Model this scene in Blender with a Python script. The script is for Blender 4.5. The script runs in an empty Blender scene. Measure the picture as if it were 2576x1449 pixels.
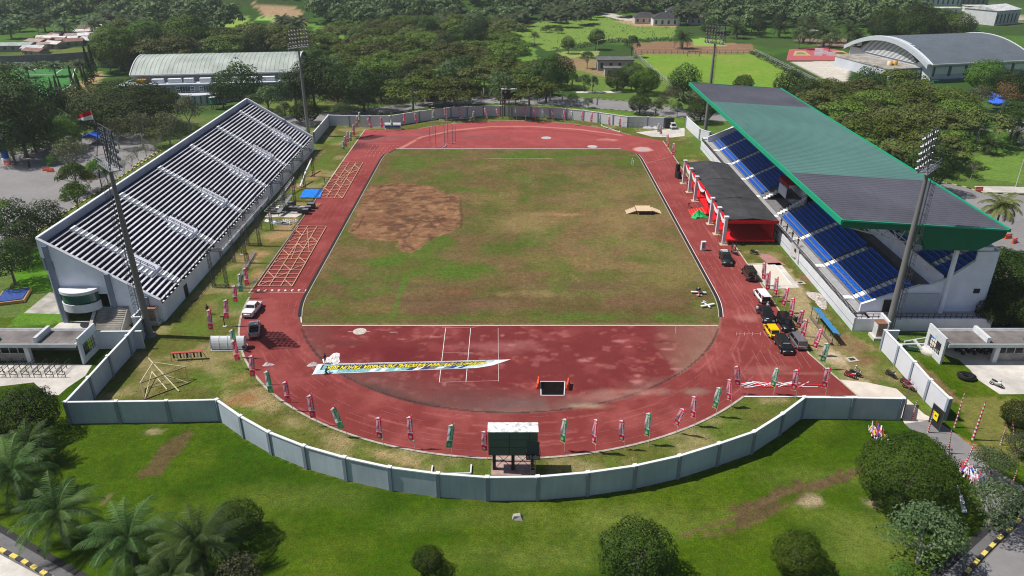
import bpy, math, random
import numpy as np
from mathutils import Vector, Matrix
R = random.Random(7)
RNG = np.random.default_rng(11)
SC = bpy.context.scene
COL = SC.collection
# ------------------------------------------------------------------ camera / light
CAM_H, FPX, PITCH = 60.0, 1890.0, math.radians(25.95)
SP, CP = math.sin(PITCH), math.cos(PITCH)
cam_d = bpy.data.cameras.new('camera'); cam_d.sensor_width = 36; cam_d.lens = FPX/2576*36
cam_d.clip_start = 1; cam_d.clip_end = 6000
cam = bpy.data.objects.new('camera', cam_d); COL.objects.link(cam)
cam.location = (0, 0, CAM_H); cam.rotation_euler = (math.radians(90)-PITCH, 0, 0)
SC.camera = cam
def G(px, py, z=0.0):
    """survey of the photograph (2576 px wide): where the sight line meets height z"""
    v = (py-724.5)/FPX; u = CAM_H-z
    dep = u/(SP+v*CP); Y = (dep-u*SP)/CP
    return ((px-1288)/FPX*dep, Y)
def GV(px, py, z=0.0):
    x, y = G(px, py, z); return Vector((x, y, z))
def GL(pts, z=0.0): return [G(a, b, z) for a, b in pts]
def HT(px, py, Y):
    """height of a point seen at py when it stands at distance Y; and its X"""
    v = (py-724.5)/FPX; u = (v*CP*Y+SP*Y)/(CP-v*SP)
    return CAM_H-u, (px-1288)/FPX*(Y*CP+u*SP)
SUN_EL, SUN_AZ = math.radians(56), math.radians(4.5)   # sun in the west (-x), a little to the north
SUNV = Vector((-math.cos(SUN_EL)*math.cos(SUN_AZ), math.cos(SUN_EL)*math.sin(SUN_AZ), math.sin(SUN_EL)))
sd = bpy.data.lights.new('sun', 'SUN'); sd.energy = 5.0; sd.angle = math.radians(0.5); sd.color = (1, .955, .89)
so = bpy.data.objects.new('sun', sd); COL.objects.link(so); so.location = (-100, 100, 200)
so.rotation_euler = SUNV.to_track_quat('Z', 'Y').to_euler()
W = bpy.data.worlds.new('World'); SC.world = W; W.use_nodes = True
nt = W.node_tree; sky = nt.nodes.new('ShaderNodeTexSky'); sky.sky_type = 'NISHITA'; sky.sun_disc = False
sky.sun_elevation = SUN_EL; sky.sun_rotation = math.atan2(SUNV.x, SUNV.y); sky.air_density = 1.0; sky.dust_density = 1.2
bg = nt.nodes['Background']; bg.inputs[1].default_value = 0.07
nt.links.new(sky.outputs[0], bg.inputs[0])
SC.view_settings.view_transform = 'Standard'; SC.view_settings.look = 'None'
SC.view_settings.exposure = 0.12; SC.view_settings.gamma = 1
SC.cycles.max_bounces = 6; SC.cycles.diffuse_bounces = 3; SC.cycles.glossy_bounces = 2; SC.cycles.transparent_max_bounces = 8
SC.cycles.transmission_bounces = 3
SC.cycles.use_denoising = True; SC.cycles.denoiser = 'OPENIMAGEDENOISE'; SC.cycles.denoising_input_passes = 'RGB_ALBEDO_NORMAL'; SC.cycles.denoising_prefilter = 'ACCURATE'; SC.cycles.filter_width = 1.1; SC.cycles.sample_clamp_indirect = 1.5
# ------------------------------------------------------------------ colours / materials
def lin(c):
    c = c/255.0
    return c/12.92 if c <= .04045 else ((c+.055)/1.055)**2.4
def S(r, g, b, k=1.35): return (lin(r)/k, lin(g)/k, lin(b)/k)      # albedo of a surface that shows (r,g,b) in full sun
def _bsdf(name):
    m = bpy.data.materials.new(name); m.use_nodes = True
    return m, m.node_tree, m.node_tree.nodes['Principled BSDF']
def N(nt, t, **kw):
    n = nt.nodes.new(t)
    for k, v in kw.items():
        if k.startswith('i_'):
            key = k[2:]; key = int(key) if key.isdigit() else key
            n.inputs[key].default_value = v
        else: setattr(n, k, v)
    return n
def M(name, col, rough=.7, var=.12, scale=1.5, bump=0., metal=0., spec=.3, det=4, stretch=None, var2=0., scale2=.15, tint=None):
    """painted / mineral surface: base colour broken up by two noises, optional bump"""
    m, nt, b = _bsdf(name); L = nt.links.new
    b.inputs['Roughness'].default_value = rough; b.inputs['Metallic'].default_value = metal
    b.inputs['Specular IOR Level'].default_value = spec
    pos = N(nt, 'ShaderNodeNewGeometry'); src = pos.outputs['Position']
    if stretch:
        mp = N(nt, 'ShaderNodeMapping'); mp.inputs['Scale'].default_value = stretch
        L(src, mp.inputs[0]); src = mp.outputs[0]
    n1 = N(nt, 'ShaderNodeTexNoise', i_Scale=scale, i_Detail=det, i_Roughness=.6); L(src, n1.inputs['Vector'])
    cr = N(nt, 'ShaderNodeValToRGB'); e = cr.color_ramp.elements
    e[0].position = .28; e[1].position = .72
    t = tint or (1, 1, 1)
    e[0].color = (*[max(0, c*(1-var)) for c in col], 1); e[1].color = (*[min(1, c*(1+var)*tt) for c, tt in zip(col, t)], 1)
    L(n1.outputs[0], cr.inputs[0]); out = cr.outputs[0]
    if var2:
        n2 = N(nt, 'ShaderNodeTexNoise', i_Scale=scale2, i_Detail=5); L(pos.outputs['Position'], n2.inputs['Vector'])
        mr = N(nt, 'ShaderNodeMapRange', i_1=.3, i_2=.7, i_3=1-var2, i_4=1+var2); L(n2.outputs[0], mr.inputs[0])
        mx = N(nt, 'ShaderNodeVectorMath', operation='SCALE'); L(out, mx.inputs[0]); L(mr.outputs[0], mx.inputs['Scale']); out = mx.outputs[0]
    L(out, b.inputs['Base Color'])
    if bump:
        bp = N(nt, 'ShaderNodeBump', i_Strength=bump, i_Distance=.05); L(n1.outputs[0], bp.inputs['Height']); L(bp.outputs[0], b.inputs['Normal'])
    return m
def ground_mat(name, rough=.95, sc=((.35, .22), (1.6, .22), (5., .25)), bump=.6, bscale=3.0, hue=.0):
    """ground whose own colour sits in the 'Col' attribute; noises of three sizes give blades, tufts and crumbs"""
    m, nt, b = _bsdf(name); L = nt.links.new
    b.inputs['Roughness'].default_value = rough; b.inputs['Specular IOR Level'].default_value = .04
    at = N(nt, 'ShaderNodeAttribute', attribute_name='Col'); out = at.outputs['Color']
    pos = N(nt, 'ShaderNodeNewGeometry')
    for s, a in sc:
        n = N(nt, 'ShaderNodeTexNoise', i_Scale=s, i_Detail=5, i_Roughness=.62); L(pos.outputs['Position'], n.inputs['Vector'])
        mr = N(nt, 'ShaderNodeMapRange', i_1=.3, i_2=.7, i_3=1-a, i_4=1+a); L(n.outputs[0], mr.inputs[0])
        mx = N(nt, 'ShaderNodeVectorMath', operation='SCALE'); L(out, mx.inputs[0]); L(mr.outputs[0], mx.inputs['Scale']); out = mx.outputs[0]
    if hue:
        n = N(nt, 'ShaderNodeTexNoise', i_Scale=.9, i_Detail=6); L(pos.outputs['Position'], n.inputs['Vector'])
        mr = N(nt, 'ShaderNodeMapRange', i_1=.3, i_2=.7, i_3=.5-hue, i_4=.5+hue); L(n.outputs[0], mr.inputs[0])
        hs = N(nt, 'ShaderNodeHueSaturation'); L(mr.outputs[0], hs.inputs['Hue']); L(out, hs.inputs['Color']); out = hs.outputs[0]
    L(out, b.inputs['Base Color'])
    if bump:
        n = N(nt, 'ShaderNodeTexNoise', i_Scale=bscale, i_Detail=4, i_Roughness=.7); L(pos.outputs['Position'], n.inputs['Vector'])
        bp = N(nt, 'ShaderNodeBump', i_Strength=bump, i_Distance=.12); L(n.outputs[0], bp.inputs['Height']); L(bp.outputs[0], b.inputs['Normal'])
    return m
def leaf_mat(name, dark, light, rough=.55, trans=.25, rnd=.5):
    m, nt, b = _bsdf(name); L = nt.links.new
    g = N(nt, 'ShaderNodeNewGeometry'); oi = N(nt, 'ShaderNodeObjectInfo')
    tc = N(nt, 'ShaderNodeTexCoord')
    n = N(nt, 'ShaderNodeTexNoise', i_Scale=.45, i_Detail=3); L(tc.outputs['Object'], n.inputs['Vector'])
    a = N(nt, 'ShaderNodeMath', operation='MULTIPLY_ADD', i_1=rnd); L(g.outputs['Random Per Island'], a.inputs[0])
    s = N(nt, 'ShaderNodeMapRange', i_1=.3, i_2=.7, i_3=-.15, i_4=1-rnd+.15); L(n.outputs[0], s.inputs[0]); L(s.outputs[0], a.inputs[2])
    cr = N(nt, 'ShaderNodeValToRGB'); e = cr.color_ramp.elements
    e[0].color = (*dark, 1); e[1].color = (*light, 1); L(a.outputs[0], cr.inputs[0])
    hs = N(nt, 'ShaderNodeHueSaturation')
    h1 = N(nt, 'ShaderNodeMapRange', i_3=.478, i_4=.518); L(oi.outputs['Random'], h1.inputs[0]); L(h1.outputs[0], hs.inputs['Hue'])
    v1 = N(nt, 'ShaderNodeMapRange', i_3=.62, i_4=1.45); L(oi.outputs['Random'], v1.inputs[0]); L(v1.outputs[0], hs.inputs['Value'])
    L(cr.outputs[0], hs.inputs['Color']); L(hs.outputs[0], b.inputs['Base Color'])
    b.inputs['Roughness'].default_value = rough; b.inputs['Specular IOR Level'].default_value = .1
    t = N(nt, 'ShaderNodeBsdfTranslucent'); L(hs.outputs[0], t.inputs[0])
    mx = N(nt, 'ShaderNodeMixShader', i_0=trans); L(b.outputs[0], mx.inputs[1]); L(t.outputs[0], mx.inputs[2])
    L(mx.outputs[0], nt.nodes['Material Output'].inputs[0])
    return m
# ------------------------------------------------------------------ mesh builder
class MB:
    def __init__(s): s.v = []; s.f = []; s.m = []; s.sm = []
    def add(s, vs, fs, mi=0, smooth=False):
        o = len(s.v); s.v.extend([tuple(p) for p in vs])
        for f in fs: s.f.append([i+o for i in f]); s.m.append(mi); s.sm.append(smooth)
        return s
    def box(s, c, d, rz=0., mi=0, M4=None):
        x, y, z = d[0]/2, d[1]/2, d[2]/2; cs, sn = math.cos(rz), math.sin(rz)
        vs = [(i*x, j*y, k*z) for k in (-1, 1) for j in (-1, 1) for i in (-1, 1)]
        if M4 is not None: vs = [M4 @ Vector(p) for p in vs]; vs = [(p[0]+c[0], p[1]+c[1], p[2]+c[2]) for p in vs]
        else: vs = [(c[0]+p[0]*cs-p[1]*sn, c[1]+p[0]*sn+p[1]*cs, c[2]+p[2]) for p in vs]
        return s.add(vs, [(0, 2, 3, 1), (4, 5, 7, 6), (0, 1, 5, 4), (2, 6, 7, 3), (0, 4, 6, 2), (1, 3, 7, 5)], mi)
    def zbox(s, x0, x1, y0, y1, z0, z1, mi=0):
        return s.box(((x0+x1)/2, (y0+y1)/2, (z0+z1)/2), (x1-x0, y1-y0, z1-z0), 0, mi)
    def bar(s, p, q, w, h=None, mi=0, up=(0, 0, 1)):
        p, q = Vector(p), Vector(q); d = q-p
        if d.length < 1e-6: return s
        h = w if h is None else h; d.normalize(); u = Vector(up)
        if abs(d.dot(u)) > .98: u = Vector((1, 0, 0))
        a = d.cross(u).normalized(); b = a.cross(d).normalized()
        vs = [e+a*(i*w/2)+b*(j*h/2) for e in (p, q) for i, j in ((-1, -1), (1, -1), (1, 1), (-1, 1))]
        return s.add(vs, [(3, 2, 1, 0), (4, 5, 6, 7), (0, 1, 5, 4), (1, 2, 6, 5), (2, 3, 7, 6), (3, 0, 4, 7)], mi)
    def tube(s, p, q, r, r2=None, n=8, mi=0, caps=True):
        p, q = Vector(p), Vector(q); d = (q-p).normalized(); r2 = r if r2 is None else r2
        u = Vector((0, 0, 1)) if abs(d.z) < .95 else Vector((1, 0, 0))
        a = d.cross(u).normalized(); b = a.cross(d)
        vs = []
        for e, rr in ((p, r), (q, r2)):
            for k in range(n):
                t = 2*math.pi*k/n; vs.append(e+a*(rr*math.cos(t))+b*(rr*math.sin(t)))
        fs = [(k, (k+1) % n, n+(k+1) % n, n+k) for k in range(n)]
        s.add(vs, fs, mi, True)
        if caps: s.add(vs, [tuple(range(n))[::-1], tuple(range(n, 2*n))], mi)
        return s
    def prism(s, poly, z0, z1, mi=0, mtop=None):
        n = len(poly); a = sum(poly[i][0]*poly[(i+1) % n][1]-poly[(i+1) % n][0]*poly[i][1] for i in range(n))
        if a < 0: poly = poly[::-1]
        vs = [(p[0], p[1], z0) for p in poly]+[(p[0], p[1], z1) for p in poly]
        s.add(vs, [tuple(range(n))[::-1]]+[(k, (k+1) % n, n+(k+1) % n, n+k) for k in range(n)], mi)
        return s.add(vs[n:], [tuple(range(n))], mi if mtop is None else mtop)
    def extr(s, poly, vec, mi=0):
        n = len(poly); v = Vector(vec); vs = [Vector(p) for p in poly]; vs = vs+[p+v for p in vs]
        return s.add(vs, [tuple(range(n))[::-1], tuple(range(n, 2*n))]+[(k, (k+1) % n, n+(k+1) % n, n+k) for k in range(n)], mi)
    def quad(s, a, b, c, d, mi=0): return s.add([a, b, c, d], [(0, 1, 2, 3)], mi)
    def lathe(s, prof, c=(0, 0, 0), n=16, mi=0):
        vs = []
        for r, z in prof:
            for k in range(n):
                t = 2*math.pi*k/n; vs.append((c[0]+r*math.cos(t), c[1]+r*math.sin(t), c[2]+z))
        fs = [(i*n+k, i*n+(k+1) % n, (i+1)*n+(k+1) % n, (i+1)*n+k) for i in range(len(prof)-1) for k in range(n)]
        return s.add(vs, fs, mi, True)
    def loft(s, rings, mi=0, smooth=True, caps=True):
        n = len(rings[0]); vs = [p for r in rings for p in r]
        fs = [(i*n+k, i*n+(k+1) % n, (i+1)*n+(k+1) % n, (i+1)*n+k) for i in range(len(rings)-1) for k in range(n)]
        s.add(vs, fs, mi, smooth)
        if caps: s.add(vs, [tuple(range(n))[::-1], tuple(range(len(vs)-n, len(vs)))], mi)
        return s
    def mesh(s, name, mats, off=(0, 0, 0)):
        me = bpy.data.meshes.new(name)
        me.from_pydata([(p[0]-off[0], p[1]-off[1], p[2]-off[2]) for p in s.v], [], s.f)
        for m in (mats if isinstance(mats, (list, tuple)) else [mats]): me.materials.append(m)
        me.polygons.foreach_set('material_index', s.m); me.polygons.foreach_set('use_smooth', s.sm); me.update()
        return me
    def build(s, name, mats, parent=None, local=False):
        if parent is not None:
            off = Vector((0, 0, 0))
            if not local:
                p = parent
                while p is not None: off += p.location; p = p.parent
        else:
            a = np.array(s.v); off = Vector(((a[:, 0].min()+a[:, 0].max())/2, (a[:, 1].min()+a[:, 1].max())/2, a[:, 2].min()))
        o = bpy.data.objects.new(name, s.mesh(name, mats, off)); COL.objects.link(o)
        if parent is not None: o.parent = parent
        else: o.location = off
        return o
def tag(o, label, cat, group=None):
    o['label'] = label; o['category'] = cat
    if group: o['group'] = group
    return o
def struct(o): o['kind'] = 'structure'; return o
def stuff(o, label, cat):
    o['kind'] = 'stuff'; return tag(o, label, cat)
def thing(name, loc, label, cat, group=None, rz=0.):
    o = bpy.data.objects.new(name, None); COL.objects.link(o); o.location = loc; o.rotation_euler = (0, 0, rz)
    o.empty_display_size = .5
    return tag(o, label, cat, group)
def copy_thing(root, loc, rz=0., sc=None, label=None):
    r = root.copy(); COL.objects.link(r); r.location = loc; r.rotation_euler = (0, 0, rz)
    if sc is not None: r.scale = (sc, sc, sc) if not isinstance(sc, tuple) else sc
    if label: r['label'] = label
    for ch in root.children:
        c = ch.copy(); COL.objects.link(c); c.parent = r
        for g in ch.children:
            d = g.copy(); COL.objects.link(d); d.parent = c
    return r
ORD = ['first', 'second', 'third', 'fourth', 'fifth', 'sixth', 'seventh', 'eighth', 'ninth', 'tenth', 'eleventh', 'twelfth', 'thirteenth', 'fourteenth', 'fifteenth', 'sixteenth', 'seventeenth', 'eighteenth', 'nineteenth', 'twentieth']
def text_mesh(txt, size, name='lettering', bold=0.0, spacing=1.0):
    cu = bpy.data.curves.new(name, 'FONT'); cu.body = txt; cu.size = size; cu.align_x = 'CENTER'; cu.align_y = 'CENTER'
    cu.offset = bold; cu.space_character = spacing; cu.resolution_u = 2
    o = bpy.data.objects.new(name, cu); COL.objects.link(o)
    dg = bpy.context.evaluated_depsgraph_get(); dg.update()
    me = o.evaluated_get(dg).to_mesh()
    vs = [v.co.copy() for v in me.vertices]; fs = [tuple(p.vertices) for p in me.polygons]
    o.evaluated_get(dg).to_mesh_clear()
    bpy.data.objects.remove(o); bpy.data.curves.remove(cu)
    return vs, fs
# ------------------------------------------------------------------ numpy noise and ground painting
def vnoise(x, y, s, seed=0):
    x = np.asarray(x)/s+seed*17.3+1000; y = np.asarray(y)/s+seed*31.7+1000
    xi = np.floor(x).astype(np.int64); yi = np.floor(y).astype(np.int64); fx = x-xi; fy = y-yi
    fx = fx*fx*(3-2*fx); fy = fy*fy*(3-2*fy)
    def h(a, b):
        n = (a*374761393+b*668265263+seed*974634777) & 0x7fffffff
        n = ((n ^ (n >> 13))*1274126177) & 0x7fffffff
        return ((n ^ (n >> 16)) & 0xffff)/65535.0
    return (h(xi, yi)*(1-fx)+h(xi+1, yi)*fx)*(1-fy)+(h(xi, yi+1)*(1-fx)+h(xi+1, yi+1)*fx)*fy
def fbm(x, y, s, seed=0, o=4):
    t = 0; a = 1; w = 0
    for k in range(o): t = t+a*vnoise(x, y, s/2**k, seed+k); w += a; a *= .55
    return t/w
def inpoly(x, y, poly):
    r = np.zeros(x.shape, bool); n = len(poly); j = n-1
    for i in range(n):
        xi, yi = poly[i]; xj, yj = poly[j]
        if yi != yj:
            r ^= ((yi > y) != (yj > y)) & (x < (xj-xi)*(y-yi)/(yj-yi)+xi)
        j = i
    return r
def segdist(x, y, pts):
    d = np.full(x.shape, 1e9)
    for (ax, ay), (bx, by) in zip(pts[:-1], pts[1:]):
        L2 = (bx-ax)**2+(by-ay)**2+1e-9; t = np.clip(((x-ax)*(bx-ax)+(y-ay)*(by-ay))/L2, 0, 1)
        d = np.minimum(d, np.hypot(x-ax-t*(bx-ax), y-ay-t*(by-ay)))
    return d
class Paint:
    def __init__(s, x, y, col): s.x = x; s.y = y; s.c = np.ones((len(x), 3))*np.array(col)
    def mix(s, m, col):
        m = np.clip(m, 0, 1)[:, None]; s.c = s.c*(1-m)+np.array(col)*m
    def poly(s, poly, col, rag=.0, rs=4., a=1., seed=3):
        x, y = s.x, s.y
        if rag: x = x+(fbm(x, y, rs, seed)-.5)*2*rag; y = y+(fbm(s.x, y, rs, seed+9)-.5)*2*rag
        s.mix(inpoly(x, y, poly)*a, col)
    def blob(s, cx, cy, rx, ry, col, a=1., soft=.5, rag=.5, rs=5., seed=5, rot=0.):
        c, n = math.cos(rot), math.sin(rot); dx, dy = s.x-cx, s.y-cy
        u = (dx*c+dy*n)/rx; v = (-dx*n+dy*c)/ry
        near = (np.abs(u) < 2.5) & (np.abs(v) < 2.5)
        d = np.hypot(u[near], v[near])+(fbm(s.x[near], s.y[near], rs, seed)-.5)*2*rag
        m = np.zeros(len(s.x)); m[near] = np.clip((1-d)/soft, 0, 1)*a; s.mix(m, col)
    def line(s, pts, w, col, a=1., soft=.4, rag=.4, rs=3., seed=8):
        d = segdist(s.x, s.y, pts)+(fbm(s.x, s.y, rs, seed)-.5)*2*rag*w
        s.mix(np.clip((w-d)/(soft*w+1e-6), 0, 1)*a, col)
    def noise(s, sc, lo, hi, col, a=1., seed=1):
        n = fbm(s.x, s.y, sc, seed); s.mix(np.clip((n-lo)/(hi-lo), 0, 1)*a, col)
def grid_obj(name, X, Y, Z, C, mat):
    """X, Y, Z (rows x cols) and colours -> one sheet"""
    r, c = X.shape; me = bpy.data.meshes.new(name)
    v = np.stack([X, Y, Z], -1).reshape(-1, 3).astype(np.float32)
    me.vertices.add(r*c); me.vertices.foreach_set('co', v.ravel())
    i = np.arange(r*c).reshape(r, c); f = np.stack([i[:-1, :-1], i[:-1, 1:], i[1:, 1:], i[1:, :-1]], -1).reshape(-1, 4).astype(np.int32)
    me.loops.add(f.size); me.loops.foreach_set('vertex_index', f.ravel())
    me.polygons.add(len(f)); me.polygons.foreach_set('loop_start', np.arange(0, f.size, 4, dtype=np.int32))
    me.polygons.foreach_set('use_smooth', np.ones(len(f), bool))
    at = me.color_attributes.new('Col', 'FLOAT_COLOR', 'POINT')
    at.data.foreach_set('color', np.concatenate([C, np.ones((len(C), 1))], 1).astype(np.float32).ravel())
    me.materials.append(mat); me.update(); me.validate()
    o = bpy.data.objects.new(name, me); COL.objects.link(o); return o
def scan_sheet(name, poly, z, cell, paint, mat, base):
    """sheet inside a polygon that every row crosses once"""
    p = np.array(poly); ys = sorted(set(np.round(p[:, 1], 4))); rows = []
    for a, b in zip(ys[:-1], ys[1:]):
        k = max(1, int(round((b-a)/cell))); e = min(1e-3, (b-a)*.01)
        rows += list(np.linspace(a+e, b-e, k+1))
    nc = int((p[:, 0].max()-p[:, 0].min())/cell)+2; X = []; Y = []
    for y in rows:
        xs = []
        for (x0, y0), (x1, y1) in zip(poly, list(poly[1:])+[poly[0]]):
            if (y0 > y) != (y1 > y): xs.append(x0+(y-y0)/(y1-y0)*(x1-x0))
        X.append(np.linspace(min(xs), max(xs), nc)); Y.append(np.full(nc, y))
    X = np.array(X); Y = np.array(Y); P = Paint(X.ravel(), Y.ravel(), base); paint(P)
    return grid_obj(name, X, Y, np.full(X.shape, z), P.c, mat)
# ================================================================== GROUND
WH = 3.3
NEAR_TOP = [(164,1013),(291,1011.5),(418,1010),(545,1007),(604,1048),(675,1088),(764,1123),(866,1152),(980,1177),(1101,1193),(1226,1202),(1353,1201),(1480,1190),(1598,1173),(1710,1148),(1810,1117),(1898,1087),(1969,1042),(2024,1001),(2148,1002),(2272,1004)]
SIDE_TOP = [(164,1013),(222,951),(271,897),(319,846),(360,798)]
FAR_TOP = [(789,334),(826,291),(878,292.5),(930,293),(979,293),(1054,281),(1134,271),(1175,269.5),(1216,268),(1259,268.2),(1288,268.2),(1336,269.5),(1384,272),(1425,275),(1468,279),(1505,284),(1543,289.5),(1580,295),(1630,296),(1672,297)]
NEARW = GL(NEAR_TOP, WH); SIDEW = GL(SIDE_TOP, WH); FARW = GL(FAR_TOP, WH)
RW = GL([(2228,833),(2264,871),(2301,912),(2341,957),(2390,1004)], WH)      # right hand wall, lit face
INSIDE = NEARW[::-1]+SIDEW[1:]+[(-57,112),(-57,217)]+FARW+[(54,231),(55,218),(55,106),RW[0], RW[-1]]
LAWN=S(74,100,14); LAWN2=S(52,84,8); DRY=S(148,135,88); WORN=S(104,106,50); EARTH=S(160,122,88); MUD=S(112,90,70)
CONC=S(205,198,188); PALE=S(216,208,196); ASPH=S(150,146,148); BRUSH=S(62,92,38); MEADOW=S(124,152,68); FIELD=S(124,158,58); PLOUGH=S(150,118,92); REDCOURT=S(190,98,98)
xs = np.concatenate([np.arange(-1500,-220,30.), np.arange(-220,-130,2.2), np.arange(-130,130,.62), np.arange(130,260,2.2), np.arange(260,1500,30.)])
ys = np.concatenate([np.arange(30,52,4.), np.arange(52,250,.62), np.arange(250,420,1.6), np.arange(420,760,4.), np.arange(760,3200,60.)])
TX, TY = np.meshgrid(xs, ys)
def hill(x, y):
    h = 46*np.exp(-(((x+190)/120)**2+((y-640)/75)**2)**1.3)+30*np.exp(-((x+60)/70)**2-((y-700)/70)**2)
    h = h+20*np.clip((np.asarray(y)-900)/900, 0, 4)
    return h*np.clip((np.asarray(y)-500)/40, 0, 1)
P = Paint(TX.ravel(), TY.ravel(), BRUSH)
P.noise(40, .42, .6, S(84,120,48), .9, 4); P.noise(22, .5, .65, S(70,86,50), .7, 14)
# lawn in front of the near wall and around the arena
P.poly([(-140,40),(140,40),(140,108),(60,108),(-60,108),(-140,112)], LAWN, 0)
P.poly([(-140,105),(-55,105),(-55,260),(-140,260)], S(98,118,58), 2); P.poly([(50,100),(140,100),(140,330),(20,330)], S(96,122,56), 2)
m = (P.y < 112) & (np.abs(P.x) < 140)
nl = fbm(P.x, P.y, 14, 21); P.mix(np.clip((nl-.42)/.2, 0, 1)*m*.75, LAWN2)
nl = fbm(P.x, P.y, 9, 31); P.mix(np.clip((nl-.52)/.18, 0, 1)*m*.55, S(98,112,32))
nl = fbm(P.x, P.y, 3.2, 41); P.mix(np.clip((nl-.56)/.16, 0, 1)*m*.35, S(46,74,8))
for px, py, rx, ry, a in ((1640,1300,13,3.,.5),(1500,1330,10,4,.5),(2150,1330,8,5,.6),(2080,1200,12,3,.4),(1150,1300,10,3,.35),(760,1250,9,3.5,.4),(2200,1400,8,4,.6),(1250,1400,9,3,.35),(1420,1400,7,3,.4)):
    g = G(px, py); P.blob(*g, rx, ry, S(118,130,58), a, .8, .5, 4)
P.poly(GL([(478,1080),(492,1094),(442,1150),(402,1196),(350,1206),(342,1192),(378,1146),(428,1104)]), S(102,86,58), 1.1, 2, .9)
P.poly(GL([(250,1268),(275,1240),(285,1250),(262,1276)]), S(128,112,80), .4, 2, .8)
P.poly(GL([(2170,1170),(2165,1186),(2060,1222),(1975,1262),(1905,1310),(1825,1338),(1800,1330),(1850,1306),(1840,1270),(1880,1262),(1990,1216),(2080,1190)]), S(98,82,56), 1.3, 2.2, .9)
P.line(GL([(2170,1176),(2060,1212),(1960,1246),(1850,1300),(1720,1348)]), .35, S(112,92,66), .9); P.line(GL([(2165,1192),(2050,1230),(1900,1316),(1760,1352)]), .3, S(112,92,66), .8)
for px, py, r in ((2190,1265,.9),(2040,1262,1.3),(390,1084,1.0),(1300,1301,.0),(2045,1258,1.0)):
    if r: P.blob(*G(px, py), r*1.4, r, S(178,158,128), .8, .6, .6, 1)
# arena floor inside the walls
P.poly(INSIDE, WORN, 0)
ins = inpoly(P.x, P.y, INSIDE)
def inmix(sc, lo, hi, col, a, seed): P.mix(np.clip((fbm(P.x, P.y, sc, seed)-lo)/(hi-lo), 0, 1)*ins*a, col)
inmix(7, .45, .62, S(98,118,44), .9, 51); inmix(5, .5, .66, S(156,142,100), .75, 52); inmix(2.2, .55, .7, S(88,104,42), .5, 53)
dry = inpoly(P.x, P.y, GL([(560,1010),(700,1040),(860,1130),(1060,1180),(1060,1160),(900,1110),(760,1060),(640,960),(560,960)]))
P.mix(dry*np.clip(fbm(P.x, P.y, 3, 61)*2.2-.6, 0, .9), S(172,150,108))
P.blob(*G(612,1005), 2.6, 3.0, S(166,112,78), .85, .9, .8, 1.2)
P.blob(*G(600,955), 1.8, 2., S(176,142,98), .6, .9, .8, 1.2); P.blob(*G(470,915), 6, 1.6, S(146,134,84), .6, .9, .8, 2)
# scaffold strip, left
for px, py, rx, ry in ((640,640,3.2,3.2),(700,590,3.2,5),(735,560,4,4),(655,690,2.5,3),(770,400,2.6,6),(745,470,3,4),(800,330,3,4),(790,440,2.5,6)):
    P.blob(*G(px, py), rx, ry, S(176,142,102), .85, .7, .6, 2)
for px, py, rx, ry in ((690,655,2.6,3),(750,610,2,4),(600,760,4,4),(820,400,2.2,8),(850,350,3,8)):
    P.blob(*G(px, py), rx, ry, S(92,120,48), .8, .7, .6, 2)
# right strip between track and stand, tyre-worn
P.poly(GL([(1960,660),(2000,690),(2040,760),(2060,800),(2130,930),(2240,1010),(2320,1060),(2280,1064),(2180,1010),(2090,940),(2060,930),(2000,800),(1950,700)]), S(186,166,130), 1.4, 3, .75)
P.line(GL([(2030,838),(2080,900),(2130,945),(2200,985),(2300,1045)]), .5, S(160,134,104), .8); P.line(GL([(2060,880),(2120,925),(2190,950),(2240,985)]), .4, S(150,120,90), .8)
for px, py, rx, ry in ((2165,870,4,2.2),(2180,905,4,2.4),(2120,850,2.5,2.5),(2030,700,1.4,3)): P.blob(*G(px, py), rx, ry, S(136,104,78), .8, .8, .7, 2)
for px, py, rx, ry in ((2090,930,1.6,4),(2130,800,1.5,3),(2230,965,2.2,2.2),(1950,665,2,4),(2040,880,1.2,5)): P.blob(*G(px, py), rx, ry, S(92,120,50), .85, .7, .6, 2)
P.blob(*G(2090,895), 2.2, 3.2, S(206,188,158), .9, .7, .7, 1.5)
P.poly(GL([(1590,318),(1600,330),(1740,346),(1745,330),(1700,320)]), S(150,150,96), 1, 3, .5)
# outside right: gate lawn
P.poly(GL([(2400,1000),(2576,1000),(2576,1170),(2500,1150),(2420,1070)]), S(132,128,70), 1.2, 4, .8)
P.line(GL([(2330,1062),(2400,1100),(2440,1120),(2470,1140)]), .8, S(186,138,98), .9)
P.poly(GL([(2250,870),(2340,930),(2420,1010),(2390,1010),(2300,930)]), S(140,112,82), .8, 3, .8)
P.poly(GL([(2448,620),(2576,600),(2576,830),(2440,800)]), S(70,72,48), 1)
P.poly(GL([(2430,400),(2576,370),(2576,462),(2400,440)]), S(112,142,62), .5)
# left outside
P.poly(GL([(0,640),(130,560),(250,470),(420,340),(520,300),(420,300),(0,520)]), S(120,122,82), 2, 5, .8)
P.poly(GL([(30,705),(60,640),(100,630),(130,735),(50,735)]), S(92,140,36), .8)
P.poly(GL([(60,780),(150,745),(260,770),(250,810),(150,815),(20,822)]), S(96,136,44), .6)
P.poly(GL([(190,215),(250,175),(262,190),(215,250),(170,275)]), S(190,166,118), .8, 4, .9)
P.poly(GL([(640,225),(920,225),(930,275),(620,300)]), S(120,134,66), 1.5, 4, .8)
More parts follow.
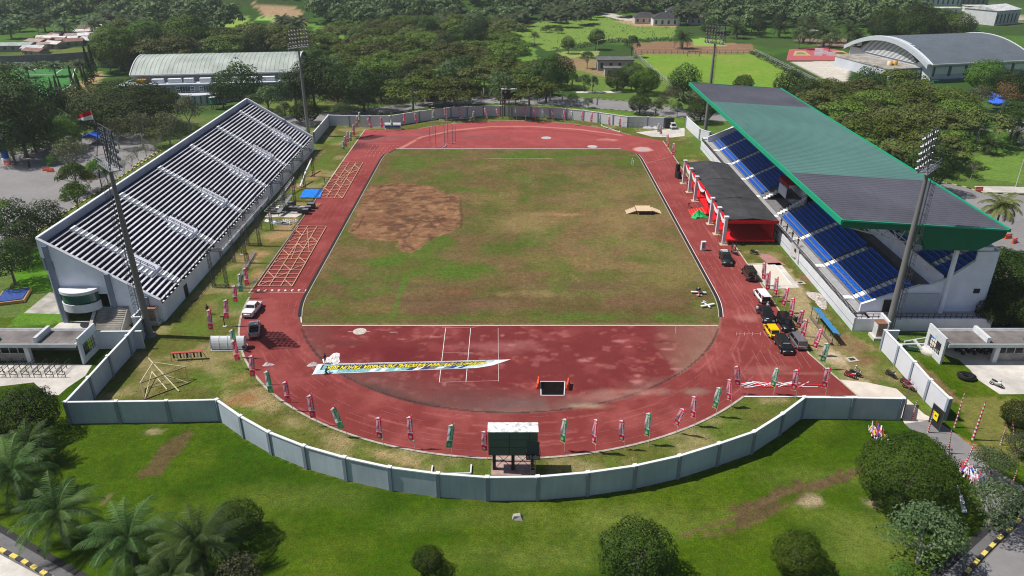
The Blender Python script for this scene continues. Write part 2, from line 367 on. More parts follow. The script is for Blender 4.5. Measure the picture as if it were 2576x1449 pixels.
# behind the arena
P.poly(GL([(780,60),(1310,56),(1376,180),(1385,225),(800,225)]), S(112,150,62), 6, 12, .9); P.poly(GL([(820,200),(1380,225),(1390,250),(820,262)]), S(92,86,58), 2, 5, .8)
P.poly(GL([(890,285),(1100,270),(1290,263),(1440,271),(1580,284),(1720,300),(1720,310),(1400,285),(1100,285),(900,300)]), S(104,138,48), .5)
P.poly(GL([(1380,225),(1500,225),(1660,250),(1800,262),(1850,225),(1700,215),(1600,140),(1500,150),(1380,170)]), S(112,138,62), 2, 6, .8)
P.poly(GL([(1500,150),(1590,140),(1600,200),(1540,200),(1470,180),(1390,165),(1400,140)]), S(164,136,104), 1.5, 5, .8)
P.poly(GL([(1285,84),(1330,58),(1420,50),(1510,40),(1600,66),(1700,68),(1695,96),(1540,100),(1400,126),(1380,128),(1320,100)]), MEADOW, 2, 8)
P.poly(GL([(1560,8),(1960,6),(2000,26),(1920,36),(1760,30),(1640,22)]), S(112,158,70), 4, 14, .8)
P.poly(GL([(1500,36),(1540,34),(1600,48),(1610,56),(1560,50)]), S(206,200,186), .3)
P.poly(GL([(1540,52),(1620,52),(1720,60),(1700,68),(1600,66)]), S(190,158,124), 1, 5, .9)
P.poly(GL([(1590,108),(1700,104),(1890,110),(1905,136),(1598,137)]), PLOUGH, .8)
for i in range(9): P.line(GL([(1606,110+i*3),(1880,112+i*2.8)]), .45, S(128,100,80) if i % 2 else S(176,146,112), .6)
P.poly(GL([(1740,98),(1810,92),(1830,116),(1745,116)]), S(146,178,84), .6)
P.poly(GL([(1400,130),(1510,128),(1500,144),(1420,146)]), S(150,166,90), .6)
P.poly(GL([(1598,137.5),(1898,136),(1995,187),(1978,238),(1750,238),(1690,226)]), FIELD, 0)
fm = inpoly(P.x, P.y, GL([(1598,137.5),(1898,136),(1995,187),(1978,238),(1750,238),(1690,226)]))
P.mix(np.clip((fbm(P.x, P.y, 12, 71)-.45)/.2, 0, 1)*fm*.6, S(146,160,74))
P.poly(GL([(1998,100),(2096,90),(2180,116),(2070,120)]), S(146,126,108), .6)
P.poly(GL([(1993,156),(2140,152),(2130,205),(2105,214),(2062,192)]), PALE, .3)
P.poly(GL([(2392,42),(2576,34),(2576,60),(2420,62)]), S(196,186,166), .5)
P.poly(GL([(60,172),(190,168),(175,217),(125,242),(80,246),(20,200)]), S(76,136,72), 0)
P.poly(GL([(0,128),(240,118),(330,130),(180,160),(0,165)]), S(120,124,66), 2, 6, .7)
P.poly(GL([(640,46),(760,48),(770,60),(690,62)]), S(190,160,126), .8, 5, .9)
P.poly(GL([(540,56),(620,54),(640,66),(560,70)]), S(150,176,84), .8)
for i in range(6): P.poly(GL([(648+i*18,53),(660+i*18,53),(658+i*18,56.5),(645+i*18,56.5)]), S(150,196,96), .2)
TZ = hill(TX, TY)
GROUND = ground_mat('ground', sc=((.3, .14), (1.3, .24), (5.5, .46)), bump=.8, bscale=2.6, hue=.012)
struct(grid_obj('ground', TX, TY, TZ, P.c, GROUND))

# ------------------------------------------------------------------ running track (a standard oval with chutes)
CX, CY, HS, RI, RO = -.3, 163.3, 42.2, 36.5, 46.3
def arc(cy, r, a0, a1, n=40): return [(CX+r*math.cos(math.radians(a0+(a1-a0)*k/n)), cy+r*math.sin(math.radians(a0+(a1-a0)*k/n))) for k in range(n+1)]
xe = CX+RO; yb = 88.4; b = math.degrees(math.asin((yb-(CY-HS))/RO))
xw = CX-RO-.6
low = arc(CY-HS, RO, 180, 360+b, 60)
TRACK = [(xw, 239.2), (xw, CY-HS)]+low[:-1]+[(low[-1][0], yb), (xe+2.6, yb), (xe-.2, 100), (xe, 226)]
top = arc(CY+HS, RO, 36, 130, 40)
TRACK += top+[(CX-RO*.72, 238.7)]
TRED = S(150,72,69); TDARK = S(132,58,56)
def paint_track(P):
    P.mix(np.clip((118-P.y)/25, 0, 1)*.5, S(124,56,54)); P.noise(14, .4, .62, TDARK, .6, 81); P.noise(1.8, .5, .7, S(176,94,88), .22, 88); P.noise(5, .5, .7, S(178,96,92), .45, 82)  # near end darkened first: lens vignette painted into the rubber colour; then random mottling
    far = np.clip((P.y-190)/50, 0, 1); P.mix(far*.45, S(196,98,100))  # far end lightened: backscatter sheen painted into the rubber colour
    inD = (np.hypot(P.x-CX, P.y-(CY-HS)) < RI) & (P.y < 109.6)
    P.mix(inD*.85, S(122,52,52)); P.mix(np.clip((fbm(P.x, P.y, 3, 83)-.5)/.16, 0, 1)*inD*.3, S(172,90,88)); P.mix(np.clip((fbm(P.x, P.y*1.6, 7, 84)-.54)/.14, 0, 1)*inD*.4, S(124,50,52))
    P.mix(np.clip((fbm(P.x, P.y*1.5, 1.6, 86)-.62)/.1, 0, 1)*inD*.35, S(190,120,112))
    r = np.hypot(P.x-CX, P.y-(CY-HS)); a = np.degrees(np.arctan2(P.y-(CY-HS), P.x-CX)) % 360
    rag = (fbm(P.x, P.y, 3.5, 85)-.5)*3.4+(fbm(P.x, P.y, .9, 87)-.5)*1.2
    def crescent(a0, a1, w, col, s):                          # silt washed against the kerb line of the D
        t = np.clip((a-a0)/(a1-a0), 0, 1); ww = w*np.sin(t*math.pi)**.7+1e-3
        d = (RI+.3-r)+rag; P.mix(((a > a0) & (a < a1))*np.clip((RI+.35-r)/.35+.5, 0, 1)*np.clip((ww-np.maximum(d, 0))/ww, 0, 1)**.8*s, col)
    crescent(186, 226, 4.5, S(128,86,80), .6); crescent(212, 300, 7.5, S(122,90,84), .75); crescent(262, 318, 3.4, S(150,112,102), .55); crescent(312, 358, 11, S(154,120,104), .8)
    crescent(220, 256, 2.2, S(88,66,62), .75)
    P.mix(((np.abs(r-RI-.1) < .16+(fbm(P.x, P.y, 6, 91)-.5)*.3) & (P.y < 108))*.75, S(70,50,50))
    for px, py, rx, ry, c, al in ((1520,1000,6,1.4,S(180,124,114),.5),(1600,985,7,1.0,S(196,146,132),.4),(1730,985,5,1.2,S(150,122,110),.7),(2010,940,9,.7,S(200,150,138),.4),(1290,1015,6,2.2,S(122,96,92),.7),(1180,1000,7,2.4,S(112,70,68),.6),(940,880,7,2,S(118,46,50),.8),(1000,900,8,3,S(110,42,46),.7),(880,862,3,1.5,S(96,66,66),.6),(1260,870,10,2.4,S(176,112,110),.5),(1480,1022,4,1.,S(206,180,150),.6),(1930,930,5,1.4,S(190,130,122),.35),(1880,800,2.5,2,S(196,140,130),.5),(2140,962,1.2,.6,S(120,96,90),.5)):
        P.blob(*G(px, py), rx, ry, c, al, .8, .7, 2.5)
    P.blob(*G(905, 368), 6.4, 4.5, S(108,62,64), .9, .5, .5, 3); P.blob(*G(930, 352), 5, 3, S(126,104,100), .7, .8, .7, 2)
    for px, py, rx, ry in ((1100,335,9,2.5),(1000,345,8,3),(1210,345,12,3)): P.blob(*G(px, py), rx, ry, S(132,92,92), .7, .8, .7, 3)
    P.line(GL([(1010,372),(1060,345),(1140,328),(1240,318),(1340,318),(1460,326),(1560,340)]), .8, S(226,156,140), .55); P.line(GL([(1050,352),(1130,334),(1240,325),(1340,325),(1450,333),(1520,345)]), .9, S(150,74,76), .7)
    P.blob(*G(1617, 376), 3.1, 3.0, S(222,176,162), .9, .35, .35, 2); P.blob(*G(1530, 352), 4, 2, S(222,160,150), .6, .8, .7, 2)
    for k in range(70):                                        # scuffs and tyre marks
        px = R.uniform(1780, 1960); py = R.uniform(560, 980); g = G(px, py)
        P.line([g, (g[0]+R.uniform(-1, 1), g[1]+R.uniform(2, 8))], R.uniform(.1, .22), S(196,122,116) if k % 3 else S(128,62,62), .4, .8)
    for k in range(60):
        a0 = R.uniform(205, 335); rr = R.uniform(37.5, 46); P.line([(CX+rr*math.cos(math.radians(a0+j*3)), CY-HS+rr*math.sin(math.radians(a0+j*3))) for j in range(4)], R.uniform(.1, .25), S(190,112,106) if k % 2 else S(134,58,60), .45, .8)
    for k in range(26):
        px = R.uniform(850, 1700); py = R.uniform(840, 990); P.blob(*G(px, py), R.uniform(.4, 2), R.uniform(.3, .7), S(206,140,134) if k % 3 else S(104,50,52), .6, .8, .7, 1)
    P.blob(-37, 104, 5.5, 1.4, S(128,66,66), .5, .8, .6, 2)  # cast shadow of the mast's lamp head, painted as a soft dark streak
TRACKM = ground_mat('track_rubber', rough=.85, sc=((.5, .07), (2.5, .07), (9., .08)), bump=.15, bscale=8)
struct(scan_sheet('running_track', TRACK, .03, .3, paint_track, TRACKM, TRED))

# ------------------------------------------------------------------ grass pitch
fe = [(CX-35.4+ (0 if 0 else 0), 109.)]
PITCH_POLY = [(CX-34.4, 109.05), (CX+34.4, 109.05)]
PITCH_POLY += [(CX+math.sqrt(RI**2-max(0, CY-HS-y)**2), y) for y in np.linspace(110, CY-HS, 8)]
PITCH_POLY += [(CX+math.sqrt(RI**2-max(0, y-CY-HS)**2), y) for y in np.linspace(CY+HS, 212.5, 6)]+[(CX+34.2, 214.6), (CX+32.6, 216.3)]
PITCH_POLY += [(CX-33.6, 216.3), (CX-35.4, 212.)]+[(CX-math.sqrt(RI**2-max(0, y-CY-HS)**2), y) for y in np.linspace(210, CY+HS, 5)]
PITCH_POLY += [(CX-math.sqrt(RI**2-max(0, CY-HS-y)**2), y) for y in np.linspace(CY-HS, 110, 8)]
def paint_pitch(P):
    BR = S(126,98,74); OLV = S(124,104,68); GR = S(80,100,38); GR2 = S(88,112,42); DK = S(106,82,64)
    P.noise(16, .44, .6, OLV, .9, 101); P.noise(6, .5, .66, S(116,94,64), .75, 102); P.noise(9, .52, .64, GR2, .75, 103); P.noise(2.6, .54, .68, S(128,106,78), .45, 106); P.noise(3.4, .56, .7, S(78,98,40), .5, 107)
    east = np.clip((P.x-2)/14, 0, 1)*np.clip((P.y-116)/10, 0, 1)*np.clip((200-P.y)/14, 0, 1)
    P.mix(east*.55*np.clip(fbm(P.x, P.y, 10, 104)*2.2-.5, 0, 1), S(148,122,86))
    P.mix(np.clip((132-P.y)/14, 0, 1)*np.clip((fbm(P.x, P.y, 6, 108)-.42)/.14, 0, 1)*.75, S(106,86,58))
    for px, py, rx, ry, c, al in ((1050,770,12,3.4,BR,.75),(1170,762,9,3.4,DK,.6),(1420,745,8,4,BR,.5),(1600,735,12,4,BR,.55),(1330,560,12,9,S(148,130,86),.7),(1560,560,7,20,S(146,126,84),.6),(1420,650,12,6,S(138,118,76),.6),(1250,500,8,8,S(132,122,72),.6),(1180,400,9,4,BR,.7),(1500,400,9,3.5,BR,.85),(1470,415,7,2,DK,.6),(1240,420,5,6,S(144,116,82),.6),(1100,405,4,4,GR2,.7),(1300,392,14,4,GR2,.5),(1420,450,8,6,GR,.7),(1150,445,8,5,GR,.7),(1380,505,5,1.4,BR,.8),(1430,540,8,1.0,S(172,134,96),.7),(1000,760,9,2.4,DK,.8),(1120,775,8,3,DK,.8),(1230,770,12,2.4,BR,.7),(960,770,6,3,S(120,112,60),.6),(1600,760,10,3,BR,.7),(1700,700,7,6,S(136,118,74),.6),(1480,720,9,3,DK,.6),(1600,650,8,4,GR,.6),(1540,690,10,3,GR,.6),(960,660,8,4,GR2,.9),(1080,690,10,4,GR2,.9),(1180,680,9,5,GR2,.9),(1050,640,7,5,GR2,.7),(1040,720,7,1.6,DK,.6),(1150,735,4,1.4,S(128,88,66),.8),(1270,620,7,6,GR,.7),(1460,800,14,2,GR2,.8),(1660,800,12,2,GR2,.7),(900,800,12,2,GR2,.7),(1250,805,14,1.5,S(116,112,60),.6),(1130,640,3,2,BR,.6),(940,640,4,2,S(126,104,66),.6),(1350,740,7,1.6,S(160,138,96),.5),(820,760,3,3,S(110,118,56),.7),(1560,480,6,6,S(140,120,78),.6),(1320,690,8,2,S(128,100,72),.6)):
        P.blob(*G(px, py), rx, ry, c, al, .9, .8, 3.5)
    P.line(GL([(1020,700),(1005,745),(990,790)]), .6, S(84,122,42), .8, .8, .6); P.line(GL([(1000,800),(1240,802)]), .5, GR2, .6)
    # the big scraped patch of bare soil
    big = GL([(925,470),(1000,462),(1080,470),(1120,482),(1150,500),(1160,540),(1158,568),(1120,590),(1060,612),(1042,630),(1012,628),(1000,606),(940,604),(880,592),(890,560),(905,520)])
    SOIL = S(146,108,80)
    P.poly(big, S(128,102,72), 4.2, 5, .6, 116); P.poly(big, SOIL, 2.4, 2.6, .95, 111)
    q = inpoly(P.x, P.y, big)
    P.mix(q*np.clip((fbm(P.x, P.y*1.8, 2.4, 112)-.5)/.14, 0, 1)*.8, S(100,72,56)); P.mix(q*np.clip((fbm(P.x, P.y, 1.4, 113)-.56)/.12, 0, 1)*.7, S(172,132,98))
    P.mix(q*np.clip((fbm(P.x, P.y, 6, 115)-.52)/.12, 0, 1)*.5, S(122,84,62))
    for k in range(14):
        px = R.uniform(910, 1120); py = R.uniform(480, 590); P.blob(*G(px, py), R.uniform(.8, 2.6), R.uniform(.5, 1.4), S(92,64,50), .7, .8, .7, 1)
    for pts in (((1158,505),(1162,545),(1158,575)), ((940,470),(1060,466)), ((1015,606),(1040,630)), ((1050,565),(1020,600)), ((1080,590),(1085,610)), ((930,500),(960,480),(1010,478)), ((900,575),(915,545)), ((950,570),(1060,560)), ((1090,540),(1110,565),(1130,570)), ((1075,550),(1095,575),(1125,580))):
        P.line(GL(pts), .35, S(96,68,54), .8, .6, .5, 1)
    for pts in (((1386,528),(1424,560)), ((1400,540),(1486,534)), ((1424,530),(1388,560)), ((1440,640),(1452,672)), ((1480,650),(1478,680)), ((1436,690),(1460,710))): P.line(GL(pts), .3, S(160,118,88), .7, .7, .5, 1)
    P.line(GL([(1170,398),(1420,400)]), .15, S(196,196,150), .5)
    e = np.minimum(np.minimum(216.3-P.y, P.y-109), 60); P.mix(np.clip((1.1-e)/1.1, 0, 1)*.6, S(158,140,104))
PITCHM = ground_mat('pitch_turf', sc=((.35, .1), (1.2, .2), (4.5, .36)), bump=.6, bscale=3.2, hue=.02)
struct(scan_sheet('grass_pitch', PITCH_POLY, .05, .45, paint_pitch, PITCHM, S(100,100,50)))

# ------------------------------------------------------------------ roads, paths, slabs
ASPHM = M('asphalt', (.215, .205, .205), .92, .1, .8, .15, var2=.12, scale2=.08)
ASPHD = M('dark_asphalt', (.13, .125, .13), .92, .14, 1.2, .2, var2=.15, scale2=.1)
CONCM = M('concrete_slab', (.50, .47, .43), .9, .16, .7, .2, var2=.2, scale2=.12)
CONCD = M('stained_concrete', (.30, .28, .25), .95, .4, .45, .2, var2=.3, scale2=.2)
SANDM = M('sand', (.60, .55, .47), .95, .08, 2, .3)
WHITEP = M('white_paint', (.74, .73, .72), .7, .1, 3)
DULLW = M('worn_white_paint', (.44, .26, .25), .8, .4, 4)
YELP = M('yellow_paint', (.62, .50, .12), .7, .15, 4)
BLACKP = M('black_paint', (.035, .035, .038), .7, .2, 4)
KERBM = M('kerb_concrete', (.42, .38, .33), .9, .3, 1.5, .3)
def sheet(name, pts, z, mat): return struct(MB().prism(pts, z-.03, z).build(name, mat))
sheet('road', GL([(690,296),(806,284),(900,277),(980,267),(1060,258),(1169,247),(1259,243),(1372,243),(1500,250),(1580,256),(1640,265),(1732,277),(1830,289),(1850,305),(1760,302),(1680,292),(1580,279),(1440,269),(1288,260.5),(1200,262),(1100,267),(980,284),(900,291),(820,302),(740,340),(640,345)]), .02, ASPHM)
sheet('road', [(-103,100),(-103,215),(-118,235),(-175,235),(-180,188),(-150,186),(-119,170),(-119,100)], .03, ASPHM)
sheet('road', GL([(2290,424),(2357,455.5),(2432,473),(2470,486),(2620,494),(2760,600),(2640,650),(2520,625),(2440,640),(2400,560),(2300,440)]), .03, ASPHM)
sheet('road', GL([(2515,302),(2640,296),(2640,400),(2576,372),(2540,335)]), .03, ASPHM)
sheet('road', GL([(2450,468),(2640,471),(2640,487),(2470,483)]), .025, CONCM)
sheet('road', GL([(-150,1300),(0,1395),(140,1470),(160,1520),(-200,1520),(-200,1300)]), .02, CONCM)
sheet('road', GL([(2700,1235),(2576,1302),(2440,1449),(2400,1510),(2800,1510)]), .02, ASPHM)
sheet('pavement', GL([(-100,1292),(-60,1300),(0,1336),(200,1449),(240,1480),(140,1470),(0,1395),(-150,1300)]), .03, ASPHD)
sheet('pavement', GL([(2640,1200),(2517,1302),(2360,1449),(2310,1500),(2400,1510),(2440,1449),(2576,1302),(2700,1235)]), .03, ASPHD)
sheet('driveway', GL([(2276,1066),(2352,1056),(2400,1088),(2450,1130),(2490,1175),(2600,1240),(2560,1300),(2500,1330),(2440,1200),(2420,1190),(2370,1130),(2330,1092),(2290,1080)]), .03, ASPHM)
sheet('gate_slab', GL([(2092,953),(2180,962),(2255,978),(2325,1042),(2352,1056),(2276,1066),(2268,1052),(2150,1004),(2116,1000)]), .02, M('pale_slab', (.56,.50,.43), .9, .12, .5, .2, var2=.15))
sheet('forecourt', GL([(2412,905),(2340,880),(2340,840),(2800,840),(2800,990),(2515,992),(2460,955),(2440,930)]), .02, CONCM)
sheet('forecourt', GL([(-150,925),(60,912),(232,918),(215,945),(170,975),(148,994),(120,994),(85,962),(0,972),(-150,975)]), .02, CONCM)
sheet('stand_apron', GL([(60,788),(125,735),(152,742),(150,790)]), .02, CONCD)
sheet('stand_apron', GL([(150,812),(290,800),(335,826),(330,848),(110,845)]), .03, CONCM)
sheet('long_jump_runway', GL([(1905,640),(1935,640),(1978,668),(1935,668)]), .05, M('runway', (.36,.18,.16), .9, .2, 1))
sheet('path', GL([(1600,333),(1690,324),(1722,322),(1722,342),(1690,346),(1640,344)]), .02, CONCM)
sheet('path', GL([(1450,229),(1560,229),(1565,234),(1450,234)]), .03, CONCM)
sheet('sports_court', GL([(1985,124),(2080,119),(2145,136),(2140,152),(1978,152)]), .03, M('red_court', S(196,98,104), .8, .12, .4))
for pts, c in ((((2000,128),(2024,128),(2040,140),(1995,140)), (206,176,116)), (((2092,128),(2120,128),(2140,138),(2108,140)), (206,176,116)), (((2006,132),(2020,132),(2030,137),(2002,137)), (120,140,116))):
    sheet('court_marking', GL(pts), .06 if c[0] > 200 else .09, M('court_paint', S(*c), .8))
def stripe(pts, w, z, mat, name='lane_marking'):
    b = MB()
    for p, q in zip(pts[:-1], pts[1:]): b.bar((p[0], p[1], z), (q[0], q[1], z), w, .006)
    return struct(b.build(name, mat))
# pitch border (white kerb boards and dark drain), field lines
def dense(y0, y1, sgn, r): return [(CX+sgn*math.sqrt(r*r-max(0, abs(y-CY)-HS)**2), y) for y in np.linspace(y0, y1, 40)]
DARKG = M('drain_shadow', (.03, .03, .03), .9)
for sgn, y0, y1 in ((-1, 112, 211), (1, 112, 211)):
    stripe(dense(y0, y1, sgn, RI+.28), .5, .062, M('drain_slot', (.022,.02,.02), .95), 'drain_channel'); stripe(dense(y0, y1, sgn, RI-.14), .1, .085, M('pitch_kerb_dull', (.46,.43,.38), .85, .2, 2), 'pitch_kerb'); (stripe(dense(y0, y1, sgn, RI+.62), .1, .06, WHITEP, 'pitch_kerb') if sgn > 0 else 0)
stripe(dense(110, 112, -1, RI), .16, .08, WHITEP, 'pitch_kerb')
stripe([(CX-34.4, 109.), (CX+34.4, 109.)], .15, .085, WHITEP, 'pitch_kerb')
stripe([(CX-33.8, 216.5), (CX+32.4, 216.5)], .5, .09, M('plank_edge', (.05,.04,.04), .9), 'drain_channel'); stripe([(CX-33.8, 216.9), (CX+32.4, 216.9)], .2, .11, WHITEP, 'pitch_kerb')
stripe([(CX-35.4, 212.2), (CX-33.8, 216.4)], .5, .1, M('plank_edge2', (.06,.04,.04), .9), 'drain_channel')
# track edges
stripe(arc(CY-HS, RO+.1, 182, 360+b, 70), .34, .08, M('track_kerb', (.36,.33,.28), .9, .35, 1.2, .3), 'track_kerb')
stripe([(xw-.1, 240), (xw-.1, CY-HS)], .3, .07, M('track_kerb2', (.44,.40,.30), .9, .3, .8, .3), 'track_kerb')
stripe([(xe+2.6, yb-.1), (low[-1][0], yb-.1)], .26, .08, WHITEP, 'track_kerb'); stripe([(xe+2.7, yb), (xe-.1, 100), (xe+.1, 226)], .25, .07, M('track_kerb3', (.42,.38,.30), .9, .3, .8, .3), 'track_kerb')
stripe(arc(CY+HS, RO+.1, 36, 130, 50), .2, .06, KERBM, 'track_kerb')
# painted lines on the rubber
lin_b = MB(); lin_w = MB()
def L2(a, b_, w=.06, z=.038): lin_b.bar((a[0], a[1], z), (b_[0], b_[1], z), w, .006)
L2((CX-RI, 121.3), (xw, 121.3), .12)
for k in range(1, 8):
    x = CX-RI-k*1.22
    for y in np.arange(122, 236, 7): 
        if R.random() < .5: L2((x, y), (x, y+R.uniform(3, 6)), .02)
    x = CX+RI+k*1.22
    for y in np.arange(96, 222, 7):
        if R.random() < .6: L2((x, y), (x, y+R.uniform(4, 6.8)), .022)
    for a0 in range(184, 352, 5):
        if R.random() < .35:
            rr = RI+k*1.22; p = [(CX+rr*math.cos(math.radians(a0+j*2)), CY-HS+rr*math.sin(math.radians(a0+j*2))) for j in range(3)]
            L2(p[0], p[1], .014); L2(p[1], p[2], .014)
for (p, q) in (((1121,826),(1105,962)), ((1184,826),(1172,962)), ((1253,826),(1254,960)), ((980,836),(1000,836)), ((875,835),(931,835))): lin_w.bar((*G(*p), .038), (*G(*q), .038), .075 if p[0] < 1250 else .04, .006)
for (p, q) in (((1112,824),(1193,824)), ((1121,824),(1122,830)), ((1106,962),(1254,958)), ((1115,888),(1190,888)), ((1853,840),(1915,840)), ((1700,822),(1700,840)), ((1875,1000),(1880,992))): L2(G(*p), G(*q), .07)
for k in range(5): L2(G(1853+k*20, 836), G(1853+k*20, 844), .08)
L2(G(1628,410), G(1690,394), .1); L2(G(1705,643), G(1752,643), .08); L2(G(925,362), G(1008,362), .1)
for k in range(8): L2(G(1637+k*9, 408.), G(1640+k*9, 408.), .25)
for k in range(7):
    for j in range(5): L2(G(938+k*10.5-j*4.5, 366+j*6), G(937+k*10.5-j*4.5-1.2, 368+j*6), .12)
struct(lin_b.build('lane_marking', DULLW)); struct(lin_w.build('court_line', WHITEP))
for k in range(8):
    vs, fs = text_mesh(str(k+1), 1.0, bold=.02); x = CX-RI-.61-k*1.22
    b2 = MB().add([(x-v.x, 122.3-v.y, .041) for v in vs], fs); struct(b2.build('lane_marking', WHITEP))
# yellow and black kerb stones along the roads: one kerb each
def kerb(pts, step, c1, c2, name='kerb', h=.16, w=.3):
    b = MB(); k = 0
    for p, q in zip(pts[:-1], pts[1:]):
        p, q = Vector((*p, 0)), Vector((*q, 0)); n = max(1, int((q-p).length/step))
        for i in range(n):
            a, e = p+(q-p)*(i/n), p+(q-p)*((i+1)/n); a.z = e.z = h/2; b.bar(a, e, w, h, k % 2); k += 1
    return struct(b.build(name, [c1, c2]))
kerb(GL([(-60,1345),(0,1384),(58,1413),(117,1447),(180,1490)]), .75, YELP, BLACKP, w=.45, h=.25)
kerb(GL([(2640,1262),(2576,1299),(2520,1350),(2470,1400),(2429,1444),(2390,1490)]), .9, YELP, BLACKP, w=.4, h=.25)
stripe(GL([(-60,1296),(0,1330),(100,1388),(207,1449),(240,1470)]), .7, .045, DARKG, 'drain_channel')
stripe(GL([(2640,1195),(2517,1299),(2436,1374),(2354,1447),(2310,1490)]), .8, .045, DARKG, 'drain_channel')
kerb(GL([(890,294),(990,284),(1100,266.5),(1200,262),(1288,260),(1440,268.5),(1580,279),(1690,296)]), 1.2, KERBM, M('kerb_dark', (.12,.12,.11), .9))
kerb(GL([(900,276),(1169,246.5),(1259,242.5),(1372,242),(1500,249),(1580,255),(1640,264),(1732,276),(1830,288)]), 1.2, KERBM, M('kerb_dark2', (.12,.12,.11), .9))
kerb(GL([(2302,430),(2357,455),(2432,472),(2470,485),(2576,491)]), 1.1, M('kerb_cream', (.52,.44,.28), .9), BLACKP)
kerb(GL([(330,425),(352,407),(400,380)]), 1.2, YELP, BLACKP); kerb([(-102.5,120),(-102.5,215)], 1.2, YELP, BLACKP)
kerb(GL([(2460,700),(2490,760),(2530,830)]), 1.2, YELP, BLACKP)
# sand pit (long jump), throwing circles, covers
sp = GL([(1885,668),(1952,665),(1998,722),(1935,724)])
struct(MB().prism(GL([(1880,664),(1962,661),(2012,724),(1930,728)]), .0, .05).build('pit_surround', CONCM)); struct(MB().prism(GL([(1893,669),(1950,667),(1992,718),(1938,719)]), .0, .075).build('sand_pit', SANDM))
stripe(GL([(1893,669),(1950,667),(1992,718)]), .2, .085, WHITEP, 'pit_border')
struct(MB().lathe([(0, 0), (1.1, 0)], (*G(905, 834), .045), 24).build('throwing_circle', M('circle_concrete', (.46,.42,.36), .95, .4, 2)))
struct(MB().lathe([(0, 0), (1.25, 0)], (*G(1617, 377), .052), 20).build('throwing_circle', M('circle_grey', (.34,.34,.36), .9, .2, 2)))
struct(MB().lathe([(0, 0), (1.5, 0)], (*G(1490, 377-8), .05), 20).build('throwing_circle', M('circle_grey2', (.42,.40,.40), .9, .2, 2)))
struct(MB().lathe([(0, 0), (1.6, 0)], (*G(1374, 347), .05), 20).build('throwing_circle', M('circle_grey3', (.40,.38,.38), .9, .2, 2)))
for px, py in ((2013,712),(2066,764),(2143,905)):
    g = G(px, py); struct(MB().box((*g, .05), (1.6, 1.3, .1), .2, 0).box((*g, .08), (.9, .7, .08), .2, 1).build('drain_cover', [M('cover_rim', (.46,.40,.34), .9), BLACKP]))
# astro pitch and far lawn lines
b2 = MB()
for p, q in (((40,172),(190,169)), ((190,169),(176,217)), ((60,179),(82,178)), ((82,178),(93,172)), ((66,189),(138,187)), ((138,187),(162,170)), ((75,229),(126,228)), ((176,217),(126,242))): b2.bar((*G(*p), .05), (*G(*q), .05), .3, .01)
struct(b2.build('pitch_marking', WHITEP))
# ================================================================== WALLS
WALLM = M('wall_paint', (.42,.49,.56), .8, .07, 2.2, .0, var2=.14, scale2=.22, stretch=(1, 1, .12))
WALLIN = M('wall_paint_pale', (.60,.61,.66), .75, .05, .5, .04, var2=.06, scale2=.12)
PILM = M('pilaster_paint', (.24,.28,.34), .8, .08, 1)
CAPM = M('coping_white', (.66,.68,.70), .8, .12, 1.5)
def wall_run(name, pts, h, label, mat, cat='wall', pil=True, cap=True, t=.18, out=1, skip=()):
    a = np.array(pts); root = thing(name, (float(a[:, 0].mean()), float(a[:, 1].mean()), 0), label, cat)
    pb, cb = MB(), MB()
    for i, (p, q) in enumerate(zip(pts[:-1], pts[1:])):
        d = Vector((q[0]-p[0], q[1]-p[1], 0)); l = d.length; d.normalize(); n = Vector((-d.y, d.x, 0))
        P0, Q0 = Vector((*p, 0)), Vector((*q, 0))
        pb.bar(P0+Vector((0, 0, h/2-.2)), Q0+Vector((0, 0, h/2-.2)), t, h+.4)
        if cap: cb.bar(P0-d*.05+Vector((0, 0, h+.07)), Q0+d*.05+Vector((0, 0, h+.07)), t+.16, .14)
    pb.build('panel', mat, root)
    if cap: cb.build('coping', CAPM, root)
    if pil:
        for i, p in enumerate(pts):
            j = min(i, len(pts)-2); d = Vector((pts[j+1][0]-pts[j][0], pts[j+1][1]-pts[j][1], 0)); ang = math.atan2(d.y, d.x)
            MB().box((*p, (h-.01)/2-.2), (.42, .5, h+.39), ang).box((*p, h+.17), (.5, .52, .12), ang, 1).build('pilaster', [PILM, CAPM], root)
    return root
wall_run('perimeter_wall', SIDEW[::-1]+NEARW[1:], WH, 'long grey-blue boundary wall bowing round the near bend of the track', WALLM)
wall_run('perimeter_wall', FARW, WH+.1, 'pale grey boundary wall curving behind the far bend', WALLIN)
wall_run('perimeter_wall', RW, WH, 'sunlit white-grey wall beside the right-hand driveway gate', WALLIN)
wall_run('perimeter_wall', [GL([(354,830)], WH)[0], GL([(222,831)], WH)[0]], WH-.3, 'short grey wall joining the left gatehouse to the boundary wall', WALLIN, pil=False)
lb = GL([(360,798),(332,799),(350,782),(374,757)], WH); wall_run('perimeter_wall', lb, WH, 'stepped grey wall wrapping the foot of the flag-topped floodlight mast', WALLIN, pil=False)
rb = GL([(2228,833),(2262,833)], WH); wall_run('perimeter_wall', rb, WH, 'short dark wall stub at the foot of the right-hand floodlight mast', WALLIN, pil=False)
wall_run('perimeter_wall', GL([(2218,789),(2239,812)], WH), WH, 'short white wall panel between the utility cabinet and the mast', WALLIN, pil=False)
wall_run('perimeter_wall', GL([(1728,295),(1762,325),(1786,333)], WH), WH, 'pale wall segment near the van at the far gate', WALLIN)
BLK = M('black_metal', (.02,.02,.022), .5, .2, 3, spec=.4)
GREYM = M('galvanised_steel', (.34,.35,.37), .5, .12, 3, metal=.4)
DGREY = M('dark_steel', (.085,.09,.095), .55, .2, 3, metal=.2)
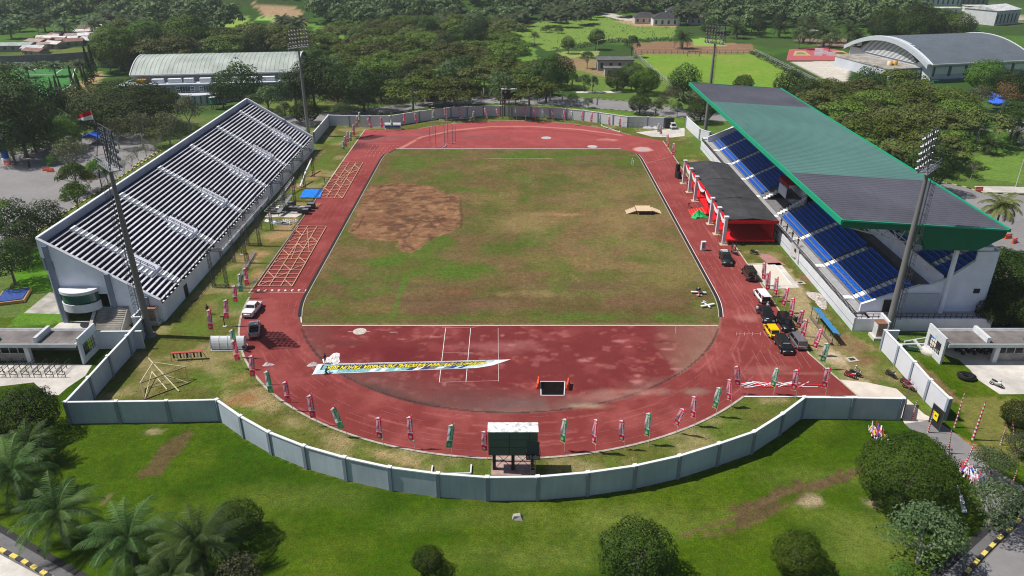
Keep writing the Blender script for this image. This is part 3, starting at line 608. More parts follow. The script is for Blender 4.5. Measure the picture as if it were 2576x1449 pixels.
def gate(pts, h, label, sign=False):
    p, q = Vector((*pts[0], 0)), Vector((*pts[1], 0)); root = thing('sliding_gate', (p+q)/2, label, 'gate')
    d = (q-p).normalized(); MB().bar(p+Vector((0, 0, h/2+.1)), q+Vector((0, 0, h/2+.1)), .06, h).build('gate_leaf', BLK, root)
    fb = MB()
    for e in (p, q): fb.tube(e, e+Vector((0, 0, h+.2)), .07)
    fb.tube(p+Vector((0, 0, h+.15)), q+Vector((0, 0, h+.15)), .05); fb.build('gate_frame', DGREY, root)
    if sign:
        c = (p+q)/2+Vector((-.25, -.1, h*.62)); n = Vector((-d.y, d.x, 0))
        sgn = MB().bar(c-d*.45, c+d*.45, .04, 1.1).build('sign', M('yellow_sign', (.80,.68,.02), .5, .05), root)
        MB().bar(c-d*.12-n*.03+Vector((0,0,.1)), c+d*.2-n*.03+Vector((0,0,.1)), .03, .2).build('pictogram', BLK, sgn)
    return root
gate([G(2336,1062), G(2362,1086)], 2.9, 'black sheet-metal door in the right-hand wall with a yellow sign', True)
gate([G(2268,1056), G(2276,1018)], 2.6, 'black sliding gate leaf at the end of the near wall')
gate([G(1669,323), G(1694,323)], 3.2, 'black gate leaf beside the white van at the far wall')

# ================================================================== LEFT STAND (open terrace)
STW = M('stand_paint', (.80,.81,.90), .8, .06, .4, .04, var2=.1, scale2=.1)
STC = M('stand_column_paint', (.23,.26,.34), .8, .08, .8)
BENCH = M('bench_concrete', (.47,.47,.53), .85, .2, .9, .1, var2=.22, scale2=.16)
RISER = M('riser_navy', (.014,.015,.035), .85, .12, 1)
STEPW = M('step_white', (.76,.77,.78), .85, .1, 2)
LX0, LX1, LY0, LY1, LZ0, LZ1, NR = -58.0, -74.6, 110.6, 216.0, 3.2, 13.6, 23
ls = thing('grandstand', (-66, 163, 0), 'open terraced grandstand with navy and grey bench rows, no roof', 'grandstand')
tr = (LX0-LX1)/NR; rs = (LZ1-LZ0)/NR
ENDW = [(LX0-.3, 0), (LX0-.3, LZ0+.9), (LX1-1.2, LZ1+1.3), (LX1-1.2, LZ1-2.2), (LX1+1.2, LZ1-4.3), (LX1+2.8, 3.4), (LX1+9, 3.2), (LX1+9.2, 0)]
for y in (LY0, LY1):
    e = MB(); pl = [(LX0, 0), (LX0, LZ0+.75), (LX1-.9, LZ1+1.3), (LX1-.9, LZ1-1.8), (LX1+.8, LZ1-2.6), (LX1+.8, 5.2), (LX1+8.2, 5.2), (LX1+8.2, 0)]
    e.extr([(a, y-.2, b_) for a, b_ in pl], (0, .4, 0)); e.build('end_wall', STW, ls)
    for (a, z1) in ((LX1+.3, LZ1+.2), (LX1+9.0, 8.9), (LX0-2.2, 4.7)): MB().box((a, y-.35, z1/2), (.75, .5, z1)).build('column', STC, ls)
    k = MB(); k.bar((LX0, y, LZ0+.8), (LX1-.9, y, LZ1+1.36), .62, .12); k.build('coping', CAPM, ls)
MB().zbox(LX0-.25, LX0+.05, LY0+.2, LY1-.2, 0, LZ0-.05).build('front_wall', STW, ls)
MB().zbox(LX1-1.1, LX1-.8, LY0+.2, LY1-.2, LZ1-4.4, LZ1+1.3).zbox(LX1-1.18, LX1-.7, LY0+.2, LY1-.2, LZ1+1.3, LZ1+1.42, 1).build('back_parapet', [M('parapet_paint', (.36,.40,.52), .8, .06, .6, var2=.08), CAPM], ls)
MB().zbox(LX1-.8, LX1-.5, LY0+.2, LY1-.2, 0, LZ1-4.5).build('rear_wall', STW, ls)
deck = MB()
VOM = [LY0+7+17.4*i for i in range(6)]          # one mouth per aisle
AISLE = [v+2.2 for v in VOM]
for i in range(NR+1):
    x1 = LX0-i*tr; z = LZ0+i*rs; deck.zbox(x1-tr+.005, x1, LY0+.2, LY1-.2, max(.3, z-.7), z)
deck.build('terrace', RISER, ls)
for i in range(NR):
    x1 = LX0-i*tr; z = LZ0+i*rs; bm_ = MB(); segs = [(LY0+.3, LY1-.3)]
    if 5 <= i <= 10:
        segs = []; a = LY0+.3
        for v in VOM: segs.append((a, v-.1)); a = v+2.1
        segs.append((a, LY1-.3))
    for a, b_ in segs: bm_.zbox(x1-tr+.02, x1-tr*.36, a, b_, z+.3, z+.42)
    bm_.build('bench', BENCH, ls)
for v, a in zip(VOM, AISLE):
    up, dn, lo = MB(), MB(), MB()
    for i in range(NR):
        x1 = LX0-i*tr; z = LZ0+i*rs
        tgt, y0 = (up, v+.35) if i > 10 else (dn, v-1.45) if i >= 5 else (lo, v+.35)
        tgt.zbox(x1-tr*.66, x1+.12, y0-.1, y0+1.5, z-.2, z+.3); tgt.zbox(x1-tr*.66, x1-tr*.12, y0-.08, y0+1.48, z+.3, z+.58)
    for q in (up, dn, lo): q.build('stairs', STEPW, ls)
    # vomitory: a walled box rising out of the rows
    xa, xb = LX0-4.7*tr, LX0-11*tr; za, zb = LZ0+4.7*rs, LZ0+11*rs
    vm = MB(); vm.extr([(xa, v-.05, za-.4), (xa, v-.05, za+.75), (xb, v-.05, zb+.6), (xb, v-.05, zb-.6)], (0, 2.1, 0)); vm.zbox(xa, xa+.25, v-.05, v+2.05, za-.6, za+.3, 1)
    vo = vm.build('vomitory', [STW, STEPW], ls)
    rl = MB()
    for y in (v+.05, v+2.02):
        for hh in (.35, .62): rl.bar((xa, y, za+.75+hh*1.1), (xb, y, zb+.6+hh*1.1), .08)
        for t in np.linspace(0, 1, 5): rl.bar((xa+(xb-xa)*t, y, za+.75+(zb-za-.15)*t), (xa+(xb-xa)*t, y, za+1.45+(zb-za-.15)*t), .08)
    rl.build('railing', BLK, vo)
rl = MB()
for y in np.arange(LY0+.4, LY1-.3, 1.6): rl.bar((LX0-.05, y, LZ0), (LX0-.05, y, LZ0+1.05), .07); rl.box((LX0-.02, y+.5, LZ0+.08), (.3, .5, .2), 0, 1)
for hh in (.5, 1.02): rl.bar((LX0-.05, LY0+.3, LZ0+hh), (LX0-.05, LY1-.3, LZ0+hh), .06)
rl.build('front_railing', [BLK, STEPW], ls)
# balcony and entrance at the near end
bc = thing('balcony', (LX1+3.4, LY0-.4, 3.2), 'curved white balcony with green glass on the end of the open terrace', 'balcony')
def half(r, z0, z1, cx, cy, n=18, t=.16):
    b = MB(); A = [math.pi+math.pi*k/n for k in range(n+1)]
    for a0, a1 in zip(A[:-1], A[1:]):
        p, q = Vector((cx+r*math.cos(a0), cy+r*.72*math.sin(a0), (z0+z1)/2)), Vector((cx+r*math.cos(a1), cy+r*.72*math.sin(a1), (z0+z1)/2)); b.bar(p, q, t, z1-z0)
    return b
WHT = M('white_render', (.62,.64,.68), .8, .08, .7)
bx, by = LX1+4.0, LY0-.45
half(3.0, 2.9, 4.3, bx, by).build('parapet', WHT, bc); half(2.9, 4.5, 6.0, bx-.0, by, t=.06).build('glazing', M('green_glass', (.02,.10,.08), .15, .2, 1, spec=.8), bc)
MB().prism([(bx+3.1*math.cos(math.pi+math.pi*k/16), by+2.3*math.sin(math.pi+math.pi*k/16)) for k in range(17)], 6.0, 6.5).build('canopy', [WHT], bc)
MB().prism([(bx+2.9*math.cos(math.pi+math.pi*k/16), by+2.05*math.sin(math.pi+math.pi*k/16)) for k in range(17)], 2.85, 3.0).build('floor', CONCD, bc)
st = thing('staircase', (LX1+7, LY0-2, 0), 'grey concrete stair block under the open terrace end', 'stairs')
MB().extr([(LX1+6.4, LY0-4.6, 0), (LX1+6.4, LY0-.3, 0), (LX1+6.4, LY0-.3, 3.0)], (.25, 0, 0)).extr([(LX1+11, LY0-4.6, 0), (LX1+11, LY0-.3, 0), (LX1+11, LY0-.3, 3.0)], (.25, 0, 0)).build('side_wall', CONCD, st)
sb = MB()
for k in range(14): sb.zbox(LX1+6.66, LX1+10.99, LY0-4.6+k*.31, LY0-.35, k*.21, k*.21+.21)
sb.build('steps', CONCD, st)
MB().bar((LX1+6.2, LY0-4.4, .6), (LX1+6.2, LY0-.4, 3.6), .5, .15).build('handrail', CONCM, st)
dr = MB().zbox(LX0+.05, LX0+.12, 119.2, 120.6, .05, 2.3).build('door', BLK, ls)

# ================================================================== RIGHT STAND (roofed)
RY0, RY1 = 107.3, 217.0
rsd = thing('grandstand', (65, 162, 0), 'roofed grandstand with blue seats under a green and charcoal roof', 'grandstand')
MB().zbox(55.5, 55.8, RY0, RY1, 0, 2.45).zbox(55.42, 55.5, RY0+.1, RY1, 1.15, 1.2, 1).build('front_wall', [M('stand_white', (.60,.62,.66), .8, .05, .6, var2=.08), GREYM], rsd)
MB().zbox(55.8, 78, RY0, RY0+.3, 0, 2.2).zbox(55.8, 58.5, RY0+.31, RY1, 1.3, 1.5, 1).zbox(58.5, 78.3, RY0+.31, RY0+3, 1.9, 2.2, 1).build('plinth', [STW, M('deck_concrete', (.36,.35,.36), .9, .2, .6)], rsd)
SEATDK = M('deck_dark', (.17,.165,.175), .9, .18, .8)
def tier(x0, z0, n, trd, ris, y0, y1, gap=None):
    b = MB()
    for i in range(n):
        for a, c in ([(y0, y1)] if not gap else [(y0, gap[0]), (gap[1], y1)]): b.zbox(x0+i*trd, x0+(i+1)*trd+.01, a, c, max(.2, z0+i*ris-.7), z0+i*ris)
    return b
GAP = (155.5, 167.5)
LT = (58.6, 2.3, 9, .86, .42); UT = (70.0, 7.9, 8, .82, .48)
tier(*LT, RY0+3.0, RY1-.3, GAP).build('lower_tier', SEATDK, rsd); tier(*UT, RY0+3.0, RY1-.3).build('upper_tier', SEATDK, rsd)
MB().zbox(66.34, 70, RY0+3, RY1-.3, 5.4, 5.75).zbox(69.75, 70.0, RY0+3, RY1-.3, 5.76, 8.6, 1).build('gangway', [SEATDK, STW], rsd)
MB().zbox(56.9, 57.5, RY0+3, RY1, 1.5, 1.85).zbox(57.5, 58.58, RY0+3, RY1, 1.5, 2.1).build('front_step', M('step_grey', (.34,.34,.35), .9, .15, 1), rsd)
# seats: nearest hundred as parts, the others one part
SEATM = M('seat_blue', (.016,.13,.56), .4, .12, 2, spec=.5)
def seat_mb(b, x, y, z):
    b.box((x, y, z+.2), (.40, .42, .09)); b.box((x+.2, y, z+.42), (.08, .42, .42)); b.box((x+.05, y, z+.07), (.08, .3, .17))
AIS = [RY0+8+13.2*k for k in range(9)]
seats = []
for (x0, z0, n, trd, ris), rng in ((LT, range(0, 9)), (UT, range(0, 8))):
    for i in rng:
        y = RY0+4.0
        while y < RY1-1:
            ok = all(abs(y-a) > .95 for a in AIS) and not (x0 < 60 and GAP[0]-.5 < y < GAP[1]+.5) and not (x0 > 60 and i < 3 and any(abs(y-a-6.6) < 1.4 for a in AIS))
            if ok: seats.append((x0+i*trd+.42, y, z0+i*ris))
            y += .56
cp = np.array((0, 0, CAM_H)); seats.sort(key=lambda s: ((np.array(s)-cp)**2).sum()+(0 if s[2] < 3.2 else 4000))
sm = MB(); seat_mb(sm, 0, 0, 0); sme = sm.mesh('seat', SEATM)
for s in seats[:99]:
    o = bpy.data.objects.new('seat', sme); COL.objects.link(o); o.parent = rsd; o.location = Vector(s)-rsd.location
sm = MB()
for s in seats[99:]: seat_mb(sm, *s)
so_ = sm.build('seat', SEATM, rsd); so_['kind'] = 'stuff'; so_['label'] = 'remaining rows of blue plastic seats'
for a in AIS:
    for (x0, z0, n, trd, ris) in (LT, UT):
        if x0 < 60 and GAP[0]-1 < a < GAP[1]+1: continue
        b = MB()
        for i in range(n):
            for s in range(2): b.zbox(x0+i*trd-.36+s*.42, x0+i*trd+.0+s*.42, a-.62, a+.62, z0+i*ris-.35+s*.2-.1, z0+i*ris-.18+s*.2)
        b.build('stairs', STEPW, rsd)
    MB().zbox(57.0, 58.2, a-.6, a+.6, 1.86, 2.2).build('step_block', STEPW, rsd)
rl = MB()
for y in np.arange(RY0+.2, RY1, .5): rl.bar((55.65, y, 2.45), (55.65, y, 3.35), .08)
for hh in (2.75, 3.32): rl.bar((55.65, RY0+.1, hh), (55.65, RY1, hh), .08)
for x in np.arange(55.8, 78, .9): rl.bar((x, RY0+.15, 2.2), (x, RY0+.15, 3.1), .07)
for hh in (2.6, 3.05): rl.bar((55.8, RY0+.15, hh), (78, RY0+.15, hh), .07)
rl.build('front_railing', BLK, rsd)
rl = MB()
for y in np.arange(RY0+3, RY1, .45):
    if not GAP[0] < y < GAP[1]: rl.bar((66.4, y, 5.75), (66.4, y, 6.75), .06)
rl.bar((66.4, RY0+3, 6.7), (66.4, GAP[0], 6.7), .07); rl.bar((66.4, GAP[1], 6.7), (66.4, RY1, 6.7), .07)
rl.build('gangway_railing', BLK, rsd)
for k, a in enumerate(AIS[:-1]):     # walled mouths of the upper tier
    y = a+6.6; MB().extr([(69.9, y-1.2, 5.8), (69.9, y-1.2, 9.0), (72.8, y-1.2, 10.6), (72.8, y-1.2, 5.8)], (0, .16, 0)).extr([(69.9, y+1.1, 5.8), (69.9, y+1.1, 9.0), (72.8, y+1.1, 10.6), (72.8, y+1.1, 5.8)], (0, .16, 0)).build('vomitory', STW, rsd)
for y in (RY0+2.6, RY1):
    e = MB(); e.extr([(57.4, y, 2.2), (57.4, y, 3.5), (66.4, y, 7.0), (68.0, y, 7.1), (70.5, y, 8.2), (74.2, y, 11.3), (74.2, y, 12.9), (77.6, y, 12.9), (77.6, y, 8.9), (77.2, y, 2.2)], (0, .3, 0))
    e.build('end_wall', STW, rsd)
    c = MB(); c.bar((57.4, y+.1, 3.56), (66.4, y+.1, 7.06), .5, .12); c.bar((68.0, y+.1, 7.16), (70.5, y+.1, 8.26), .5, .12); c.bar((70.5, y+.1, 8.26), (74.2, y+.1, 11.36), .5, .12); c.build('coping', CAPM, rsd)
f = MB(); yy = RY0+1.9
f.zbox(70.2, 70.7, yy, yy+.6, 2.2, 13.4).zbox(70.2, 76, yy, yy+.6, 13.42, 13.9).zbox(70.1, 76.1, yy-.1, yy+.7, 13.92, 14.05, 1); f.build('portal_frame', [STW, CAPM], rsd)
MB().zbox(61.0, 62.6, yy+.55, yy+.65, 2.2, 4.4).build('door', BLK, rsd); MB().zbox(75.2, 76.2, yy+.6, yy+.66, 5.6, 6.4).build('window', BLK, rsd)
MB().zbox(63.8, 69.8, yy+.4, yy+.66, 2.2, 5.6).build('recess_panel', M('recess_grey', (.46,.48,.54), .8, .06), rsd)
for k in range(1, 9):
    MB().zbox(76.9, 77.5, RY0+k*13.4, RY0+k*13.4+.6, 0, 15).build('column', STW, rsd); MB().zbox(71.6, 72.1, RY0+k*13.4, RY0+k*13.4+.5, 8, 16.2).build('column', STW, rsd)
MB().zbox(77.6, 77.9, RY0+3, RY1, 0, 13).build('rear_wall', STW, rsd)
# centre: the VIP box and its flights
MB().zbox(58.6, 64, GAP[0]+.2, GAP[1]-.2, 1.5, 2.0).zbox(64, 64.3, GAP[0]+.2, GAP[1]-.2, 2, 7.6, 1).zbox(60.5, 64, GAP[0]+2.4, GAP[1]-2.4, 4.9, 5.1).zbox(60.4, 60.55, GAP[0]+2.6, GAP[1]-4.5, 5.1, 7.3, 1).build('box_floor', [SEATDK, WALLIN], rsd)
MB().zbox(61, 68, GAP[0]+3, GAP[1]-2.5, 7.9, 8.0).zbox(60.9, 61, GAP[0]+3, GAP[1]-2.5, 7.2, 8).build('red_awning', M('red_cloth_dark', (.42,.015,.02), .7, .1, 1), rsd)
for s, y in ((1, GAP[0]+.8), (-1, GAP[1]-.8)):
    b = MB()
    for i in range(9): b.zbox(58.7+i*.62, 59.4+i*.62, y-.6, y+.6, 2+i*.4, 2.3+i*.4)
    b.build('stairs', STEPW, rsd); r2 = MB()
    for hh in (.9, 1.3): r2.bar((58.7, y-.65*s, 2.2+hh), (64.3, y-.65*s, 5.8+hh), .08)
    r2.build('handrail', BLK, rsd)
# roof
rf = thing('stand_roof', (63.5, 162.8, 15), 'long cantilever roof, green middle panel, charcoal ends, bright green edge trim', 'roof')
ROOFG = M('roof_green', (.085,.185,.165), .6, .1, .5, .0, var2=.12, scale2=.07, stretch=(8, .3, 1))
ROOFD = M('roof_charcoal', (.085,.085,.105), .6, .16, .6, .0, var2=.2, scale2=.1, stretch=(8, .3, 1))
TRIM = M('green_trim', (.005,.30,.16), .5, .08, 1); FASC = M('green_fascia', (.004,.135,.065), .6, .1, .5)
F0, F1 = (50.6, 19.0), (76.6, 17.4)
def rz_(x): return F0[1]+(x-F0[0])/(F1[0]-F0[0])*(F1[1]-F0[1])
for y0, y1, m, nm in ((108, 132.5, ROOFD, 'roof_panel'), (132.5, 193, ROOFG, 'roof_panel'), (193, 217.6, ROOFD, 'roof_panel')):
    b = MB()
    for k in range(52):                                      # standing seams run front to back
        pass
    b.extr([(F0[0], y0, F0[1]), (F1[0], y0, F1[1]), (F1[0], y0, F1[1]-.15), (F0[0], y0, F0[1]-.15)], (0, y1-y0-.004, 0))
    ny = int((y1-y0)/1.0)
    for j in range(ny): y = y0+(j+.5)*(y1-y0)/ny; b.bar((F0[0]+.1, y, F0[1]+.01), (F1[0]-.1, y, F1[1]+.01), .05, .03)
    for k in range(1, 6):
        t = k/6; x = F0[0]+(F1[0]-F0[0])*t; b.bar((x, y0+.05, rz_(x)+.03), (x, y1-.05, rz_(x)+.012), .07, .03)
    b.build(nm, m, rf)
b = MB()
b.zbox(F0[0]-.25, F0[0]+.06, 107.8, 217.8, F0[1]-.75, F0[1]+.12).bar((F1[0]+.05, 107.8, F1[1]-.05), (F1[0]+.05, 217.8, F1[1]-.05), .3, .5)
for y in (107.85, 217.75): b.bar((F0[0]+.08, y, F0[1]-.02), (F1[0]-.12, y, F1[1]-.02), .26, .26)
b.build('edge_trim', TRIM, rf)
EP = [(F0[0]+.1, F0[1]-.17), (F1[0]-.1, F1[1]-.17), (F1[0]-.3, F1[1]-1.3), (72.6, 13.9), (64.6, 14.0), (62.8, 17.2), (F0[0]+.1, F0[1]-1.3)]
for y in (108.05, 217.4): b = MB(); b.extr([(a, y, c) for a, c in EP], (0, .15, 0)); b.build('end_fascia', FASC, rf)
MB().extr([(62.8, 108.3, 17.1), (64.6, 108.3, 14.05), (72.6, 108.3, 13.95), (F1[0]-.3, 108.3, 16), (F1[0]-.3, 108.3, 15.9), (72.6, 108.3, 13.8), (64.5, 108.3, 13.9), (62.7, 108.3, 17.0)], (0, 109, 0)).build('soffit', FASC, rf)
tb = MB()
for k in range(10):
    y = 108.6+k*12.0
    tb.bar((F0[0]+.6, y, F0[1]-.5), (63, y, 17.6), .18); tb.bar((F0[0]+.6, y, F0[1]-1.2), (64.5, y, 14.3), .18)
    for j in range(5):
        t0, t1 = j/5, (j+.5)/5
        tb.bar((51.2+t0*12.5, y, 18.4-t0*.9), (51.2+t1*12.9, y, 17.8-t1*3.6), .12); tb.bar((51.2+t1*12.9, y, 17.8-t1*3.6), (51.2+(t0+.2)*12.5, y, 18.4-(t0+.2)*.9), .12)
for x, z in ((54, 17.0), (58, 16.0), (62, 15.0)): tb.bar((x, 108.6, z), (x, 216.8, z), .14)
tb.build('truss', M('truss_white', (.45,.46,.48), .6, .08), rf)
# platform wall behind the right gatehouse
# ================================================================== FLOODLIGHT MASTS
LAMPM = M('lamp_housing', (.30,.31,.32), .4, .2, 4, metal=.6)
POLEM = M('mast_steel', (.20,.20,.195), .6, .14, .6, .05, metal=.3, stretch=(1, 1, .15))
def mast(base, H, face, label, lean=0, r0=.55):
    """face: heading (radians) the lamps look towards"""
    root = thing('floodlight_mast', (*base, 0), label, 'floodlight')
    b = MB().tube((0, 0, 0), (0, 0, H*.5), r0, r0*.78, 14).tube((0, 0, H*.5), (0, 0, H-6.2), r0*.78, r0*.5, 14).lathe([(0, .35), (.95, .35), (.95, 0)], n=14)
    b.build('pole', POLEM, root, True)
    f = Vector((math.cos(face), math.sin(face), 0)); s = Vector((-f.y, f.x, 0)); z = Vector((0, 0, 1)); t = Vector((0, 0, H-6))
    l = MB(); a = -f*(r0+.15)
    for k in range(int((H-7)/.55)):
        p = a+z*(1.5+k*.55); l.bar(p-s*.22, p+s*.22, .04)
    for sg in (-.22, .22): l.bar(a+s*sg+z*1, a+s*sg+z*(H-6), .05)
    for k in range(int((H-9)/1.6)):
        p = a+z*(3+k*1.6); c = [p+s*.36, p+s*.38-f*.45, p-f*.72, p-s*.38-f*.45, p-s*.36]
        for u, v in zip(c[:-1], c[1:]): l.bar(u, v, .05)
    for q in (s*.38-f*.45, -f*.72, -s*.38-f*.45): l.bar(a+q+z*3, a+q+z*(H-7), .035)
    l.build('ladder', DGREY, root, True)
    pf = MB(); w, d = 3.1, 1.0
    pf.bar(t-s*w, t+s*w, d*1.6, .12)
    for hh in (.55, 1.1): pf.bar(t-s*w-f*.8+z*hh, t+s*w-f*.8+z*hh, .06); pf.bar(t-s*w-f*.8+z*hh, t-s*w+f*.6+z*hh, .06); pf.bar(t+s*w-f*.8+z*hh, t+s*w+f*.6+z*hh, .06)
    for k in range(7): p = t-s*w-f*.8+s*(2*w*k/6); pf.bar(p, p+z*1.1, .05)
    pf.build('platform', GREYM, root, True)
    fr = MB(); fb = t+f*.55; up = z*5.6+f*.9*0
    for k in range(6): p = fb-s*w+s*(2*w*k/5); fr.bar(p, p+up, .1)
    for k in range(6): p = fb+up*(k/5)+z*.05; fr.bar(p-s*w, p+s*w, .1)
    for sg in (-1, 1): fr.bar(t+s*sg*w-f*.8, fb+s*sg*w+up, .1)
    fr.bar(t, fb+up, .12); fr.build('lamp_frame', DGREY, root, True)
    lm = MB(); dirn = (f-z*.65).normalized(); n = 0
    for r_ in range(5):
        for c_ in range(7):
            lm.v; p = fb-s*w*.93+s*(2*w*.93*c_/6)+z*(.6+r_*1.08)+f*.12
            o = MB(); o.tube(p, p+dirn*.34, .17, .30, 8).tube(p-dirn*.2, p, .12, .15, 6)
            o.build('lamp', LAMPM, root, True)
    return root
fA = mast(G(378, 845), 34.2, math.radians(42), 'tall floodlight mast with a red and white flag on its lamp head')
mast(G(2232, 838), 33.5, math.radians(138), 'floodlight mast rising at the roofed stand near end, lamps facing the pitch')
def mastH(base, top): g = G(*base); return g, HT(top[0], top[1], g[1])[0]
g, h = mastH((777, 342), (750, 66)); mast(g, h, math.radians(-45), 'slim floodlight mast behind the far end of the open terrace')
g, h = mastH((1773, 338), (1803, 56)); mast(g, h, math.radians(-135), 'slim floodlight mast at the far end of the roofed stand')
# national flag on the first mast
g = G(378, 845); fl = thing('flag', (g[0]-1.0, g[1]+.8, 34.0), 'red and white flag flying from the floodlight lamp head', 'flag')
MB().tube((0, 0, 0), (-.15, 0, 3.0), .05).build('pole', GREYM, fl, True)
b = MB(); nn = 10
for k in range(nn+1):
    x = -.15-3.1*k/nn; yv = .25*math.sin(k*.9); dz = -.9*(k/nn)**1.5
    for j, zz in enumerate((2.95+dz*.2, 2.0+dz*.35, 1.05+dz*.15)): b.v.append((x+ .3*(2-j)*(0), yv, zz-(k/nn)*(.9 if j == 0 else .45 if j == 1 else 0)))
for k in range(nn):
    for j in range(2): b.f.append([k*3+j, k*3+j+1, k*3+j+4, k*3+j+3]); b.m.append(j); b.sm.append(True)
b.build('cloth', [M('flag_red', (.62,.02,.03), .7, .05), M('flag_white', (.8,.8,.8), .7, .05)], fl, True); fl.scale = (.72, .72, .72)

# ================================================================== SCOREBOARDS
sb = thing('scoreboard', (*G(1290, 1190), 0), 'large green scoreboard seen from behind on three black legs', 'scoreboard')
Yb = G(1290, 1190)[1]; h1, x0 = HT(1229, 1145, Yb); h2, _ = HT(1229, 1088, Yb); x1 = HT(1352, 1145, Yb)[1]; h3 = HT(1229,1063,Yb+1.6)[0]
SGR = M('scoreboard_green', (.075,.12,.085), .7, .08, .6)
b = MB().zbox(x0, x1, Yb, Yb+1.7, h1, h2)
b.build('cabinet', SGR, sb)
MB().zbox(x0-.08, x1+.08, Yb-.08, Yb+1.8, h2, h2+.14).build('top_plate', M('flaking_white', (.66,.67,.67), .8, .55, 1.6, var2=.25, scale2=1.1), sb)
b = MB(); wd = x1-x0
for fx in (.43, .835): b.zbox(x0+wd*fx-.03, x0+wd*fx+.03, Yb-.012, Yb-.002, h1, h2-.02)
for fz in (.345, .68): b.zbox(x0, x1, Yb-.016, Yb-.004, h1+(h2-h1)*fz-.025, h1+(h2-h1)*fz+.025)
b.build('panel_joints', BLK, sb)
for fx in (.11, .5, .9): MB().zbox(x0+wd*fx-.2, x0+wd*fx+.2, Yb+.5, Yb+1.0, 0, h1).build('leg', BLK, sb)
b = MB(); b.bar((x0+.4, Yb+.75, 1.2), (x1-.4, Yb+.75, 1.2), .1)
for a, c in ((.13, .48), (.52, .88)): b.bar((x0+wd*a, Yb+.7, .2), (x0+wd*c, Yb+.7, h1-.1), .05); b.bar((x0+wd*c, Yb+.7, .2), (x0+wd*a, Yb+.7, h1-.1), .05)
b.build('bracing', DGREY, sb)
b = MB(); xx = x0+wd*.91
for sx in (-.28, .28): b.bar((xx+sx, Yb-.35, 0), (xx+sx, Yb-.35, h1+.2), .07)
for k in range(int(h1/.4)): b.bar((xx-.28, Yb-.35, .3+k*.4), (xx+.28, Yb-.35, .3+k*.4), .05)
b.build('ladder', GREYM, sb)
b = MB().zbox(xx-.85, xx+.85, Yb-.9, Yb-.02, h1+.0, h1+.08, 0)
for sx in (-.8, .8):
    b.bar((xx+sx, Yb-.85, h1), (xx+sx, Yb-.85, h1+1.1), .08); b.bar((xx+sx, Yb-.85, h1+1.1), (xx+sx, Yb-.05, h1+1.1), .07); b.bar((xx+sx, Yb-.85, h1+.6), (xx+sx, Yb-.05, h1+.6), .06)
b.build('landing', BLK, sb); MB().zbox(xx-.75, xx+.75, Yb-.03, Yb-.018, h1+.1, h1+2.0).build('hatch', M('hatch_green', (.055,.075,.065), .7, .1), sb)
struct(MB().zbox(x0+.3, x1-.3, Yb-.4, Yb+3.2, -.05, .06).build('scoreboard_slab', M('slab_pink', (.36,.24,.21), .9, .25, 1, .2)))
Yb = G(1282, 300)[1]; fs = thing('scoreboard', (*G(1282, 300), 0), 'black-faced scoreboard in a white frame beyond the far wall', 'scoreboard')
a = HT(1261, 251, Yb); c = HT(1300, 224, Yb)
MB().zbox(a[1], c[1], Yb, Yb+1.2, a[0], c[0]).build('cabinet', WHT, fs); MB().zbox(a[1]+.35, c[1]-.3, Yb-.06, Yb-.01, a[0]+.1, c[0]-.35).build('display', M('display_black', (.012,.012,.014), .3, .2, .5), fs)
for x in (a[1]+.5, (a[1]+c[1])/2, c[1]-.5): MB().zbox(x-.15, x+.15, Yb+.4, Yb+.7, 0, a[0]).build('leg', DGREY, fs)
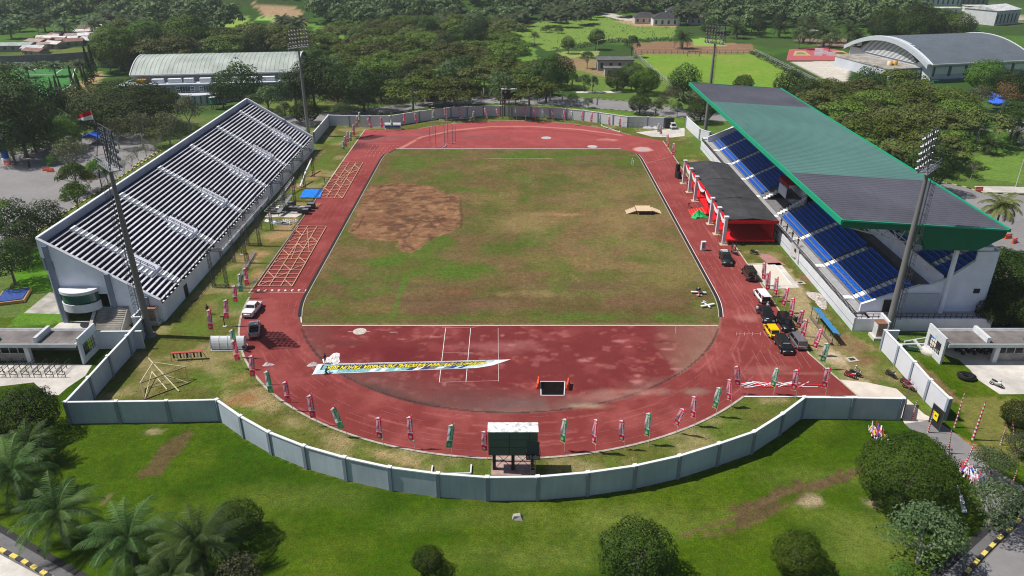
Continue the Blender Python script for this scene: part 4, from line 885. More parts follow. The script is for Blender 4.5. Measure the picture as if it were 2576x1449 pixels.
# ================================================================== GATEHOUSES
CLAD = M('cladding_white', (.58,.60,.62), .5, .1, 1.2, var2=.1, scale2=.3); FLATR = M('flat_roof', (.15,.135,.13), .95, .3, .7, .15, var2=.35, scale2=.22); FINGR = M('fin_green', (.01,.19,.11), .5, .1, 1)
def gatehouse(s, label):
    r = thing('gatehouse', (s*75, 99.3, 0), label, 'gatehouse')
    X = lambda a, b: (min(s*a, s*b), max(s*a, s*b))
    MB().zbox(*X(65.2, 92), 97, 101.6, 3.05, 3.38, 0).zbox(*X(65.4, 91.8), 97.3, 101.4, 3.382, 3.40, 1).build('roof', [CLAD, FLATR], r)
    MB().zbox(*X(65.1, 92), 96.85, 97.0, 2.95, 3.55).zbox(*X(65.1, 92), 101.6, 101.75, 2.95, 3.6).build('fascia', CLAD, r)
    MB().zbox(*X(71.0, 71.5), 97.5, 101.3, 3.41, 4.3).build('upstand', CLAD, r)
    MB().extr([(s*64.8, 96.9, 0), (s*64.8, 97.7, 0), (s*64.8, 97.7, 3.0), (s*64.8, 101.1, 3.0), (s*64.8, 101.1, 0), (s*64.8, 101.9, 0), (s*64.8, 101.9, 4.4), (s*64.8, 97.0, 4.4)], (-s*.3, 0, 0)).zbox(*X(64.52, 64.78), 97.7, 101.1, 0, .9).build('end_frame', CLAD, r)
    g = MB()
    for y in np.arange(98.1, 101, .55): g.bar((s*64.65, y, .9), (s*64.65, y, 3), .05)
    for z in (1.5, 2.2): g.bar((s*64.65, 97.7, z), (s*64.65, 101.1, z), .05)
    g.build('grille', BLK, r)
    for x in (72.6, 83): MB().zbox(*X(x, x+.7), 97.3, 97.9, 0, 3.04).build('column', CLAD, r)
    MB().zbox(*X(73.4, 82.9), 98.0, 98.2, 0, 1.2).zbox(*X(66, 92), 101.1, 101.3, 0, 3.04).build('rear_wall', CONCD, r)
    g = MB()
    for k in range(8): g.bar((s*(73.5+k*1.3), 98.1, 1.2), (s*(73.5+k*1.3), 98.1, 3.04), .07)
    g.bar((s*73.4, 98.1, 1.25), (s*82.9, 98.1, 1.25), .07).build('window_bars', CLAD, r)
    f = MB(); f.extr([(s*77.2, 98.2, 3.41), (s*84, 98.2, 3.41), (s*84, 98.2, 8.8), (s*82.6, 98.2, 8.4)], (0, .35, 0)); fo = f.build('fin', CLAD, r)
    MB().bar((s*77.1, 98.37, 3.5), (s*82.6, 98.37, 8.5), .6, .22).bar((s*84, 98.37, 3.4), (s*84, 98.37, 9), .5, .5).build('fin_trim', FINGR, fo)
    b = MB(); n = 20; vs = [(s*82.0+.75*math.cos(2*math.pi*k/n), 98.18, 5.2+.75*math.sin(2*math.pi*k/n)) for k in range(n)]; b.extr(vs, (0, .015, 0)).build('disc', FINGR, fo)
gatehouse(-1, 'flat-roofed gatehouse with black queue rails in front, by the open terrace')
gatehouse(1, 'flat-roofed gatehouse with motorbikes parked beneath, by the roofed stand')
qr = thing('queue_rail', (*G(110, 915), 0), 'black zigzag queue railings on the left forecourt', 'railing')
for k in range(11):
    x = -84+k*1.75
    if k == 3: continue
    b = MB()
    for z in (.55, 1.1): b.bar((x, 93.3, z), (x, 97.0, z), .07)
    for y in (93.3, 94.5, 95.7, 97): b.bar((x, y, 0), (x, y, 1.1), .07)
    for z in (.55, 1.1): b.bar((x, 93.3, z), (x+1.1, 93.3, z), .07)
    b.bar((x+1.1, 93.3, 0), (x+1.1, 93.3, 1.1), .07); b.build('rail_panel', BLK, qr)

# ================================================================== VEHICLES
TYRE = M('tyre_rubber', (.018,.018,.019), .8, .2, 6); RIM = M('wheel_rim', (.35,.36,.37), .35, .1, 4, metal=.7); GLASS = M('car_glass', (.012,.014,.017), .06, .2, 1, spec=.8)
HEADL = M('headlight_lens', (.72,.74,.76), .12, .05, 4, spec=.8); TAILL = M('tail_light_lens', (.35,.01,.01), .2, .05, 4, spec=.6); PLATE = M('licence_plate', (.05,.05,.05), .5, .1, 6)
def paint(name, c, r=.28, met=0.): return M(name, c, r, .05, .8, metal=met, spec=.6)
def ring(x, w, z0, z1):
    return [(x, -w*.9, z0), (x, -w, z0+(z1-z0)*.3), (x, -w*.985, z0+(z1-z0)*.78), (x, -w*.88, z1), (x, w*.88, z1), (x, w*.985, z0+(z1-z0)*.78), (x, w, z0+(z1-z0)*.3), (x, w*.9, z0)]
def car(px, py, head, label, col, L=4.6, Wd=1.8, H=1.7, kind='suv', met=0., name='car', extra=None, cat='car'):
    r = thing(name, (*G(px, py), .035 if kind != 'van' else .02), label, cat, None, math.radians(head)); w = Wd/2; pm = paint('paint_'+name, col, met=met)
    hl = L/2; belt = H*.57; hood = H*.53
    prof = dict(suv=(.18, .36, -.46, -.40), hatch=(.17, .38, -.45, -.34), mpv=(.24, .42, -.47, -.43), pickup=(.13, .27, -.16, -.13), van=(.36, .47, -.49, -.485), jeep=(.2, .26, -.47, -.46))[kind]
    xt, xb, xrb, xrt = prof[0]*L, prof[1]*L, prof[2]*L, prof[3]*L      # top front, base front, base rear, top rear
    bd = MB(); z0 = H*.15
    st = [(hl, w*.80, z0+.12, hood*.78), (hl-.12, w*.9, z0, hood*.92), (hl-.5, w*.98, z0, hood), (xb, w, z0, belt), (0, w, z0, belt), (-hl*.6, w, z0, belt), (-hl+.25, w*.98, z0, belt*.98), (-hl, w*.88, z0+.1, belt*.86)]
    if kind == 'van': st = [(hl, w*.86, z0+.1, hood*.7), (hl-.15, w*.95, z0, hood*.9), (xb, w, z0, belt), (0, w, z0, belt), (-hl+.1, w, z0, belt), (-hl, w*.95, z0, belt*.95)]
    bd.loft([ring(*a) for a in st])
    tw = w*.80
    base = [(xb, -w*.9, belt-.03), (xb, w*.9, belt-.03), (xrb, w*.9, belt-.03), (xrb, -w*.9, belt-.03)]
    topq = [(xt, -tw, H), (xt, tw, H), (xrt, tw, H), (xrt, -tw, H)]
    mid = [((xt+.03), -tw*1.03, H-.07), ((xt+.03), tw*1.03, H-.07), (xrt-.03, tw*1.03, H-.07), (xrt-.03, -tw*1.03, H-.07)]
    bd.loft([base, mid, topq], 0, False)
    if kind == 'pickup':
        b0, b1 = -hl+.12, xrb-.08
        bd.zbox(b0, b1, -w*.97, -w*.86, belt-.02, belt+.14); bd.zbox(b0, b1, w*.86, w*.97, belt-.02, belt+.14); bd.zbox(b0-.05, b0+.06, -w*.9, w*.9, belt-.05, belt+.14)
    bd.zbox(hl-.25, hl+.04, -w*.84, w*.84, z0, z0+.22, 1); bd.zbox(-hl-.04, -hl+.2, -w*.84, w*.84, z0, z0+.2, 1)
    bd.zbox(hl-.08, hl+.015, -w*.4, w*.4, hood*.55, hood*.72, 1)
    body = bd.build('body', [pm, paint('trim_dark', (.03,.03,.032), .5)], r, True)
    def win(name, q, t=.012):
        b = MB(); a = [Vector(p) for p in q]; c = sum(a, Vector())/4; n = (a[1]-a[0]).cross(a[3]-a[0]).normalized()
        a = [c+(p-c)*.86 for p in a]; b.extr([p+n*.004 for p in a], n*t); return b.build(name, GLASS, r, True)
    B, T = base, mid
    win('windscreen', [B[0], B[1], T[1], T[0]]); win('rear_window', [B[2], B[3], T[3], T[2]])
    for a, b_, nm in ((1, 2, 'side_window'), (3, 0, 'side_window')):
        p, q, u, v = Vector(B[a]), Vector(B[b_]), Vector(T[b_]), Vector(T[a]); m0, m1 = (p+q)/2, (u+v)/2
        if kind == 'van': win(nm, [p.lerp(q, .02) if a == 1 else p.lerp(q, .7), p.lerp(q, .3) if a == 1 else q.lerp(p, .02), v.lerp(u, .3) if a == 1 else u.lerp(v, .02), v.lerp(u, .02) if a == 1 else v.lerp(u, .7)])
        else: win(nm, [p, m0, m1, v]); win(nm, [m0, q, u, m1])
    rw = .36 if kind in ('suv', 'pickup', 'jeep') else .31
    for sx in (hl*.64, -hl*.62):
        for sy in (-1, 1):
            t = MB().tube((sx, sy*(w-.2), rw), (sx, sy*(w+.02), rw), rw, rw, 14).build('wheel', TYRE, r, True)
            o = MB().tube((0, 0, 0), (0, sy*.03, 0), rw*.6, rw*.55, 10).build('rim', RIM, None); o.parent = t; o.location = (sx, sy*(w+.015), rw-rw*.6+rw*.0)
            for v in o.data.vertices: pass
            o.location = (sx, sy*(w+.02)+ (sy*.0), rw); me = o.data; zc = sum(v.co.z for v in me.vertices)/len(me.vertices)
            for v in me.vertices: v.co.z -= zc
    for sy in (-1, 1):
        MB().box((hl-.1, sy*w*.66, hood*.78), (.2, w*.36, .16)).build('headlight', HEADL, r, True)
        MB().box((-hl+.06, sy*w*.76, belt*.78), (.16, w*.2, .26)).build('tail_light', TAILL, r, True)
        MB().box((xb-.25, sy*(w+.08), belt+.05), (.12, .2, .15)).build('mirror', pm, r, True)
    if extra: extra(r, w, hl, belt, H, xrb, pm, prof, L)
    return r
def bed(matname, c, up=.16):
    def f(r, w, hl, belt, H, xrb, pm, prof, L): MB().zbox(-hl+.18, xrb-.1, -w*.85, w*.85, belt-.0, belt+up).build('bed_cover', M(matname, c, .7, .1, 2), r, True)
    return f
def ex_roofbox(r, w, hl, belt, H, xrb, pm, prof, L):
    MB().box((-hl+.9, 0, belt+.38), (1.1, 1.3, .36)).build('white_tank', WHT, r, True); b = MB()
    for sy in (-1, 1): b.bar((xrb-.15, sy*w*.8, belt), (xrb-.15, sy*w*.7, H+.1), .07); b.bar((xrb-.15, sy*w*.7, H+.1), (-hl+.3, sy*w*.8, belt+.1), .06)
    b.bar((xrb-.15, -w*.7, H+.1), (xrb-.15, w*.7, H+.1), .07); b.build('roll_bar', BLK, r, True)
def ex_rack(r, w, hl, belt, H, xrb, pm, prof, L):
    b = MB()
    for sy in (-1, -.4, .4, 1): b.bar((-hl+.2, sy*w*.75, H+.1), (prof[0]*L, sy*w*.75, H+.1), .05)
    for x in np.linspace(-hl+.2, prof[0]*L, 5): b.bar((x, -w*.75, H+.1), (x, w*.75, H+.1), .05)
    b.build('roof_rack', BLK, r, True); MB().tube((-hl-.02, .2, H*.5), (-hl-.24, .2, H*.5), .36, .36, 14).build('spare_wheel', TYRE, r, True)
    MB().bar((-hl-.1, -w*.5, .4), (-hl-.1, -w*.5, H), .06).build('rear_ladder', GREYM, r, True)
def ex_tailgate(r, w, hl, belt, H, xrb, pm, prof, L):
    MB().extr([(-hl+.25, -w*.8, H), (-hl+.25, w*.8, H), (-hl-.75, w*.75, H+.18), (-hl-.75, -w*.75, H+.18)], (0, 0, .06)).build('tailgate', pm, r, True)
    MB().zbox(-hl-.02, -hl+.3, -w*.74, w*.74, .55, H*.88).build('boot_opening', BLK, r, True)
def ex_decal(r, w, hl, belt, H, xrb, pm, prof, L):
    MB().zbox(hl-.75, hl-.45, -.5, -.05, H*.53+.003, H*.53+.012).build('bonnet_decal', WHT, r, True); bed('bed_black', (.015,.015,.017))(r, w, hl, belt, H, xrb, pm, prof, L)
def ex_visor(r, w, hl, belt, H, xrb, pm, prof, L):
    MB().bar((prof[0]*L+.12, -w*.6, H-.09), (prof[0]*L+.12, w*.6, H-.09), .06, .1).build('visor_strip', WHT, r, True)
WHTCAR = (.74,.74,.75)
car(637, 785, 86, 'white double-cab pickup with closed bed on the left straight', WHTCAR, 5.2, 1.85, 1.78, 'pickup', extra=bed('bed_white', (.74,.74,.75), .15), name='pickup_truck', cat='pickup')
car(642, 836, 104, 'silver pickup with an open black bed, parked behind the white pickup', (.36,.37,.39), 4.9, 1.75, 1.75, 'pickup', .5, extra=bed('bed_black2', (.012,.012,.013), .02), name='pickup_truck', cat='pickup')
car(1824, 658, -94, 'dark green pickup carrying a white tank beside the red stage', (.018,.024,.02), 5.2, 1.9, 1.85, 'pickup', extra=ex_roofbox, name='pickup_truck', cat='pickup')
car(1883, 697, 90, 'boxy dark olive off-roader with a roof rack by the sand pit', (.04,.032,.024), 4.7, 1.9, 1.95, 'jeep', extra=ex_rack, name='off_roader')
car(1915, 752, 92, 'white estate car with its tailgate raised', WHTCAR, 4.5, 1.8, 1.65, 'suv', extra=ex_tailgate)
car(1926, 800, -95, 'black pickup with a white decal on its bonnet', (.012,.012,.014), 5.2, 1.88, 1.78, 'pickup', extra=ex_decal, name='pickup_truck', cat='pickup')
car(1973, 822, -92, 'black off-roader parked nearest the flags, beside the yellow hatchback', (.008,.008,.009), 4.5, 1.85, 1.85, 'jeep', name='off_roader')
car(1940, 840, 91, 'bright yellow hatchback in the parked row', (.80,.50,.0), 3.9, 1.7, 1.5, 'hatch')
car(1969, 877, -90, 'dark green people carrier facing the near bend, windscreen strip', (.022,.03,.028), 4.5, 1.75, 1.7, 'mpv', .3, extra=ex_visor)
car(2005, 866, 91, 'silver-grey people carrier, last in the row of parked cars', (.30,.30,.33), 4.5, 1.75, 1.66, 'mpv', .6)
car(1690, 322, -85, 'white van entering by the far gate', WHTCAR, 4.6, 1.75, 1.95, 'van', name='van', cat='van')
car(1507, 84, 200, 'dark blue pickup on the dirt lot by the far white houses', (.02,.03,.09), 5, 1.8, 1.7, 'pickup', name='pickup_truck', cat='pickup')
def motorbike(px, py, head, label, c, name='motorbike'):
    r = thing(name, (*G(px, py), .03), label, 'motorbike', None, math.radians(head)); pm = paint('bike_paint', c)
    for x in (.62, -.62):
        b = MB()
        for k in range(14):
            a, e = 2*math.pi*k/14, 2*math.pi*(k+1)/14; b.bar((x+.25*math.cos(a), 0, .3+.25*math.sin(a)), (x+.25*math.cos(e), 0, .3+.25*math.sin(e)), .11, .1, up=(0, 1, 0))
        b.tube((x, -.05, .3), (x, .05, .3), .1); b.build('wheel', TYRE, r, True)
    b = MB(); b.loft([[(x, -w, z0), (x, w, z0), (x, w*.7, z1), (x, -w*.7, z1)] for x, w, z0, z1 in ((.55, .08, .55, .98), (.35, .16, .35, .92), (0, .17, .3, .66), (-.35, .16, .4, .78), (-.85, .08, .62, .82))]); b.build('body', pm, r, True)
    MB().loft([[(x, -w, z), (x, w, z), (x, w, z+.1), (x, -w, z+.1)] for x, w, z in ((.1, .1, .68), (-.3, .17, .76), (-.75, .12, .82))]).build('seat', BLK, r, True)
    MB().bar((.42, -.36, 1.05), (.42, .36, 1.05), .05).bar((.42, 0, 1.05), (.62, .0, .3), .07).build('handlebar', BLK, r, True)
    MB().box((.58, 0, .86), (.12, .2, .18)).build('headlight', HEADL, r, True)
    return r
motorbike(1897, 640, -30, 'black motorbike on the runway beside the red stage', (.02,.02,.02))
motorbike(1847, 640, -60, 'grey motorbike lying close to the green pickup', (.12,.12,.13))
motorbike(1990, 800, -55, 'black motorbike between two flags, first of the pair by the black off-roader', (.02,.02,.02)); motorbike(1999, 808, -60, 'dark motorbike behind the other near the black off-roader', (.03,.03,.04))
motorbike(2138, 950, -40, 'red motorbike on the pale gate slab', (.42,.01,.02)); motorbike(2150, 946, -35, 'black motorbike just behind the red one', (.03,.03,.03))
motorbike(2240, 948, -60, 'black motorbike alone on the worn grass by the right-hand wall', (.025,.025,.025))
motorbike(2278, 968, -55, 'dark red motorbike close to the wall, upper of two', (.28,.01,.02)); motorbike(2285, 980, -50, 'red and silver motorbike close to the wall, lower of two', (.3,.08,.09))
motorbike(2505, 972, -50, 'white motorbike on the right forecourt near the coiled hose', (.5,.5,.5))
for k in range(7): motorbike(2412+k*14, 888-(k % 2)*4, -70+k*5, f'{ORD[k]} motorbike from the left under the right gatehouse roof', ((.02,.02,.02), (.1,.02,.02), (.06,.06,.07))[k % 3])

# ================================================================== PEOPLE (one skinned body each)
SKINM = M('skin', (.22,.12,.075), .6, .05, 5)
POSES = dict(
 stand=dict(pel=(0,0,.95), neck=(0,.02,1.46), head=(0,.05,1.64), sh=.19, hip=.1, kn=((.12,.02,.5),(-.12,.04,.5)), an=((.13,-.03,.09),(-.13,-.02,.09)), toe=((.15,.16,.04),(-.15,.16,.04)), el=((.27,.0,1.18),(-.27,.0,1.18)), ha=((.27,.12,.92),(-.27,.12,.92))),
 bend=dict(pel=(0,-.1,.9), neck=(0,.38,1.12), head=(0,.55,1.14), sh=.19, hip=.1, kn=((.12,.02,.48),(-.12,.0,.48)), an=((.13,-.05,.09),(-.13,-.05,.09)), toe=((.15,.14,.04),(-.15,.14,.04)), el=((.26,.45,.85),(-.26,.45,.85)), ha=((.16,.52,.6),(-.16,.52,.6))),
 kneel=dict(pel=(0,-.1,.42), neck=(0,.25,.85), head=(0,.4,.95), sh=.19, hip=.1, kn=((.14,.2,.08),(-.14,.2,.08)), an=((.14,-.25,.1),(-.14,-.25,.1)), toe=((.14,-.42,.05),(-.14,-.42,.05)), el=((.27,.4,.5),(-.27,.4,.5)), ha=((.18,.55,.12),(-.18,.55,.12))),
 sit=dict(pel=(0,-.05,.62), neck=(0,.0,1.12), head=(0,.06,1.3), sh=.19, hip=.1, kn=((.16,.4,.6),(-.16,.4,.6)), an=((.16,.36,.2),(-.16,.36,.2)), toe=((.16,.52,.14),(-.16,.52,.14)), el=((.26,.2,.88),(-.26,.2,.88)), ha=((.24,.42,.98),(-.24,.42,.98))))
def person(px, py, pose, head, label, shirt, trousers, hair=(.01,.01,.01), z=.04):
    p = POSES[pose]; V = Vector; r = thing('person', (*G(px, py), z), label, 'person', None, math.radians(head-90))
    vs, es, rad = [], [], []
    def v(co, rr, par=None):
        vs.append(V(co)); rad.append(rr)
        if par is not None: es.append((par, len(vs)-1))
        return len(vs)-1
    pel, neck, hd = V(p['pel']), V(p['neck']), V(p['head'])
    a = v(pel, .15); b = v(pel.lerp(neck, .5), .14, a); c = v(pel.lerp(neck, .85), .16, b); d = v(neck, .06, c); e = v(hd, .1, d); v(hd+(hd-neck).normalized()*.1, .085, e)
    for k, sgn in ((0, 1), (1, -1)):
        h = v(pel+V((sgn*p['hip'], 0, -.05)), .1, a); n = v(p['kn'][k], .065, h); f = v(p['an'][k], .045, n); v(p['toe'][k], .04, f)
        s = v(neck+V((sgn*p['sh'], 0, -.08)), .07, c); l = v(p['el'][k], .045, s); w = v(p['ha'][k], .034, l)
        dr = (V(p['ha'][k])-V(p['el'][k])).normalized(); pm_ = v(V(p['ha'][k])+dr*.08, .034, w)
        for q in (-.03, 0, .03): v(V(p['ha'][k])+dr*.17+V((q, 0, 0)), .011, pm_)
    me = bpy.data.meshes.new('body'); me.from_pydata(vs, es, []); o = bpy.data.objects.new('body', me); COL.objects.link(o)
    sk = o.modifiers.new('s', 'SKIN'); ss = o.modifiers.new('u', 'SUBSURF'); ss.levels = 1; ss.render_levels = 1
    for i, rr in enumerate(rad): me.skin_vertices[0].data[i].radius = (rr, rr)
    me.skin_vertices[0].data[0].use_root = True
    dg = bpy.context.evaluated_depsgraph_get(); dg.update(); nm = bpy.data.meshes.new_from_object(o.evaluated_get(dg)); bpy.data.objects.remove(o)
    for m in (M('shirt', shirt, .8, .1, 6), M('trousers', trousers, .8, .1, 6), SKINM): nm.materials.append(m)
    for f in nm.polygons:
        ce = f.center; dn = (ce-neck).length; f.use_smooth = True
        arm = min((ce-V(h)).length for h in p['ha']) < .22
        f.material_index = 2 if (dn > .05 and (ce-hd).length < .17) or arm else (0 if (ce-pel).dot((neck-pel).normalized()) > .02 else 1)
    o = bpy.data.objects.new('body', nm); COL.objects.link(o); o.parent = r
    hb = MB(); n = 10; ax = (hd-neck).normalized(); cc = hd+ax*.05+V((0, -.02, 0))
    hb.lathe([(.105, -.03), (.118, .03), (.1, .09), (.05, .125), (0, .13)], cc, 10); hb.build('hair', M('hair', hair, .7), r, True)
    return r
DK = (.02,.02,.022)
person(821, 941, 'kneel', 60, 'person in black kneeling on the banner on the track', DK, DK); person(819, 915, 'stand', -30, 'person in dark red trousers standing at the end of the banner', DK, (.16,.03,.03), z=.04)
person(1758, 738, 'bend', -100, 'person in dark clothes bending over the model aeroplane', (.03,.05,.09), DK, z=.06); person(1752, 737, 'bend', -80, 'person with a white cap crouched beside the model aeroplane', (.03,.06,.10), (.05,.05,.06), (.6,.6,.6), z=.06)
person(1903, 790, 'stand', 40, 'person in a pale grey shirt beside the black pickup', (.45,.46,.5), (.03,.03,.05)); person(1929, 783, 'stand', -140, 'person in a white cap near the raised tailgate', (.5,.5,.5), DK, (.6,.6,.6))
person(1840, 632, 'stand', 0, 'person in black standing left of another by the red stage end', DK, DK); person(1850, 631, 'stand', 180, 'person in black at the stage corner, right of the other', DK, DK)
person(2148, 944, 'sit', -40, 'person in a white helmet sitting on the motorbike pair', (.4,.35,.3), DK, (.7,.7,.7), z=.3)
person(75, 418, 'sit', 100, 'rider in dark clothes on a motorbike in the left plaza', DK, DK, z=.3); motorbike(76, 420, 100, 'motorbike ridden across the left plaza', (.03,.03,.03))
person(636, 509, 'stand', 0, 'person in black among the black flight cases', DK, DK); person(658, 532, 'stand', 90, 'person in dark clothes between the truss and the pale mat', DK, (.04,.05,.08))
person(524, 790, 'stand', -60, 'person in black holding the leaning red flag by the open terrace', DK, DK); person(614, 884, 'bend', -20, 'person in black crouching by the clear dugout shelter', DK, DK)
person(1732, 521, 'bend', -90, 'person in black and red crouching in front of the stage ramp', DK, (.3,.02,.03)); person(1790, 533, 'bend', 180, 'person in dark clothes by the green cloth at the stage', DK, DK)
person(1985, 792, 'stand', -40, 'person in black by the motorbikes near the flags', DK, DK)
for k in range(4): person(1960+k*14, 592+k*17, 'stand', 200, f'{ORD[k]} person in black along the roofed stand front rail, from the stage', DK, DK, z=2.2)

# ================================================================== FEATHER FLAGS
def cloth_m(name, c, var=.08, sc=6):
    m = M(name, c, .75, var, sc); nt = m.node_tree; b = nt.nodes['Principled BSDF']; t = N(nt, 'ShaderNodeBsdfTranslucent'); l = b.inputs['Base Color'].links[0].from_socket; nt.links.new(l, t.inputs[0])
    x = N(nt, 'ShaderNodeMixShader', i_0=.5); nt.links.new(b.outputs[0], x.inputs[1]); nt.links.new(t.outputs[0], x.inputs[2]); nt.links.new(x.outputs[0], nt.nodes['Material Output'].inputs[0]); return m
FRED = cloth_m('flag_cloth_red', (.88,.03,.10)); FGRN = cloth_m('flag_cloth_green', (.04,.40,.15)); FWHT = cloth_m('flag_cloth_white', (.82,.79,.80), .2, 9)
FPNK = cloth_m('flag_cloth_pink', (.92,.42,.50), .5, 9); FPAL = cloth_m('flag_cloth_pale', (.68,.76,.72), .3, 8); EMB = M('flag_emblem', (.40,.40,.36), .8, .2, 9); FYEL = M('flag_fringe', (.72,.50,.04), .8, .1, 5); POLEW = M('flag_pole', (.48,.47,.44), .6, .15, 4)
def flag_proto(colour):
    main = FRED if colour == 'red' else FGRN
    r = thing('feather_flag', (0, 0, -50), colour, 'flag', 'feather flags round the track')
    MB().tube((0, 0, 0), (0, 0, 3.6), .03, .025, 6).tube((0, 0, 3.6), (-.04, 0, 5.0), .025, .015, 6).build('pole', POLEW, r, True)
    b = MB(); NZ, NX = 24, 5; z0, z1 = 1.25, 4.95
    for j in range(NZ+1):
        t = j/NZ; z = z0+(z1-z0)*t; w = .72 if t < .86 else .72+.25*(t-.86)/.14-(.9 if t >= .999 else 0)
        for i in range(NX+1):
            u = i/NX; dz = -.55*u if t > .86 else -.02*u; b.v.append((-.03-u*w*(1 if t < .93 else 1-(t-.93)*6), .10*math.sin(t*7+u*2)*u+.05*math.sin(u*5+t*13), z+dz*(t-.8)/.2 if t > .86 else z))
    for j in range(NZ):
        for i in range(NX):
            t, u = (j+.5)/NZ, (i+.5)/NX
            if t < .03: m = 4
            elif t < .30: m = 0
            elif t < .335: m = 1
            elif t > .90: m = 3 if u < .5 else 1
            elif t > .84: m = 1 if u > .45 else 0
            else: m = 0 if u < .55 else 2
            o = j*(NX+1)+i; b.f.append([o, o+1, o+NX+2, o+NX+1]); b.m.append(m); b.sm.append(True)
    cl = b.build('cloth', [main, FWHT, FPNK if colour == 'red' else FPAL, FRED, FYEL if colour == 'green' else M('flag_fringe_pale', (.7,.45,.3), .8)], r, True)
    for sy in (-1, 1):
        e = MB(); n = 14; e.extr([(-.40+.17*math.cos(2*math.pi*k/n), sy*.13, 1.87+.19*math.sin(2*math.pi*k/n)) for k in range(n)], (0, sy*.01, 0)); q = e.build('emblem', EMB, cl, True); q.parent = cl
        tb = MB()
        for k, ch in enumerate('DIRGAHAYU'):
            vs, fs = text_mesh(ch, .34, bold=.012); tb.add([(-.22-v.x*sy*-1 if sy < 0 else -.22-v.x, sy*.15, 4.18-k*.21+v.y*.8) for v in vs], fs)
        tb.build('lettering', WHT, cl, True)
    return r
PR = {'r': flag_proto('red'), 'g': flag_proto('green')}; used_flag = {}
def flag(c, top, bot, label, rz=None):
    rz = (.05 if bot[0] < 1200 else -.62)+R.uniform(-.3, .3); pr = PR[c]; x, y = G(*bot, 1.3); h, xt = HT(*top, y); h = min(max(h, 3.6), 6.2)
    o = pr if c not in used_flag else copy_thing(pr, (0, 0, 0)); used_flag[c] = 1
    o.location = (x, y, .0); o['label'] = label; a = max(-.3, min(.3, math.atan2(xt-x, h-1.3))); o.rotation_mode = 'XYZ'
    o.rotation_euler = (R.uniform(-.12, .12), a+R.uniform(-.09, .09), (R.uniform(-.5, .5) if rz is None else rz)); s = h/5.0; o.scale = (1.0, 1.0, s)
NMC = {'r': 'red', 'g': 'green'}
def flag_row(items, where, start, rz=None):
    cnt = {}
    for c, t, b in items:
        k = cnt.get(c, 0); cnt[c] = k+1
        flag(c, t, b, f'{ORD[k]} {NMC[c]} flag {where}, from {start}', rz)
flag_row([('r',(953,1045),(963,1106)),('r',(1036,1045),(1043,1112)),('g',(1139,1065),(1133,1130)),('r',(1224,1075),(1226,1135))][::-1]+[('g',(845,1012),(873,1077)),('r',(782,990),(796,1053)),('r',(718,950),(734,1012)),('g',(673,925),(690,990)),('r',(632,890),(641,950)),('r',(590,845),(606,907)),('g',(586,820),(598,880))], 'on the near bend left of the green scoreboard', 'the scoreboard', .1)
flag_row([('g',(1423,1050),(1420,1118)),('r',(1500,1050),(1498,1122)),('r',(1577,1052),(1574,1112)),('g',(1637,1035),(1634,1102)),('r',(1720,1015),(1702,1070)),('r',(1752,992),(1750,1055)),('g',(1810,968),(1802,1030)),('r',(1847,953),(1842,1010)),('r',(1866,912),(1868,972))], 'on the near bend right of the green scoreboard', 'the scoreboard', -.55)
flag_row([('g',(1962,920),(1949,975)),('r',(2012,925),(2005,985)),('r',(2094,920),(2080,978)),('g',(2087,860),(2075,912))], 'at the corner by the pale gate slab', 'the bend', -.5)
flag_row([('r',(1935,656),(1928,704)),('r',(1946,681),(1939,731)),('r',(1965,696),(1957,744)),('r',(1984,721),(1975,771)),('r',(2004,748),(1997,796)),('r',(2026,772),(2013,827)),('r',(2038,797),(2024,850)),('r',(2065,824),(2053,879))], 'beside the parked cars', 'the sand pit', -.7)
flag_row([('r',(620,667),(627,718)),('g',(600,685),(610,735)),('r',(590,712),(597,760)),('r',(573,748),(573,803)),('r',(523,775),(536,832))], 'on the grass between truss and white pickup', 'the truss', .15)
flag_row([('g',(867,352),(868,373)),('r',(870,340),(873,368)),('r',(873,328),(878,358)),('g',(884,328),(884,354)),('r',(890,310),(894,341)),('r',(898,290),(900,317)),('g',(904,279),(906,311))], 'at the far left corner of the track', 'the near side', .2)
far = [('r',(930,292),(940,320)),('r',(960,292),(965,320)),('g',(987,284),(991,317)),('r',(1017,281),(1018,312)),('r',(1047,281),(1052,309)),('g',(1092,274),(1094,305)),('r',(1123,267),(1126,298)),('r',(1158,268),(1162,296)),('g',(1194,277),(1194,300)),('r',(1225,268),(1230,297)),('r',(1255,270),(1259,296))]
flag_row(far[::-1], 'along the far wall left of the black scoreboard', 'the scoreboard', .1)
flag_row([('g',(1299,265),(1299,292)),('r',(1321,262),(1322,292)),('r',(1345,267),(1347,296)),('g',(1372,270),(1374,297)),('r',(1387,269),(1397,294)),('r',(1423,275),(1423,302)),('g',(1445,276),(1445,306)),('r',(1470,278),(1470,306)),('r',(1490,281),(1490,309)),('g',(1514,284),(1513,313)),('r',(1539,289),(1537,316)),('r',(1564,294),(1564,321)),('g',(1661,308),(1660,330)),('r',(1668,313),(1667,335))], 'along the far wall right of the black scoreboard', 'the scoreboard', -.15)
flag_row([('r',(1682,335),(1685,372)),('r',(1697,357),(1697,392))], 'at the far end of the right straight', 'the far side', -.4)
def wflag(px, top, bot, label):
    x, y = G(px, bot); h = HT(px, top, y)[0]; r = thing('feather_flag', (x, y, 0), label, 'flag', 'white and red flags beyond the far road')
    MB().tube((0, 0, 0), (.25, 0, h), .05).build('pole', POLEW, r, True); b = MB(); b.extr([(.02, 0, h*.12), (.25, 0, h), (-.2, 0, h*.75), (-.55, 0, h*.12)], (0, .03, 0)); b.extr([(.02, -.03, h*.12), (.25, -.03, h), (.1, -.03, h*.9), (-.2, -.03, h*.12)], (0, .02, 0), 1); b.build('cloth', [WHT, FPNK], r, True)
